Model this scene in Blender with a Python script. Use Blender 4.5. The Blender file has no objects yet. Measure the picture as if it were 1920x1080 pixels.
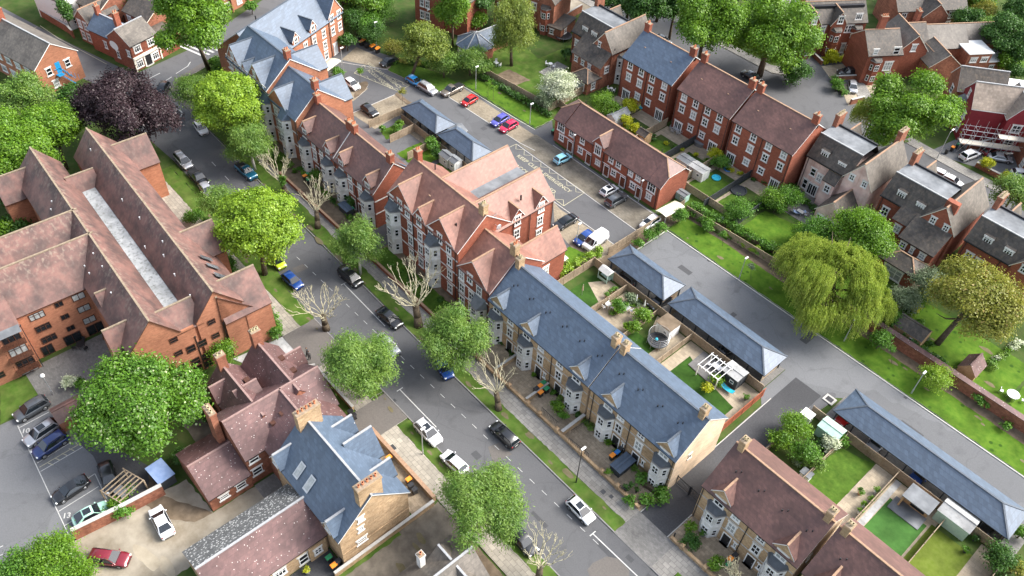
import bpy, math, random
import numpy as np
from mathutils import Vector, Matrix
# ---------------------------------------------------------------- camera, world, sun, exposure
SC = bpy.context.scene
CAM_H, F_PX = 95.0, 1581.59
_p, _r, _y = (math.radians(a) for a in (46.017, -3.670, 135.649))
_f = np.array([math.cos(_y)*math.cos(_p), math.sin(_y)*math.cos(_p), -math.sin(_p)])
_rt = np.array([math.sin(_y), -math.cos(_y), 0.0]); _dn = np.cross(_f, _rt)
CM = np.array([math.cos(_r)*_rt + math.sin(_r)*_dn, -math.sin(_r)*_rt + math.cos(_r)*_dn, _f])
cam = bpy.data.cameras.new('camera'); cam_o = bpy.data.objects.new('camera', cam)
SC.collection.objects.link(cam_o); SC.camera = cam_o
cam.sensor_width = 36; cam.lens = 36*F_PX/1920; cam.clip_end = 3000; cam.clip_start = 1
m4 = Matrix.Identity(4)
for i in range(3):
    m4[i][0] = CM[0][i]; m4[i][1] = -CM[1][i]; m4[i][2] = -CM[2][i]
m4[2][3] = CAM_H
cam_o.matrix_world = m4
W = bpy.data.worlds.new('World'); SC.world = W; W.use_nodes = True
SUN = Vector((0.40, 0.62, 0.66)).normalized()
_el = math.asin(SUN.z); _az = math.atan2(SUN.x, SUN.y)
nt = W.node_tree
sky = nt.nodes.new('ShaderNodeTexSky'); sky.sky_type = 'NISHITA'; sky.sun_disc = False
sky.sun_elevation = _el; sky.sun_rotation = _az; sky.air_density = 1.0; sky.dust_density = 3.0; sky.ozone_density = 1.0
hsv = nt.nodes.new('ShaderNodeHueSaturation'); hsv.inputs['Saturation'].default_value = .55; nt.links.new(sky.outputs[0], hsv.inputs['Color']); nt.links.new(hsv.outputs[0], nt.nodes['Background'].inputs[0]); nt.nodes['Background'].inputs[1].default_value = 0.15
sun = bpy.data.lights.new('sun', 'SUN'); sun.energy = 2.4; sun.angle = math.radians(30); sun.color = (1, .955, .89)
sun_o = bpy.data.objects.new('sun', sun); SC.collection.objects.link(sun_o)
sun_o.rotation_euler = SUN.to_track_quat('Z', 'Y').to_euler(); sun_o.location = (-60, 60, 120)
SC.view_settings.view_transform = 'Standard'; SC.view_settings.look = 'None'
SC.view_settings.exposure = 1.52; SC.view_settings.gamma = 1
# ---------------------------------------------------------------- helpers
C = SC.collection
R = math.radians
def at(u, v, z=0.0):
    d = CM.T @ np.array([(u-960)/F_PX, (v-540)/F_PX, 1.0]); t = (z-CAM_H)/d[2]
    return (float(d[0]*t), float(d[1]*t))
def thing(name, label, cat, loc=(0, 0, 0), rot=0, group=None):
    o = bpy.data.objects.new(name, None); C.objects.link(o); o.empty_display_size = .5
    o.location = loc; o.rotation_euler = (0, 0, rot); o['label'] = label; o['category'] = cat
    if group: o['group'] = group
    return o
def tag(o, label=None, cat=None, group=None, kind=None):
    if label: o['label'] = label
    if cat: o['category'] = cat
    if group: o['group'] = group
    if kind: o['kind'] = kind
    return o
def copy_tree(o, parent=None):
    c = o.copy(); C.objects.link(c)
    if parent: c.parent = parent
    for ch in list(o.children): copy_tree(ch, c)
    return c
class MB:
    def __init__(s): s.v = []; s.f = []; s.m = []
    def poly(s, pts, mi=0):
        b = len(s.v); s.v += [tuple(p) for p in pts]; s.f.append(tuple(range(b, b+len(pts)))); s.m.append(mi)
    def mesh(s, vs, fs, mi=0):
        b = len(s.v); s.v += [tuple(p) for p in vs]
        for f in fs: s.f.append(tuple(b+i for i in f)); s.m.append(mi)
    def box(s, x0, x1, y0, y1, z0, z1, mi=0, top=None):
        v = [(x0,y0,z0),(x1,y0,z0),(x1,y1,z0),(x0,y1,z0),(x0,y0,z1),(x1,y0,z1),(x1,y1,z1),(x0,y1,z1)]
        s.mesh(v, [(0,3,2,1),(0,1,5,4),(1,2,6,5),(2,3,7,6),(3,0,4,7)], mi); s.mesh(v, [(4,5,6,7)], mi if top is None else top)
    def prism(s, pts, z0, z1, mi=0, top=None):
        a = sum(pts[i][0]*pts[(i+1)%len(pts)][1]-pts[(i+1)%len(pts)][0]*pts[i][1] for i in range(len(pts)))
        if a < 0: pts = pts[::-1]
        n = len(pts); v = [(p[0],p[1],z0) for p in pts]+[(p[0],p[1],z1) for p in pts]
        s.mesh(v, [(i,(i+1)%n,n+(i+1)%n,n+i) for i in range(n)]+[tuple(range(n-1,-1,-1))], mi)
        s.mesh(v, [tuple(range(n,2*n))], mi if top is None else top)
    def bar(s, p, q, w, h=None, mi=0):
        h = h or w; p = Vector(p); q = Vector(q); d = (q-p).normalized()
        u = d.cross(Vector((0,0,1)))
        if u.length < 1e-3: u = Vector((1,0,0))
        u.normalize(); t = u.cross(d); u = u*w/2; t = t*h/2
        v = [p-u-t,p+u-t,p+u+t,p-u+t,q-u-t,q+u-t,q+u+t,q-u+t]
        s.mesh([tuple(a) for a in v], [(3,2,1,0),(4,5,6,7),(0,1,5,4),(1,2,6,5),(2,3,7,6),(3,0,4,7)], mi)
    def tube(s, p, q, r0, r1=None, n=8, mi=0, cap=True):
        r1 = r0 if r1 is None else r1; p = Vector(p); q = Vector(q); d = (q-p).normalized()
        u = d.cross(Vector((0,0,1)))
        if u.length < 1e-3: u = Vector((1,0,0))
        u.normalize(); t = d.cross(u); vs = []
        for c, r in ((p, r0), (q, r1)):
            for i in range(n):
                a = 2*math.pi*i/n; vs.append(tuple(c+u*math.cos(a)*r+t*math.sin(a)*r))
        fs = [(i,(i+1)%n,n+(i+1)%n,n+i) for i in range(n)]
        if cap: fs += [tuple(range(n-1,-1,-1)), tuple(range(n,2*n))]
        s.mesh(vs, fs, mi)
    def ball(s, c, rx, ry=None, rz=None, n=8, mi=0, jit=0, rnd=random):
        ry = ry or rx; rz = rz or rx; vs = []; k = n//2+1
        for i in range(k+1):
            th = math.pi*i/k
            for j in range(n):
                a = 2*math.pi*j/n; g = 1+rnd.uniform(-jit, jit) if jit else 1
                vs.append((c[0]+rx*g*math.sin(th)*math.cos(a), c[1]+ry*g*math.sin(th)*math.sin(a), c[2]+rz*g*math.cos(th)))
        s.mesh(vs, [(i*n+j,(i+1)*n+j,(i+1)*n+(j+1)%n,i*n+(j+1)%n) for i in range(k) for j in range(n)], mi)
    def data(s, name, mats, smooth=False):
        me = bpy.data.meshes.new(name); me.from_pydata(s.v, [], s.f)
        for m in (mats if isinstance(mats, (list, tuple)) else [mats]): me.materials.append(m)
        me.polygons.foreach_set('material_index', s.m)
        if smooth: me.polygons.foreach_set('use_smooth', [True]*len(me.polygons))
        me.update(); return me
    def build(s, name, mats, parent=None, smooth=False, label=None):
        o = bpy.data.objects.new(name, s.data(name, mats, smooth)); C.objects.link(o)
        if parent: o.parent = parent
        if label: o['label'] = label
        return o
def inst(name, me, parent=None, loc=(0,0,0), rot=0):
    o = bpy.data.objects.new(name, me); C.objects.link(o); o.location = loc; o.rotation_euler = (0, 0, rot)
    if parent: o.parent = parent
    return o
# ---------------------------------------------------------------- materials
def srgb(*c):
    return tuple(((x/255+.055)/1.055)**2.4 if x > 10 else x/255/12.92 for x in c)+(1,)
def mat(name, c1, c2=None, rough=.8, scale=1.0, spec=.5, metal=0, bump=0, big=None, detail=6, course=None, lichen=None, streak=None, mixf=1.0, coat=0, ridgez=None, cracks=None):
    """two-tone noise material in metres; course=(w,h,depth) adds a tile/brick/slab pattern"""
    M = bpy.data.materials.new(name); M.use_nodes = True; n = M.node_tree.nodes; l = M.node_tree.links
    b = n['Principled BSDF']; b.inputs['Roughness'].default_value = rough; b.inputs['Metallic'].default_value = metal
    b.inputs['Specular IOR Level'].default_value = spec
    if coat: b.inputs['Coat Weight'].default_value = coat; b.inputs['Coat Roughness'].default_value = .05
    c1 = tuple(c1)+((1,) if len(c1) == 3 else ())
    if c2 is None: b.inputs['Base Color'].default_value = c1; return M
    c2 = tuple(c2)+((1,) if len(c2) == 3 else ())
    geo = n.new('ShaderNodeNewGeometry'); pos = geo.outputs['Position']
    nz = n.new('ShaderNodeTexNoise'); nz.inputs['Scale'].default_value = scale; nz.inputs['Detail'].default_value = detail; nz.inputs['Roughness'].default_value = .65
    l.new(pos, nz.inputs['Vector'])
    rp = n.new('ShaderNodeMapRange'); rp.inputs[1].default_value = .32; rp.inputs[2].default_value = .68; l.new(nz.outputs[0], rp.inputs[0])
    mx = n.new('ShaderNodeMix'); mx.data_type = 'RGBA'; mx.inputs[6].default_value = c1; mx.inputs[7].default_value = c2; l.new(rp.outputs[0], mx.inputs[0])
    col = mx.outputs[2]; fac = nz.outputs[0]
    def mul(col, fs, lo, hi, a=.35, b2=.65):
        q = n.new('ShaderNodeMapRange'); q.inputs[1].default_value = a; q.inputs[2].default_value = b2; q.inputs[3].default_value = lo; q.inputs[4].default_value = hi; l.new(fs, q.inputs[0])
        k = n.new('ShaderNodeVectorMath'); k.operation = 'SCALE'; l.new(col, k.inputs[0]); l.new(q.outputs[0], k.inputs['Scale']); return k.outputs[0]
    if big:
        n2 = n.new('ShaderNodeTexNoise'); n2.inputs['Scale'].default_value = big; n2.inputs['Detail'].default_value = 3; l.new(pos, n2.inputs['Vector'])
        col = mul(col, n2.outputs[0], .78, 1.2)
    hgt = fac
    if course:
        w, h, dp = course; sx = n.new('ShaderNodeSeparateXYZ'); l.new(pos, sx.inputs[0])
        if len(course) == 3:
            ad = n.new('ShaderNodeMath'); ad.operation = 'ADD'; l.new(sx.outputs[0], ad.inputs[0]); l.new(sx.outputs[1], ad.inputs[1])
        cb = n.new('ShaderNodeCombineXYZ'); l.new(ad.outputs[0], cb.inputs[0]); l.new(sx.outputs[2], cb.inputs[1])
        br = n.new('ShaderNodeTexBrick'); br.inputs['Scale'].default_value = 1; br.inputs['Brick Width'].default_value = w; br.inputs['Row Height'].default_value = h
        br.inputs['Mortar Size'].default_value = min(w, h)*.07; br.inputs['Color1'].default_value = (1,1,1,1); br.inputs['Color2'].default_value = (.72,.72,.72,1); br.inputs['Mortar'].default_value = (dp,dp,dp,1)
        l.new(cb.outputs[0], br.inputs['Vector'])
        k = n.new('ShaderNodeMix'); k.data_type = 'RGBA'; k.blend_type = 'MULTIPLY'; k.inputs[0].default_value = mixf; l.new(col, k.inputs[6]); l.new(br.outputs[0], k.inputs[7]); col = k.outputs[2]
        hgt = br.outputs[0]
    if streak:
        mp = n.new('ShaderNodeMapping'); mp.inputs['Scale'].default_value = (2.2, 2.2, .18); l.new(pos, mp.inputs[0])
        n3 = n.new('ShaderNodeTexNoise'); n3.inputs['Scale'].default_value = 1; n3.inputs['Detail'].default_value = 5; l.new(mp.outputs[0], n3.inputs['Vector'])
        q = n.new('ShaderNodeMapRange'); q.inputs[1].default_value = .5; q.inputs[2].default_value = .72; q.inputs[4].default_value = streak[3]; l.new(n3.outputs[0], q.inputs[0])
        if ridgez:
            sz = n.new('ShaderNodeSeparateXYZ'); l.new(pos, sz.inputs[0]); z1 = n.new('ShaderNodeMapRange'); z1.inputs[1].default_value = ridgez[0]; z1.inputs[2].default_value = ridgez[1]; z1.inputs[3].default_value = .25; z1.inputs[4].default_value = 1.3; l.new(sz.outputs[2], z1.inputs[0])
            qm = n.new('ShaderNodeMath'); qm.operation = 'MULTIPLY'; qm.use_clamp = True; l.new(q.outputs[0], qm.inputs[0]); l.new(z1.outputs[0], qm.inputs[1]); q = qm
        k = n.new('ShaderNodeMix'); k.data_type = 'RGBA'; k.inputs[7].default_value = tuple(streak[:3])+(1,); l.new(q.outputs[0], k.inputs[0]); l.new(col, k.inputs[6]); col = k.outputs[2]
    if cracks:
        nw = n.new('ShaderNodeTexNoise'); nw.inputs['Scale'].default_value = .25; nw.inputs['Detail'].default_value = 4; l.new(pos, nw.inputs['Vector'])
        va = n.new('ShaderNodeVectorMath'); va.operation = 'MULTIPLY_ADD'; va.inputs[1].default_value = (3, 3, 0); l.new(nw.outputs[1], va.inputs[0]); l.new(pos, va.inputs[2])
        vo = n.new('ShaderNodeTexVoronoi'); vo.feature = 'DISTANCE_TO_EDGE'; vo.inputs['Scale'].default_value = .11; l.new(va.outputs[0], vo.inputs['Vector'])
        col = mul(col, vo.outputs['Distance'], .84, 1.0, .0, .009)
        vc = n.new('ShaderNodeTexVoronoi'); vc.inputs['Scale'].default_value = .09; l.new(va.outputs[0], vc.inputs['Vector']); sx2 = n.new('ShaderNodeSeparateColor'); l.new(vc.outputs['Color'], sx2.inputs[0]); col = mul(col, sx2.outputs[0], .90, 1.10, 0, 1)
        n5 = n.new('ShaderNodeTexNoise'); n5.inputs['Scale'].default_value = .6; n5.inputs['Detail'].default_value = 5; l.new(pos, n5.inputs['Vector']); col = mul(col, n5.outputs[0], 1.06, .86, .55, .75)
    if lichen:
        vo = n.new('ShaderNodeTexVoronoi'); vo.inputs['Scale'].default_value = lichen[4]; l.new(pos, vo.inputs['Vector'])
        q = n.new('ShaderNodeMapRange'); q.inputs[1].default_value = lichen[3]; q.inputs[2].default_value = lichen[3]*.6; l.new(vo.outputs['Distance'], q.inputs[0])
        k = n.new('ShaderNodeMix'); k.data_type = 'RGBA'; k.inputs[7].default_value = tuple(lichen[:3])+(1,); l.new(q.outputs[0], k.inputs[0]); l.new(col, k.inputs[6]); col = k.outputs[2]
    l.new(col, b.inputs['Base Color'])
    if bump:
        bp = n.new('ShaderNodeBump'); bp.inputs['Strength'].default_value = bump; bp.inputs['Distance'].default_value = .06
        l.new(hgt, bp.inputs['Height']); l.new(bp.outputs[0], b.inputs['Normal'])
    return M
def slabmat(name, c1, c2, w, h, mortar=.55, rough=.85, rot=0, scale=2, off=.5):
    """flat paving laid in the ground plane"""
    M = mat(name, c1, c2, rough, scale, .3, bump=.0, big=.12); n = M.node_tree.nodes; l = M.node_tree.links
    b = n['Principled BSDF']; src = b.inputs['Base Color'].links[0].from_socket
    geo = n.new('ShaderNodeNewGeometry'); mp = n.new('ShaderNodeMapping'); mp.inputs['Rotation'].default_value = (0, 0, rot); l.new(geo.outputs['Position'], mp.inputs[0])
    br = n.new('ShaderNodeTexBrick'); br.offset = off; br.inputs['Scale'].default_value = 1; br.inputs['Brick Width'].default_value = w; br.inputs['Row Height'].default_value = h
    br.inputs['Mortar Size'].default_value = min(w, h)*.05; br.inputs['Color1'].default_value = (1,1,1,1); br.inputs['Color2'].default_value = (.75,.75,.75,1); br.inputs['Mortar'].default_value = (mortar,)*3+(1,)
    l.new(mp.outputs[0], br.inputs['Vector'])
    k = n.new('ShaderNodeMix'); k.data_type = 'RGBA'; k.blend_type = 'MULTIPLY'; k.inputs[0].default_value = 1; l.new(src, k.inputs[6]); l.new(br.outputs[0], k.inputs[7]); l.new(k.outputs[2], b.inputs['Base Color'])
    return M
def leafmat(name, c1, c2, c3=None, tr=.3):
    M = bpy.data.materials.new(name); M.use_nodes = True; n = M.node_tree.nodes; l = M.node_tree.links
    for q in list(n): n.remove(q)
    out = n.new('ShaderNodeOutputMaterial'); geo = n.new('ShaderNodeNewGeometry')
    mx = n.new('ShaderNodeMix'); mx.data_type = 'RGBA'; mx.inputs[6].default_value = tuple(c1)+(1,); mx.inputs[7].default_value = tuple(c2)+(1,)
    nz = n.new('ShaderNodeTexNoise'); nz.inputs['Scale'].default_value = .55; nz.inputs['Detail'].default_value = 2; l.new(geo.outputs['Position'], nz.inputs['Vector'])
    q = n.new('ShaderNodeMapRange'); q.inputs[1].default_value = .35; q.inputs[2].default_value = .65; l.new(nz.outputs[0], q.inputs[0])
    ad = n.new('ShaderNodeMath'); ad.operation = 'MULTIPLY_ADD'; l.new(geo.outputs['Random Per Island'], ad.inputs[0]); ad.inputs[1].default_value = .5
    hf = n.new('ShaderNodeMath'); hf.operation = 'MULTIPLY'; hf.inputs[1].default_value = .5; l.new(q.outputs[0], hf.inputs[0]); l.new(hf.outputs[0], ad.inputs[2])
    l.new(ad.outputs[0], mx.inputs[0]); col = mx.outputs[2]
    if c3:
        g = n.new('ShaderNodeMath'); g.operation = 'GREATER_THAN'; g.inputs[1].default_value = .96; l.new(geo.outputs['Random Per Island'], g.inputs[0])
        m2 = n.new('ShaderNodeMix'); m2.data_type = 'RGBA'; m2.inputs[7].default_value = tuple(c3)+(1,); l.new(g.outputs[0], m2.inputs[0]); l.new(col, m2.inputs[6]); col = m2.outputs[2]
    d = n.new('ShaderNodeBsdfDiffuse'); t = n.new('ShaderNodeBsdfTranslucent'); g2 = n.new('ShaderNodeBsdfGlossy'); g2.inputs['Roughness'].default_value = .45
    l.new(col, d.inputs[0]); l.new(col, t.inputs[0]); g2.inputs[0].default_value = (1,1,1,1)
    a = n.new('ShaderNodeMixShader'); a.inputs[0].default_value = tr; l.new(d.outputs[0], a.inputs[1]); l.new(t.outputs[0], a.inputs[2])
    fr = n.new('ShaderNodeMixShader'); fr.inputs[0].default_value = .02; l.new(a.outputs[0], fr.inputs[1]); l.new(g2.outputs[0], fr.inputs[2])
    l.new(fr.outputs[0], out.inputs[0]); return M
K = {}
K['brick'] = mat('red_brick', (.235,.070,.042), (.30,.10,.058), .85, 3, .3, big=.15, course=(.45,.15,.8), bump=.15)
K['brick_o'] = mat('orange_brick', (.33,.135,.078), (.39,.175,.10), .85, 3, .3, big=.15, course=(.45,.15,.88), bump=.1)
K['brick_old'] = mat('weathered_brick', (.20,.075,.045), (.36,.15,.09), .9, 2, .3, big=.3, course=(.45,.15,.8), bump=.2)
K['stone_y'] = mat('buff_stone', (.34,.22,.12), (.50,.36,.22), .9, 4, .3, big=.3, course=(.6,.3,.8), bump=.2)
K['render_y'] = mat('buff_smooth_wall', (.66,.51,.365), (.72,.56,.40), .9, 1.2, .3, big=.15, course=(.45,.15,.95))
K['stone_w'] = mat('pale_stone', (.52,.51,.48), (.70,.69,.66), .8, 1.4, .3, big=.4)
K['pinkwall'] = mat('patchy_pink_painted_brick', (.56,.38,.33), (.68,.53,.46), .9, .8, .3, big=.5, streak=(.42,.2,.15,.5))
K['redpaint'] = mat('dark_red_paint', (.16,.010,.018), (.22,.02,.028), .6, .8, .4)
K['slate'] = mat('blue_grey_slate', (.072,.104,.152), (.092,.128,.180), .50, 2.5, .5, course=(.6,.34,.70), bump=.15)
K['slate_o'] = mat('old_slate', (.050,.043,.038), (.098,.084,.070), .65, 1.2, .4, big=.4, course=(.5,.28,.7), bump=.2, streak=(.16,.12,.085,.5))
K['slate_l'] = mat('weathered_grey_slate', (.092,.080,.068), (.140,.122,.102), .6, 1.5, .4, big=.3, course=(.5,.28,.75), bump=.15, streak=(.19,.165,.135,.4))
K['tile'] = mat('brown_roof_tile', (.105,.052,.045), (.15,.075,.060), .55, 2, .5, big=.25, course=(.5,.28,.78), bump=.2)
K['tile_r'] = mat('red_roof_tile', (.20,.088,.064), (.255,.118,.084), .55, 2, .5, big=.25, course=(.5,.28,.8), bump=.2)
K['tile_a'] = mat('aged_clay_tile', (.095,.058,.052), (.165,.082,.066), .6, .5, .45, big=.5, course=(.5,.28,.88), bump=.15, streak=(.27,.22,.17,.6), mixf=.6, ridgez=(11.2, 13.6))
K['tile_m'] = mat('mauve_concrete_tile', (.105,.056,.054), (.150,.080,.074), .6, 2, .45, big=.3, course=(.62,.36,.75), bump=.3, lichen=(.50,.45,.42,.15,2.3))
K['tile_gl'] = mat('lichened_grey_slate', (.085,.09,.09), (.17,.17,.165), .8, 3, .3, course=(.5,.3,.7), bump=.2, lichen=(.44,.44,.42,.40,3.0))
K['tile_p'] = mat('pale_brown_tile', (.24,.19,.15), (.32,.26,.21), .7, 1.5, .4, big=.3, course=(.6,.35,.75), bump=.2)
K['ridge'] = mat('ridge_tile', (.17,.13,.09), (.30,.24,.17), .8, 3, .3)
K['felt_w'] = mat('pale_gutter_felt', (.27,.285,.285), (.40,.41,.41), .85, .5, .3, big=.6, streak=(.11,.11,.10,.8))
K['ridge_b'] = mat('buff_ridge_tile', (.22,.15,.1), (.36,.22,.14), .8, 3, .3)
K['ridge_g'] = mat('grey_ridge_tile', (.05,.065,.085), (.085,.10,.12), .7, 3, .4)
K['ridge_p'] = mat('pale_ridge_tile', (.24,.25,.26), (.36,.365,.37), .7, 3, .3)
K['ridge_m'] = mat('mauve_ridge_tile', (.20,.13,.115), (.30,.20,.18), .7, 3, .3)
K['lead'] = mat('lead_flat_roof', (.12,.13,.14), (.18,.19,.20), .85, .6, .3, big=.3)
K['lead_d'] = mat('dark_lead', (.045,.052,.060), (.075,.085,.095), .6, 2, .4)
K['stair_b'] = mat('blue_stair_paint', (.01,.20,.42), (.02,.26,.50), .5, 2, .4)
K['felt'] = mat('grey_felt_roof', (0.264,0.272,0.272), (0.368,0.368,0.360), .8, .5, .4, big=.4, streak=(.14,.14,.13,.5))
K['white'] = mat('white_paint', (0.681,0.681,0.662), (0.736,0.736,0.718), .5, 2, .4)
K['cream'] = mat('cream_paint', (.68,.62,.50), (.75,.70,.60), .6, 2, .4)
K['black'] = mat('black_paint', (.014,.014,.016), (.022,.022,.024), .4, 2, .4)
K['brownf'] = mat('dark_brown_joinery', (.05,.022,.014), (.09,.035,.02), .5, 3, .4)
K['door_b'] = mat('brown_door', (.10,.03,.015), (.15,.05,.025), .5, 3, .4)
K['glass'] = mat('window_glass', (.012,.015,.018), None, .08, 1, .6)
K['glass2'] = mat('curtained_glass', (.22,.24,.24), (.40,.41,.40), .2, 1.5, .5)
K['cglass'] = mat('car_glass', (.010,.014,.018), None, .04, 1, .9)
K['asph'] = mat('asphalt', (.076,.077,.081), (.098,.099,.102), .85, 7, .3, cracks=1)
K['asph_l'] = mat('worn_asphalt', (.100,.103,.108), (.126,.129,.134), .85, 6, .3, cracks=1)
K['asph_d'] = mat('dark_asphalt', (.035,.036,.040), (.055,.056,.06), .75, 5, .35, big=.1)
K['patch'] = mat('patched_asphalt', (0.098,0.090,0.083), (0.128,0.116,0.105), .9, 5, .3)
K['slabs'] = slabmat('paving_slabs', (0.208,0.200,0.184), (0.272,0.256,0.232), .9, .6)
K['slabs_l'] = slabmat('pale_paving_slabs', (0.270,0.247,0.203), (0.345,0.315,0.262), .9, .6)
K['setts'] = slabmat('grey_block_paving', (0.152,0.148,0.140), (0.208,0.200,0.188), .4, .2, .75)
K['block'] = slabmat('buff_block_paving', (0.223,0.187,0.133), (0.288,0.245,0.180), .4, .2, .8)
K['block_g'] = slabmat('mossy_block_paving', (0.120,0.104,0.080), (0.200,0.180,0.144), .4, .2, .8, scale=.5)
K['patio'] = slabmat('sandstone_patio', (0.313,0.258,0.184), (0.394,0.333,0.245), .9, .6, .75)
K['crazy'] = slabmat('crazy_paving', (.24,.19,.13), (.36,.29,.21), .7, .5, .7)
K['gravel'] = mat('gravel_yard', (.15,.125,.09), (.33,.295,.235), .95, .22, .2, big=.1, detail=12)
K['dirt'] = mat('bare_earth', (.10,.075,.05), (.17,.13,.09), .95, .8, .2, big=.2)
K['mud'] = mat('mossy_track', (.11,.095,.075), (.19,.165,.13), .95, .7, .2, big=.25, streak=None)
K['kerb'] = mat('kerb_stone', (.34,.33,.31), (.44,.43,.40), .85, 3, .3)
K['kerb_g'] = mat('granite_kerb', (.16,.155,.15), (.24,.23,.22), .85, 3, .3)
K['mark'] = mat('road_paint', (.36,.36,.35), (.50,.50,.48), .8, 3, .3)
K['mark_y'] = mat('yellow_road_paint', (.32,.30,.21), (.42,.39,.28), .8, 3, .3)
K['grass'] = mat('lawn_grass', (.038,.085,.010), (.075,.130,.018), .95, 1.6, .1, big=.35, detail=10)
K['grass_b'] = mat('bright_lawn', (.045,.105,.009), (.085,.150,.016), .95, 1.1, .1, big=.3, detail=10, lichen=(.028,.068,.008,.22,.62))
K['turf'] = mat('artificial_turf', (.024,.062,.010), (.036,.085,.014), .95, 2, .1, big=.3)
K['turf2'] = mat('dry_mown_turf', (.078,.112,.014), (.105,.135,.026), .95, 2, .1, big=.3)
K['turf3'] = mat('fresh_artificial_turf', (.036,.098,.022), (.048,.118,.027), .95, 2, .1, big=.3)
K['verge'] = mat('verge_grass', (.042,.098,.011), (.092,.125,.030), .95, .55, .1, big=.5, detail=10)
K['scrub'] = mat('garden_soil_and_weeds', (.030,.070,.012), (.070,.085,.028), .95, .5, .1, big=.2, detail=9)
K['fence'] = mat('fence_timber', (.20,.15,.10), (.32,.255,.18), .85, 3, .3, big=.3)
K['fence_d'] = mat('dark_fence', (.03,.035,.04), (.05,.055,.06), .7, 3, .3)
K['fence_r'] = mat('red_brown_fence', (.24,.07,.035), (.32,.10,.05), .8, 3, .3)
K['deck'] = mat('grey_decking', (.12,.115,.11), (.17,.165,.16), .8, 2, .3, course=None)
K['bark'] = mat('bark', (.06,.045,.03), (.12,.095,.065), .95, 4, .2)
K['bark_p'] = mat('pale_bark', (.34,.31,.20), (.52,.48,.34), .9, 2.5, .2)
K['bark_w'] = mat('birch_bark', (.35,.33,.29), (.5,.48,.43), .9, 4, .2)
K['terra'] = mat('terracotta', (.50,.17,.08), (.62,.24,.12), .75, 4, .4)
K['pot'] = mat('buff_pots', (.45,.36,.20), (.55,.46,.28), .8, 4, .4)
K['metal'] = mat('galvanised_steel', (.42,.43,.44), (.52,.53,.54), .45, 2, .5, metal=.6)
K['green_p'] = mat('green_plastic', (.02,.20,.08), (.03,.26,.10), .45, 2, .5)
K['orange_p'] = mat('orange_plastic', (.75,.22,.02), (.85,.28,.03), .45, 2, .5)
K['black_p'] = mat('black_plastic', (.018,.018,.020), (.03,.03,.032), .45, 2, .5)
K['blue_p'] = mat('blue_plastic', (.02,.12,.38), (.03,.2,.5), .45, 2, .5)
K['cyan_p'] = mat('turquoise_plastic', (.02,.35,.5), (.03,.45,.6), .5, 2, .5)
K['rubber'] = mat('tyre_rubber', (.012,.012,.012), (.02,.02,.02), .8, 4, .3)
K['rim'] = mat('alloy_rim', (.40,.41,.42), None, .3, 1, .5, metal=.8)
K['lamp_r'] = mat('tail_lamp_red', (.35,.01,.01), None, .2, 1, .5)
K['lamp_w'] = mat('headlamp', (.6,.62,.62), None, .1, 1, .8)
K['plate_w'] = mat('number_plate', (.6,.6,.55), None, .5, 1, .4)
K['shed_g'] = mat('sage_green_timber', (.28,.42,.36), (.36,.5,.43), .7, 2, .3)
K['shed_w'] = mat('whitewashed_timber', (.42,.43,.42), (.58,.58,.56), .8, 2, .3)
K['sheet'] = mat('bluish_sheet', (.16,.24,.42), (.26,.34,.52), .5, 1, .4)
K['poly'] = mat('polycarbonate_roof', (.50,.48,.36), (.62,.60,.48), .4, .5, .5, big=.3)
K['wood'] = mat('garden_timber', (.30,.19,.10), (.42,.28,.16), .8, 3, .3)
LF = {
 'lime': leafmat('lime_leaves', (.13,.25,.014), (.29,.42,.034), tr=.4),
 'green': leafmat('green_leaves', (.06,.155,.010), (.19,.34,.022), tr=.4),
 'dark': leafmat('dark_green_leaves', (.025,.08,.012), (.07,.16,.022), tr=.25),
 'birch': leafmat('birch_leaves', (.075,.175,.026), (.21,.32,.055), tr=.4),
 'willow': leafmat('willow_leaves', (.18,.27,.035), (.36,.43,.075), tr=.4),
 'copper': leafmat('copper_leaves', (.016,.009,.011), (.045,.026,.030), tr=.1),
 'oak': leafmat('bronze_green_leaves', (.16,.19,.022), (.30,.29,.05), (.36,.26,.08), tr=.35),
 'chestnut': leafmat('chestnut_leaves', (.05,.14,.012), (.14,.28,.024), (.36,.42,.22), tr=.35),
 'olive': leafmat('olive_green_leaves', (.10,.16,.02), (.24,.29,.045), tr=.35),
 'grey': leafmat('grey_green_leaves', (.10,.15,.07), (.22,.27,.16), tr=.25),
 'blossom': leafmat('white_blossom', (.30,.36,.18), (.62,.64,.50), tr=.2),
 'yellow': leafmat('yellow_green_leaves', (.30,.36,.01), (.50,.50,.02), tr=.35),
 'hedge': leafmat('hedge_leaves', (.045,.13,.012), (.12,.26,.024), tr=.3),
}
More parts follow.
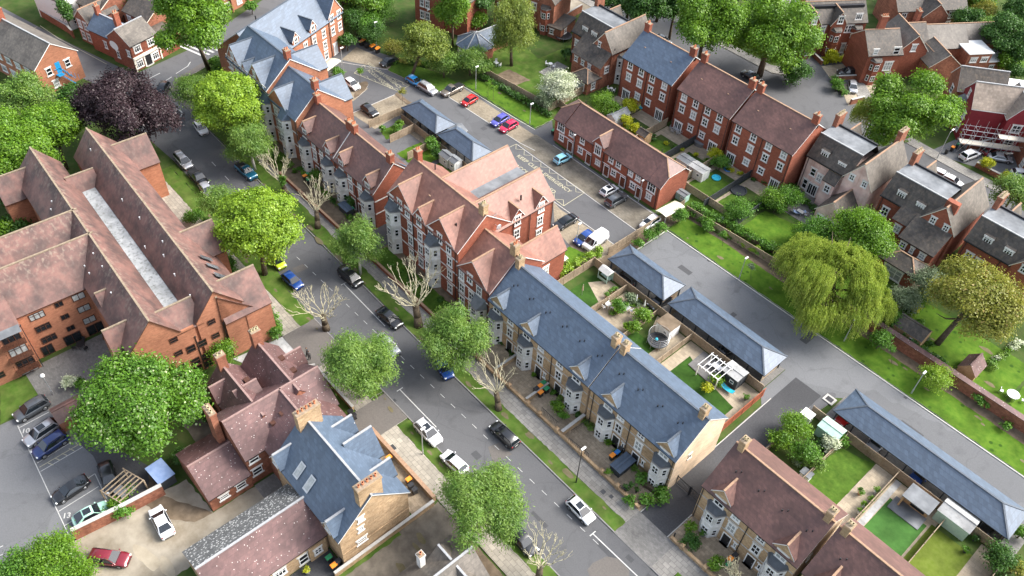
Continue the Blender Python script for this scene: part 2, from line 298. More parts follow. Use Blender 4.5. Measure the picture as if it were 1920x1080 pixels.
# ---------------------------------------------------------------- building kit
_cache = {}
def window_meshes(w, h, style='sash', sur='stone_w', fr='white', gl='glass', door=None):
    key = (round(w,2), round(h,2), style, sur, fr, gl, door)
    if key in _cache: return _cache[key]
    a = MB(); hw, hh, t = w/2, h/2, .09
    if sur:
        a.box(-hw-.2, hw+.2, -.07, .03, hh, hh+.24, 1); a.box(-hw-.16, hw+.16, -.14, .03, -hh-.16, -hh, 1)
        if style in ('sash', 'french', 'triple'):
            a.box(-hw-.12, -hw, -.05, .03, -hh, hh, 1); a.box(hw, hw+.12, -.05, .03, -hh, hh, 1)
    a.box(-hw, -hw+t, -.08, .02, -hh, hh); a.box(hw-t, hw, -.08, .02, -hh, hh); a.box(-hw+t, hw-t, -.08, .02, hh-t, hh); a.box(-hw+t, hw-t, -.08, .02, -hh, -hh+t)
    if style in ('sash', 'plain'):
        a.box(-hw+t, hw-t, -.075, .02, -.05, .05)
        if style == 'sash': a.box(-.045, .045, -.07, .02, -hh+t, -.05); a.box(-.045, .045, -.07, .02, .05, hh-t)
    if style == 'sash1': a.box(-.045, .045, -.07, .02, -hh+t, hh-t)
    if style == 'french':
        a.box(-.07, .07, -.075, .02, -hh+t, hh-t)
        for x in (-hw/2, hw/2): a.box(x-.03, x+.03, -.05, .02, -hh+t, hh-t)
    if style == 'triple':
        for x in (-hw/3, hw/3): a.box(x-.045, x+.045, -.075, .02, -hh+t, hh-t)
        a.box(-hw+t, hw-t, -.06, .02, .15, .22)
    fm = a.data('window', [K[fr], K[sur or fr]])
    b = MB(); b.box(-hw+t, hw-t, -.03, .02, -hh+t, hh-t); pm = b.data('pane', K[gl])
    _cache[key] = (fm, pm); return _cache[key]
FACE = {'s': 0, 'e': math.pi/2, 'n': math.pi, 'w': -math.pi/2}
_wr = random.Random(5)
class Bld:
    def __init__(s, name, label, cat, px, py, rot=0, group=None):
        s.px, s.py, s.rot = px, py, rot; s.t = thing(name, label, cat, (px, py, 0), rot, group); s.w = MB(); s.r = MB(); s.chs = []
        s.tr = MB()
    def win(s, x, y, z, face='s', w=1.1, h=1.6, style='sash', sur='stone_w', fr='white', gl=None, name='window', parent=None, ang=0):
        gl = gl or ('glass2' if _wr.random() < .25 else 'glass')
        fm, pm = window_meshes(w, h, style, sur, fr, gl)
        o = inst(name, fm, s.t, (x-s.px, y-s.py, z), FACE[face]+ang); inst('pane', pm, o); return o
    def door(s, x, y, face='s', w=1.0, h=2.1, col='black', z=0, glaz=False):
        key = ('door', w, h, col)
        if key not in _cache:
            a = MB(); a.box(-w/2, w/2, -.05, .02, 0, h, 0)
            a.box(-w/2-.12, -w/2, -.09, .02, 0, h+.12, 1); a.box(w/2, w/2+.12, -.09, .02, 0, h+.12, 1); a.box(-w/2, w/2, -.09, .02, h, h+.12, 1); a.box(-w/2-.1, w/2+.1, -.35, .02, -.02, .08, 2)
            for zz in (.35, 1.2):
                for xx in (-.22, .22): a.box(xx-.14, xx+.14, -.065, .01, zz, zz+.6, 0)
            a.box(-w/2+.1, w/2-.1, -.056, .01, h-.25, h-.05, 3)
            k = MB(); k.ball((w/2-.12, -.1, 1.05), .04, n=6)
            _cache[key] = (a.data('door', [K[col], K['white'], K['kerb'], K['glass']]), k.data('handle', K['metal']))
        d, k = _cache[key]; o = inst('door', d, s.t, (x-s.px, y-s.py, z), FACE[face]); inst('handle', k, o); return o
    def gable(s, x0, x1, y0, y1, ze, zr, ax='x', z0=0, oh=.3, oe=.12, wm=0, ends=(1,1), walls=True, rm=0, off=0, th=.16, ridge=True, wend=None):
        w, r = s.w, s.r
        def P(u, v, z): return (u, v, z) if ax == 'x' else (v, u, z)
        a0, a1, b0, b1 = (x0, x1, y0, y1) if ax == 'x' else (y0, y1, x0, x1)
        bm = (b0+b1)/2+off; s0 = (zr-ze)/(bm-b0); s1 = (zr-ze)/(b1-bm)
        if walls:
            pr = [(b0, z0), (b1, z0), (b1, ze), (bm, zr), (b0, ze)]
            v = [P(a0, b, z) for b, z in pr]+[P(a1, b, z) for b, z in pr]; n = 5
            fs = [(0,1,6,5), (1,2,7,6), (4,0,5,9)]+[(4,3,2,1,0), (5,6,7,8,9)]
            if ax == 'y': fs = [f[::-1] for f in fs]
            fs = [f[::-1] for f in fs]
            w.mesh(v, fs[:4], wm); w.mesh(v, fs[4:], wm if wend is None else wend)
        A0, A1 = a0-oe*ends[0], a1+oe*ends[1]; g = .03
        pr = [(b0-oh, ze-oh*s0+g), (b0-oh, ze-oh*s0+g+th), (bm, zr+g+th), (b1+oh, ze-oh*s1+g+th), (b1+oh, ze-oh*s1+g), (bm, zr+g)]
        v = [P(A0, b, z) for b, z in pr]+[P(A1, b, z) for b, z in pr]
        fl = (lambda f: f[::-1]) if ax == 'x' else (lambda f: f)
        r.mesh(v, [fl((1,2,8,7)), fl((2,3,9,8))], rm)
        r.mesh(v, [fl((0,1,7,6)), fl((3,4,10,9))], 3)
        r.mesh(v, [fl((4,5,11,10)), fl((5,0,6,11)), fl((0,5,2,1)), fl((5,4,3,2)), fl((6,7,8,11)), fl((11,8,9,10))], 1)
        if ridge:
            if ax == 'x': r.box(A0-.01, A1+.01, bm-.13, bm+.13, zr+g+th-.08, zr+g+th+.06, 2)
            else: r.box(bm-.13, bm+.13, A0-.01, A1+.01, zr+g+th-.08, zr+g+th+.06, 2)
    def hip(s, x0, x1, y0, y1, ze, zr, i0, i1, z0=0, oh=.3, wm=0, rm=0, walls=True, wy=None):
        """ridge along x; i0,i1 = ridge inset from each end"""
        if walls: s.w.box(x0, x1, y0, y1, z0, ze, wm)
        X0, X1, Y0, Y1 = x0-oh, x1+oh, y0-oh, y1+oh; ym = (y0+y1)/2; e = ze-.05
        v = [(X0,Y0,e),(X1,Y0,e),(X1,Y1,e),(X0,Y1,e),(X0,Y0,e+.16),(X1,Y0,e+.16),(X1,Y1,e+.16),(X0,Y1,e+.16),(x0+i0,ym,zr),(x1-i1,ym,zr)]
        s.r.mesh(v, [(4,5,9,8),(6,7,8,9),(7,4,8),(5,6,9)], rm); s.r.mesh(v, [(3,2,1,0)], 1); s.r.mesh(v, [(0,1,5,4),(1,2,6,5),(2,3,7,6),(3,0,4,7)], 3)
        for p, q in ((4,8),(7,8),(5,9),(6,9),(8,9)):
            if (Vector(v[p])-Vector(v[q])).length > .2: s.r.bar(v[p], v[q], .22, .12, 2)
    def gfill(s, mi=0): pass
    def chim(s, x, y, z0, z1, w=.9, d=.7, pots=2, wall='brick', pot='pot', ax='x'):
        a = MB(); sx, sy = (w/2, d/2) if ax == 'x' else (d/2, w/2)
        a.box(x-sx, x+sx, y-sy, y+sy, z0, z1-.25, 0); a.box(x-sx-.08, x+sx+.08, y-sy-.08, y+sy+.08, z1-.25, z1, 0); a.box(x-sx-.02, x+sx+.02, y-sy-.02, y+sy+.02, z1, z1+.06, 2)
        for i in range(pots):
            t = (i+.5)/pots-.5; c = (x+t*w*.9, y) if ax == 'x' else (x, y+t*w*.9)
            a.tube((c[0], c[1], z1+.04), (c[0], c[1], z1+.5), .14, .12, 8, 1); a.tube((c[0], c[1], z1+.44), (c[0], c[1], z1+.5), .16, .16, 8, 1)
        s.chs.append((a, [K[wall], K[pot], K['ridge']]))
    def bay(s, x, y, z1, levels, w=2.7, d=1.1, face='s', col='stone_w', roof='lead_d', ang=0, ww=.95, wh=1.35, tall=.45, cutz=2.8, gl=None):
        key = ('bay', z1, tuple(levels), w, d, col, roof, tall)
        if key not in _cache:
            a = MB(); f = w*.24; pl = [(-w/2, .03), (-f, -d), (f, -d), (w/2, .03)]
            a.prism([(w/2, .03), (-w/2, .03), (-f, -d), (f, -d)], 0, z1, 0)
            def ring(z, h, e, mi): a.prism([(w/2+e, .02), (-w/2-e, .02), (-f-e*.6, -d-e), (f+e*.6, -d-e)], z, z+h, mi)
            ring(z1, .16, .14, 2); ring(z1+.16, .1, .05, 1)
            b = [(w/2+.05, .02), (f+.03, -d-.05), (-f-.03, -d-.05), (-w/2-.05, .02)]
            v = [(p[0], p[1], z1+.26) for p in b]+[(p[0]*.8, .02, z1+.26+tall) for p in (b[0], b[3])]
            a.mesh(v, [(1,0,4),(2,1,4,5),(3,2,5)], 1); a.mesh(v, [(0,3,5,4)], 1)
            for z in levels[1:]: ring(z-1.35, .14, .07, 0)
            _cache[key] = a.data('bay_window', [K[col], K[roof], K['kerb_g']])
        o = inst('bay_window', _cache[key], s.t, (x-s.px, y-s.py, 0), FACE[face]+ang); f = w*.24; L = math.hypot(w/2-f, d); an = math.atan2(d, w/2-f)
        k2 = ('baywin', ww, wh, gl)
        if k2 not in _cache:
            for kk, q in (('c', ww), ('s', .62)):
                fm = MB(); h = wh/2; t = .08
                fm.box(-q/2, q/2, -.07, .0, -h, -h+t); fm.box(-q/2, q/2, -.07, 0, h-t, h); fm.box(-q/2, -q/2+t, -.07, 0, -h, h); fm.box(q/2-t, q/2, -.07, 0, -h, h); fm.box(-q/2, q/2, -.065, 0, -.045, .045)
                if kk == 'c': fm.box(-.04, .04, -.06, 0, -h, h)
                fm.box(-q/2+t, q/2-t, -.03, 0, -h+t, h-t, 1); _cache[k2+(kk,)] = fm.data('window', [K['white'], K[gl or 'glass']])
            _cache[k2] = 1
        for z in levels:
            inst('window', _cache[k2+('c',)], o, (0, -d-.003, z)); 
            inst('window', _cache[k2+('s',)], o, (-(f+w/2)/2-.002, -d/2-.003, z), -an); inst('window', _cache[k2+('s',)], o, ((f+w/2)/2+.002, -d/2-.003, z), an)
        return o
    def pipe(s, x, y, z1, z0=0, dx=0):
        m = MB(); m.tube((x-s.px, y-s.py, z0), (x-s.px, y-s.py, z1), .06, n=6); m.box(x-s.px-.1, x-s.px+.1, y-s.py-.06, y-s.py+.1, z1-.05, z1+.15); m.build('drainpipe', K['black_p'], s.t)
    def dormer(s, x, y, zw0, zw1, zp, w, yb, face='s', ww=1.0, wh=1.3, wall=True, fr='white', wallmi=0):
        """small gabled dormer whose front is flush with wall plane y (front faces -y), ridge runs back to yb"""
        s.gable(x-w/2, x+w/2, y, yb, zw1, zp, 'y', z0=zw0, oh=.18, oe=.12, ends=(1,0), wm=wallmi)
    def done(s, walls, roofs, trim=('kerb','black_p'), roofname='roof', rl=None):
        org = (-s.px, -s.py, 0); res = []
        if s.w.f: s.wo = s.w.build('wall', [K[m] for m in walls], s.t); s.wo.location = org
        s.ro = s.r.build(roofname, [K[m] for m in roofs], s.t) if s.r.f else None
        if s.ro: s.ro.location = org
        for a, m in s.chs: a.build('chimney', m, s.ro)
        if s.tr.f: s.tr.build('stone_bands', [K[m] for m in trim], s.t).location = org
        return s.t
RED = ('white', 'ridge', 'black')
# ---------------------------------------------------------------- street front, east side
def stone_terrace(label, x0, x1, bays, doors, wins, tile, ridge, pipes, chims, endx=True, shift=0, name='stone_terrace', dz=0):
    b = Bld(name, label, 'terrace', (x0+x1)/2, 60.2, 0, 'buff stone terraces along the street'); y0, y1 = 55.3, 65.1; ze, zr = 7.2, 11.3
    b.gable(x0, x1, y0, y1, ze, zr, wend=1)
    for x in bays:
        b.dormer(x, y0-.03, ze-.5, ze+.5, ze+1.95, 2.6, 58.5); b.win(x, y0-.03, 6.6, w=1.3, h=1.45)
        b.bay(x, y0, 5.2, (1.3, 4.1))
    for x in wins:
        b.win(x, y0, 3.95, w=1.05, h=1.65); b.win(x, y0, 6.35, w=1.0, h=.95)
    for x in doors:
        b.door(x, y0, w=1.05); b.win(x+1.25, y0, 1.5, w=.4, h=1.0, style='none')
    b.tr.box(x0+.02, x1-.02, y0-.04, y0, 5.15, 5.3, 0); b.tr.box(x0+.02, x1-.02, y0-.04, y0, 2.65, 2.8, 0)
    for x in pipes: b.pipe(x, y0-.1, 7.0)
    for x, n in chims: b.chim(x, 60.2, 10.2, 12.9, .8, 1.1, n, 'stone_y', 'pot', 'x')
    for x in np.arange(x0+1.5, x1-1, 3.4):
        b.win(x, y1, 4.0, 'n'); b.win(x, y1, 1.4, 'n', w=1.6, h=2.0, style='french')
    if endx: b.win(x1, 58.4, 5.2, 'e', w=.5, h=.9, style='none', fr='cream'); 
    for x in np.arange(x0+2, x1, 3.3):
        b.r.tube((x, 58.0, 9.6), (x, 58.0, 9.95), .09, n=6, mi=3); b.r.tube((x+.5, 58.3, 9.85), (x+.5, 58.3, 10.2), .07, n=6, mi=3)
    b.done(('stone_y', 'render_y'), (tile, 'white', ridge, 'black')); return b
stone_terrace('long buff stone terrace with slate roof and three white bays beside the tall red mansion', -61.0, -41.0, (-59.3,-53.0,-43.2), (-56.3,-50.2,-46.2), (-56.4,-50.1,-46.4), 'slate', 'ridge_g', (-54.6,-47.9), ((-61.0+.7,2),(-41.6,2)))
stone_terrace('shorter slate roofed buff stone terrace next to the gated alley', -40.6, -26.0, (-37.3,-27.8), (-35.1,-31.6), (-35.1,-31.6), 'slate', 'ridge_g', (-33.4,-39.9,-26.3), ((-40.0,2),(-26.9,2)))
stone_terrace('buff stone terrace with brown tiled roof on the far side of the gated alley', -21.7, -8.2, (-19.1,-10.2), (-16.6,-13.0), (-16.6,-13.0), 'tile', 'ridge_b', (-14.9,-21.5), ((-20.9,2),(-8.9,2)))
stone_terrace('brown tiled buff stone terrace cut off by the bottom right corner', -7.4, 14.0, (-4.8,4,12), (-2.2,7), (-2.2,1,7), 'tile', 'ridge_b', (), ((-6.7,2),(6,2)))
# party parapet between terraces
def red_bands(b, x0, x1, y, zs):
    for z in zs: b.tr.box(x0, x1, y-.05, y, z-.1, z+.1, 0)
# red brick terrace with brown tiles (A2)
b = Bld('red_brick_terrace', 'dark red brick terrace with brown tiles and four tall white bays', 'terrace', -101.2, 60, 0)
b.gable(-112.4, -90.1, 55.9, 64.1, 7.5, 11.4)
for x in (-110.4, -103.3, -99.3, -91.8):
    b.dormer(x, 55.87, 7.0, 8.4, 9.9, 2.1, 59.0); b.win(x, 55.87, 7.6, w=1.1, h=1.5); b.bay(x, 55.9, 5.7, (1.6, 4.4), 2.7, 1.2)
for x in (-107.9, -105.6, -97.0, -94.2):
    b.win(x, 55.9, 6.5, w=.95, h=1.3); b.win(x, 55.9, 4.3, w=.95, h=1.5)
for x in (-107.6, -105.9, -96.6, -94.6): b.door(x, 55.9, col='door_b')
red_bands(b, -112.3, -90.2, 55.9, (5.6, 3.0)); b.tr.box(-90.1, -90.05, 55.95, 58.5, 5.5, 5.7, 0); b.tr.box(-90.1, -90.05, 55.95, 58.5, 2.9, 3.1, 0)
for x in (-106.7, -101.3, -95.5): b.pipe(x, 55.8, 7.3)
for x, n in ((-111.9, 2), (-102.2, 3), (-100.9, 3), (-90.9, 2)): b.chim(x, 60, 10.4, 13.0, .8, 1.2, n, 'brick', 'terra', 'y')
b.tr.bar((-101.55, 55.8, 7.6), (-101.55, 60, 11.62), .12, .12, 0); b.r.poly([(-91.8, 64.4, 7.55), (-90.2, 64.4, 7.55), (-91, 61.0, 10.9)], 4)
for x in np.arange(-110.5, -91, 3.3): b.win(x, 64.1, 6.2, 'n'); b.win(x, 64.1, 3.8, 'n'); b.win(x, 64.1, 1.3, 'n', w=1.6, h=2, style='french')
b.done(('brick',), ('tile', 'white', 'ridge_b', 'black', 'slate'), ('stone_w', 'black_p'))
# A1b lower slate block and A1a, rear wing
b = Bld('slate_roofed_apartments', 'red brick apartment block with light slate roofs, white banded gables and an orange rear wing', 'apartments', -128, 62)
b.gable(-121.7, -112.5, 55.7, 65.5, 9.2, 13.3); b.gable(-121.6, -115.2, 55.6, 60.6, 9.2, 12.3, 'y', ends=(1,0))
b.gable(-136.0, -121.7, 55.7, 66.3, 10.4, 14.6)
b.gable(-135.8, -130.6, 55.6, 60.6, 10.4, 13.9, 'y', ends=(1,0)); b.gable(-130.4, -128.3, 55.62, 59.6, 10.4, 12.3, 'y', ends=(1,0)); b.gable(-128.0, -122.6, 55.6, 60.6, 10.4, 13.9, 'y', ends=(1,0))
b.gable(-119.5, -114.0, 60.6, 68.0, 8.2, 11.4, 'y', ends=(0,1)); b.gable(-129.0, -123.2, 61, 69.0, 9.6, 12.6, 'y', ends=(0,1))
for x in (-122.4, -115.9): b.bay(x, 55.7, 8.0, (1.5, 4.2, 6.9), 2.8, 1.3, tall=1.6, roof='slate')
for x in (-119.3, -117.6): b.win(x, 55.6, 7.6); b.win(x, 55.6, 4.8); b.win(x, 55.6, 1.9)
for x in (-134.4, -132.2, -129.4, -126.6, -124.2):
    for z in (9.6, 6.8, 4.1, 1.5): b.win(x, 55.6, z)
b.win(-133.2, 55.6, 12.0, w=.8, h=1.1); b.win(-125.3, 55.6, 12.0, w=.8, h=1.1)
red_bands(b, -135.9, -121.8, 55.6, (11.0, 8.3, 5.5, 2.9)); red_bands(b, -121.5, -112.6, 55.6, (8.9, 6.2, 3.4)); red_bands(b, -135.9, -121.8, 55.6, (9.6, 6.8))
for x in (-130.5, -128.2, -122.1, -112.7): b.pipe(x, 55.5, 9)
b.chim(-122.4, 61, 13.6, 16.2, .9, 1.2, 2, 'brick', 'terra', 'y'); b.chim(-113.2, 60.6, 12.3, 15.0, .9, 1.2, 2, 'brick', 'terra', 'y')
b.done(('brick_o',), ('slate', 'white', 'ridge_g', 'black'), ('stone_w', 'black_p'))
b = Bld('apartment_wing', 'tall orange brick apartment wing with slate roof and stone framed windows by the car park', 'apartments', -137.6, 74.8, R(20.5))
L0, L1 = -137.6, 74.8   # local frame: wall face x=L0, runs along +y
b.gable(L0-12, L0, L1-14, L1+9.8, 8.0, 12.6, 'y')
b.gable(L0-6, L0+.06, L1+5.3, L1+9.75, 8.8, 11.9, 'x', z0=0, ends=(0,1), oe=.15)
for yy, zz in ((L1-5.2, 8.0), (L1+.2, 8.0), ):
    b.gable(L0-5, L0+.05, yy-1.0, yy+1.0, 9.0, 10.5, 'x', z0=7.5, ends=(0,1), oh=.2, oe=.15); b.win(L0+.05, yy, 8.6, 'e', w=1.0, h=1.5)
for yy in (L1-2.6, L1+.2):
    for z in (6.2, 3.6, 1.2): b.win(L0, yy, z, 'e', w=1.0, h=1.6)
for z in (6.2, 3.6, 1.2): b.win(L0, L1+3.3, z, 'e', w=1.0, h=1.6)
for z in (8.0, 5.4): b.win(L0+.06, L1+6.2, z, 'e', w=1.0, h=1.6); b.win(L0+.06, L1+8.6, z, 'e', w=1.0, h=1.6)
b.win(L0+.06, L1+6.4, 1.3, 'e', w=1.3, h=2.4, style='none', gl='white', name='door')
b.pipe(L0+.1, L1+5.1, 8); b.pipe(L0+.15, L1+9.6, 8); b.pipe(L0+.1, L1-.8, 8)
b.r.tube((L0-8.5, L1-6, 11), (L0-8.5, L1-6, 11.9), .12, n=6, mi=3)
b.done(('brick_o',), ('slate', 'white', 'ridge_g', 'black'), ('stone_w', 'black_p'))
# red mansion block
b = Bld('mansion_block', 'tallest red brick mansion block with steep gables, flat lead roof and two bay towers', 'apartments', -77, 65)
b.gable(-85.6, -68.5, 55.7, 66.0, 10.6, 14.8); X = ((-85.5, -79.4, 14.1), (-79.1, -76.1, 12.8), (-75.8, -69.3, 14.2))
for x0, x1, zp in X: b.gable(x0, x1, 55.6, 60.5, 10.6, zp, 'y', ends=(1,0))
b.gable(-83.3, -76.0, 61, 74.8, 10.6, 14.1, 'y', ends=(0,1)); b.gable(-75.9, -68.52, 61.0, 74.8, 10.6, 14.1, 'y', ends=(0,1))
b.w.box(-78.0, -74.0, 64, 74.7, 8, 11.7, 1, top=1)
for yy in (67.2, 72.1):
    b.gable(-71.5, -68.45, yy-1.15, yy+1.15, 11.0, 12.6, 'x', z0=10, ends=(0,1), oh=.2, oe=.15)
    for z in (10.4, 7.6, 4.8, 1.8): b.win(-68.45 if z > 10 else -68.5, yy, z, 'e', w=1.05, h=1.7)
b.r.tube((-69.9, 69.0, 12.5), (-69.9, 69.0, 13.4), .15, n=6, mi=3); b.r.tube((-71.2, 57.5, 12.3), (-71.2, 57.5, 13.3), .12, n=6, mi=3); b.r.tube((-82.6, 62.6, 13.5), (-82.6, 62.6, 14.6), .1, n=6, mi=3)
for x, z in ((-82.5, 10.4), (-80.6, 10.1), (-77.7, 10.3), (-74.9, 9.9), (-72.7, 10.4), (-70.6, 9.8)): b.win(x, 55.6, z, w=1.0, h=1.7)
b.win(-84.6, 55.6, 10.0, w=.9, h=1.5)
for z in (7.3, 4.6, 1.7):
    for x in (-80.1, -77.6, -70.4): b.win(x, 55.6, z, w=1.0, h=1.6)
for x in (-84.0, -74.1): b.bay(x, 55.6, 8.8, (1.6, 4.6, 7.5), 2.9, 1.3, tall=.9)
red_bands(b, -85.5, -68.6, 55.6, (8.6, 5.8, 3.1)); b.tr.box(-68.5, -68.46, 61.2, 65.9, 10.2, 10.35, 0)
for x in (-79.25, -75.95, -69.0, -85.4): b.pipe(x, 55.5, 10.3)
for y in (66.4, 69.8): b.pipe(-68.4, y, 10.4)
b.pipe(-68.4, 74.6, 10.4)
b.chim(-85.0, 61.2, 14, 16.6, .9, 1.1, 2, 'brick', 'terra', 'y'); b.chim(-69.2, 60.9, 14, 16.5, .9, 1.1, 2, 'stone_y', 'pot', 'y')
for x, y in ((-75, 62.2), (-82, 58.2), (-78.9, 58.4)): b.r.box(x, x+.4, y, y+.3, 13.0, 13.15, 2)
d = MB(); d.ball((-67.6, 62.6, 12.2), .12, .5, .5, 8); d.tube((-68.4, 62.6, 12.2), (-67.7, 62.6, 12.2), .03, n=5)
for q in range(6): d.bar((-68.6, 61.8+q*.22, 13.2), (-68.6, 61.8+q*.22, 14.3), .03)
d.bar((-68.6, 61.7, 13.8), (-68.6, 63.1, 13.8), .04); b.done(('brick', 'lead'), ('tile_r', 'white', 'ridge_b', 'black'), ('stone_w', 'black_p'))
o = d.build('aerial_and_dish', K['metal'], b.t); o.location = (77, -65, 0)
b = Bld('mansion_annexe', 'lower red brick gabled block between the tall mansion and the slate roofed stone terrace', 'apartments', -65, 60)
b.gable(-68.45, -61.2, 55.6, 65.8, 8.1, 12.2, ends=(0,1)); b.gable(-68.3, -61.9, 55.5, 60.2, 8.1, 11.3, 'y', ends=(1,0)); b.gable(-66.6, -62.0, 62.0, 71.5, 6.8, 9.6, 'y', ends=(0,1))
for x, zz in ((-67.5, 6.8), (-65.6, 7.6), (-63.5, 6.7)): b.win(x, 55.5, zz, w=1.0, h=1.7)
for x in (-67.4, -65.2): b.win(x, 55.5, 4.2); b.win(x, 55.5, 1.5)
b.bay(-63.2, 55.5, 4.2, (1.5, 3.4), 2.9, 1.3, tall=1.4, roof='lead')
red_bands(b, -68.4, -61.3, 55.5, (5.5, 2.9)); b.pipe(-68.2, 55.4, 8); b.pipe(-61.4, 55.4, 8)
b.chim(-62.0, 60.7, 11.4, 14.0, .9, 1.1, 2, 'stone_y', 'terra', 'y'); b.win(-62.0, 67.5, 4.5, 'e'); b.win(-64.3, 71.5, 4.5, 'n')
b.done(('brick',), ('tile_r', 'white', 'ridge_b', 'black'), ('stone_w', 'black_p'))
# flats over the car park
b = Bld('mews_row', 'long low red brick mews row with brown doors facing the parking bays', 'terrace', -76.8, 99.8)
b.gable(-89.6, -63.8, 96.0, 103.6, 4.9, 7.9, walls=False, oe=-2.6, ends=(1,1)); b.w.box(-89.6, -63.8, 96.0, 103.6, 0, 4.9, 0)
b.w.poly([(-63.8, 96.0, 4.9), (-63.8, 103.6, 4.9), (-63.8, 101.9, 6.4), (-63.8, 97.7, 6.4)]); b.w.poly([(-89.6, 103.6, 4.9), (-89.6, 96.0, 4.9), (-89.6, 97.7, 6.3), (-89.6, 101.9, 6.3)])

for sgn, xe, xr in ((1, -63.55, -66.35), (-1, -89.85, -87.05)):
    q = [(xe, 95.7, 4.72), (xe, 97.6, 6.3), (xe, 102.0, 6.3), (xe, 103.9, 4.72), (xr, 103.9, 4.83), (xr, 99.8, 8.08), (xr, 95.7, 4.83)]
    q2 = [(x, y, z+.14) for x, y, z in q]
    F = [(0,1,5,6), (1,2,5), (2,3,4,5)]
    F = [f[::-1] for f in F] if sgn > 0 else F
    b.r.mesh(q2, F, 0); b.r.mesh([(q[0]), q2[0], q2[1], q[1], q[2], q2[2], q2[3], q[3]], [(0,1,2,3), (3,2,5,4), (4,5,6,7)], 1); b.r.bar(q2[1], q2[5], .2, .12, 2); b.r.bar(q2[2], q2[5], .2, .12, 2)
    b.r.mesh([q[0], q2[0], q2[6], q[6]], [(0,1,2,3)], 3)
b.gable(-79.5, -77.0, 95.7, 99.6, 5.7, 7.3, 'y', z0=2.6, oh=.2, ends=(1,0)); b.win(-78.25, 95.7, 4.5, w=1.4, h=1.9, style='triple')
for x in (-87.9, -65.6): b.win(x, 96, 3.85, w=1.7, h=1.7, style='triple')
for x in (-85.2, -82.4, -75.2, -73.4, -70.5, -68.7): b.win(x, 96, 4.0, w=1.0, h=1.2)
for x in (-87.6, -82.6, -78.1, -74.2, -69.6, -65.8): b.win(x, 96, 1.7, w=1.05, h=1.1)
for x in (-85.2, -80.4, -75.9, -71.9, -68.0): b.door(x, 96, col='door_b', w=1.1); b.win(x-1.2, 96, 2.55, w=2.4, h=.0001, style='none') if 0 else b.tr.box(x-2.2, x+.6, 95.9, 96, 2.45, 2.55, 0)
for x in (-84.2, -79.7, -76.9, -71.1, -64.2): b.pipe(x, 95.9, 4.8)
for x in (-86.5, -77.5, -68): b.r.tube((x, 100.4, 7.7), (x, 100.4, 8.5), .08, n=6, mi=3)
b.done(('brick',), ('tile', 'white', 'ridge_b', 'black'), ('white', 'black_p'))
# three town house blocks
def townhouses(label, x0, x1, tile, ridge, wx, french):
    b = Bld('town_house_block', label, 'town houses', (x0+x1)/2, 122, 0, 'three storey town house blocks'); y0, y1 = 116.7, 127.6
    b.gable(x0, x1, y0, y1, 8.8, 12.7)
    for x in wx:
        for z in (7.8, 5.3): b.win(x, y0, z, w=1.1, h=1.45)
        if x in french: b.win(x, y0, 1.15, w=1.7, h=2.15, style='french', gl='glass')
        else: b.win(x, y0, 2.4, w=1.1, h=1.2)
        b.win(x, y1, 5.3, 'n'); b.win(x, y1, 7.8, 'n')
    b.pipe((x0+x1)/2+.2, y0-.1, 8.6); b.pipe(x1-.2, y0-.1, 8.6); b.pipe(x0+.2, y0-.1, 8.6)
    for x, n in ((x0+.6, 2), (x1-.6, 2)): b.chim(x, 122.2, 11.8, 14.4, .8, 1.2, n, 'brick', 'terra', 'y')
    for x in (x0+2.5, x1-3.5): b.r.box(x, x+.35, 119.5, 119.75, 10.85, 11.1, 2)
    b.done(('brick',), (tile, 'white', ridge, 'black'), ('stone_w', 'black_p')); return b
townhouses('red brick town houses under a blue slate roof with french doors', -92.5, -79.9, 'slate', 'ridge_b', (-90.4,-87.5,-84.7,-81.6), (-90.4,-81.6))
townhouses('middle pair of brown tiled red brick town houses', -78.4, -66.2, 'tile', 'ridge_b', (-76.7,-73.9,-71.1,-68.3), (-76.7,-68.3))
townhouses('brown tiled red brick town houses nearest the pink villa', -65.5, -52.6, 'tile', 'ridge_b', (-64,-60.7,-57.4,-54.2), (-64,-54.2))
# ---------------------------------------------------------------- west side
# large retirement flats (frame rotated 2.5 degrees clockwise)
b = Bld('courtyard_flats', 'sprawling orange brick flats with steep aged clay roofs around a long lead gutter', 'apartments', -81, 20, R(-2.5))
RZ = 13.3
def T5(*a, **k): b.gable(*a, **k)
T5(-125.3, -81, 21.0, 27.6, 9.3, RZ, off=-.1, oe=.2, oh=.2, wm=0); T5(-125.3, -81, 12.0, 18.6, 9.3, RZ, off=.3, oe=.2, oh=.2)
T5(-100, -81, 24.2, 29.2, 7.0, 12.0, off=-2.3, oh=.3, ends=(0,1), oe=.18)
b.w.box(-116.5, -82.6, 18.0, 21.6, 5, 9.12, 1); b.gable(-119.5, -116.5, 17.5, 21.8, 9.2, 11.2, 'y', ends=(0,0)); b.gable(-86.2, -81.3, 17.0, 22.0, 8.8, 11.3, 'y', ends=(0,0)); b.w.box(-82.5, -81, 18.6, 20.6, 0, 9.0, 0)
b.w.box(-83.5, -80.6, 27.5, 31.0, 0, 7.2); b.gable(-86.8, -80.7, 24.5, 31.3, 7.2, 11.2, 'y', ends=(0,1), off=-.6)
b.gable(-99.8, -93.6, 24.5, 31.0, 7.6, 11.0, 'y', ends=(0,1)); b.gable(-125.0, -119.4, 24.5, 31.8, 7.4, 11.0, 'y', ends=(0,1))
b.gable(-126.5, -121.5, 8.8, 15, 8.2, 11.2, 'y', ends=(1,0))
b.gable(-94.2, -89.4, 12.3, 16, 8.2, 11.2, 'y', z0=4, ends=(1,0)); b.gable(-87.6, -82.0, 10.6, 16, 7.2, 11.2, 'y', ends=(1,0))
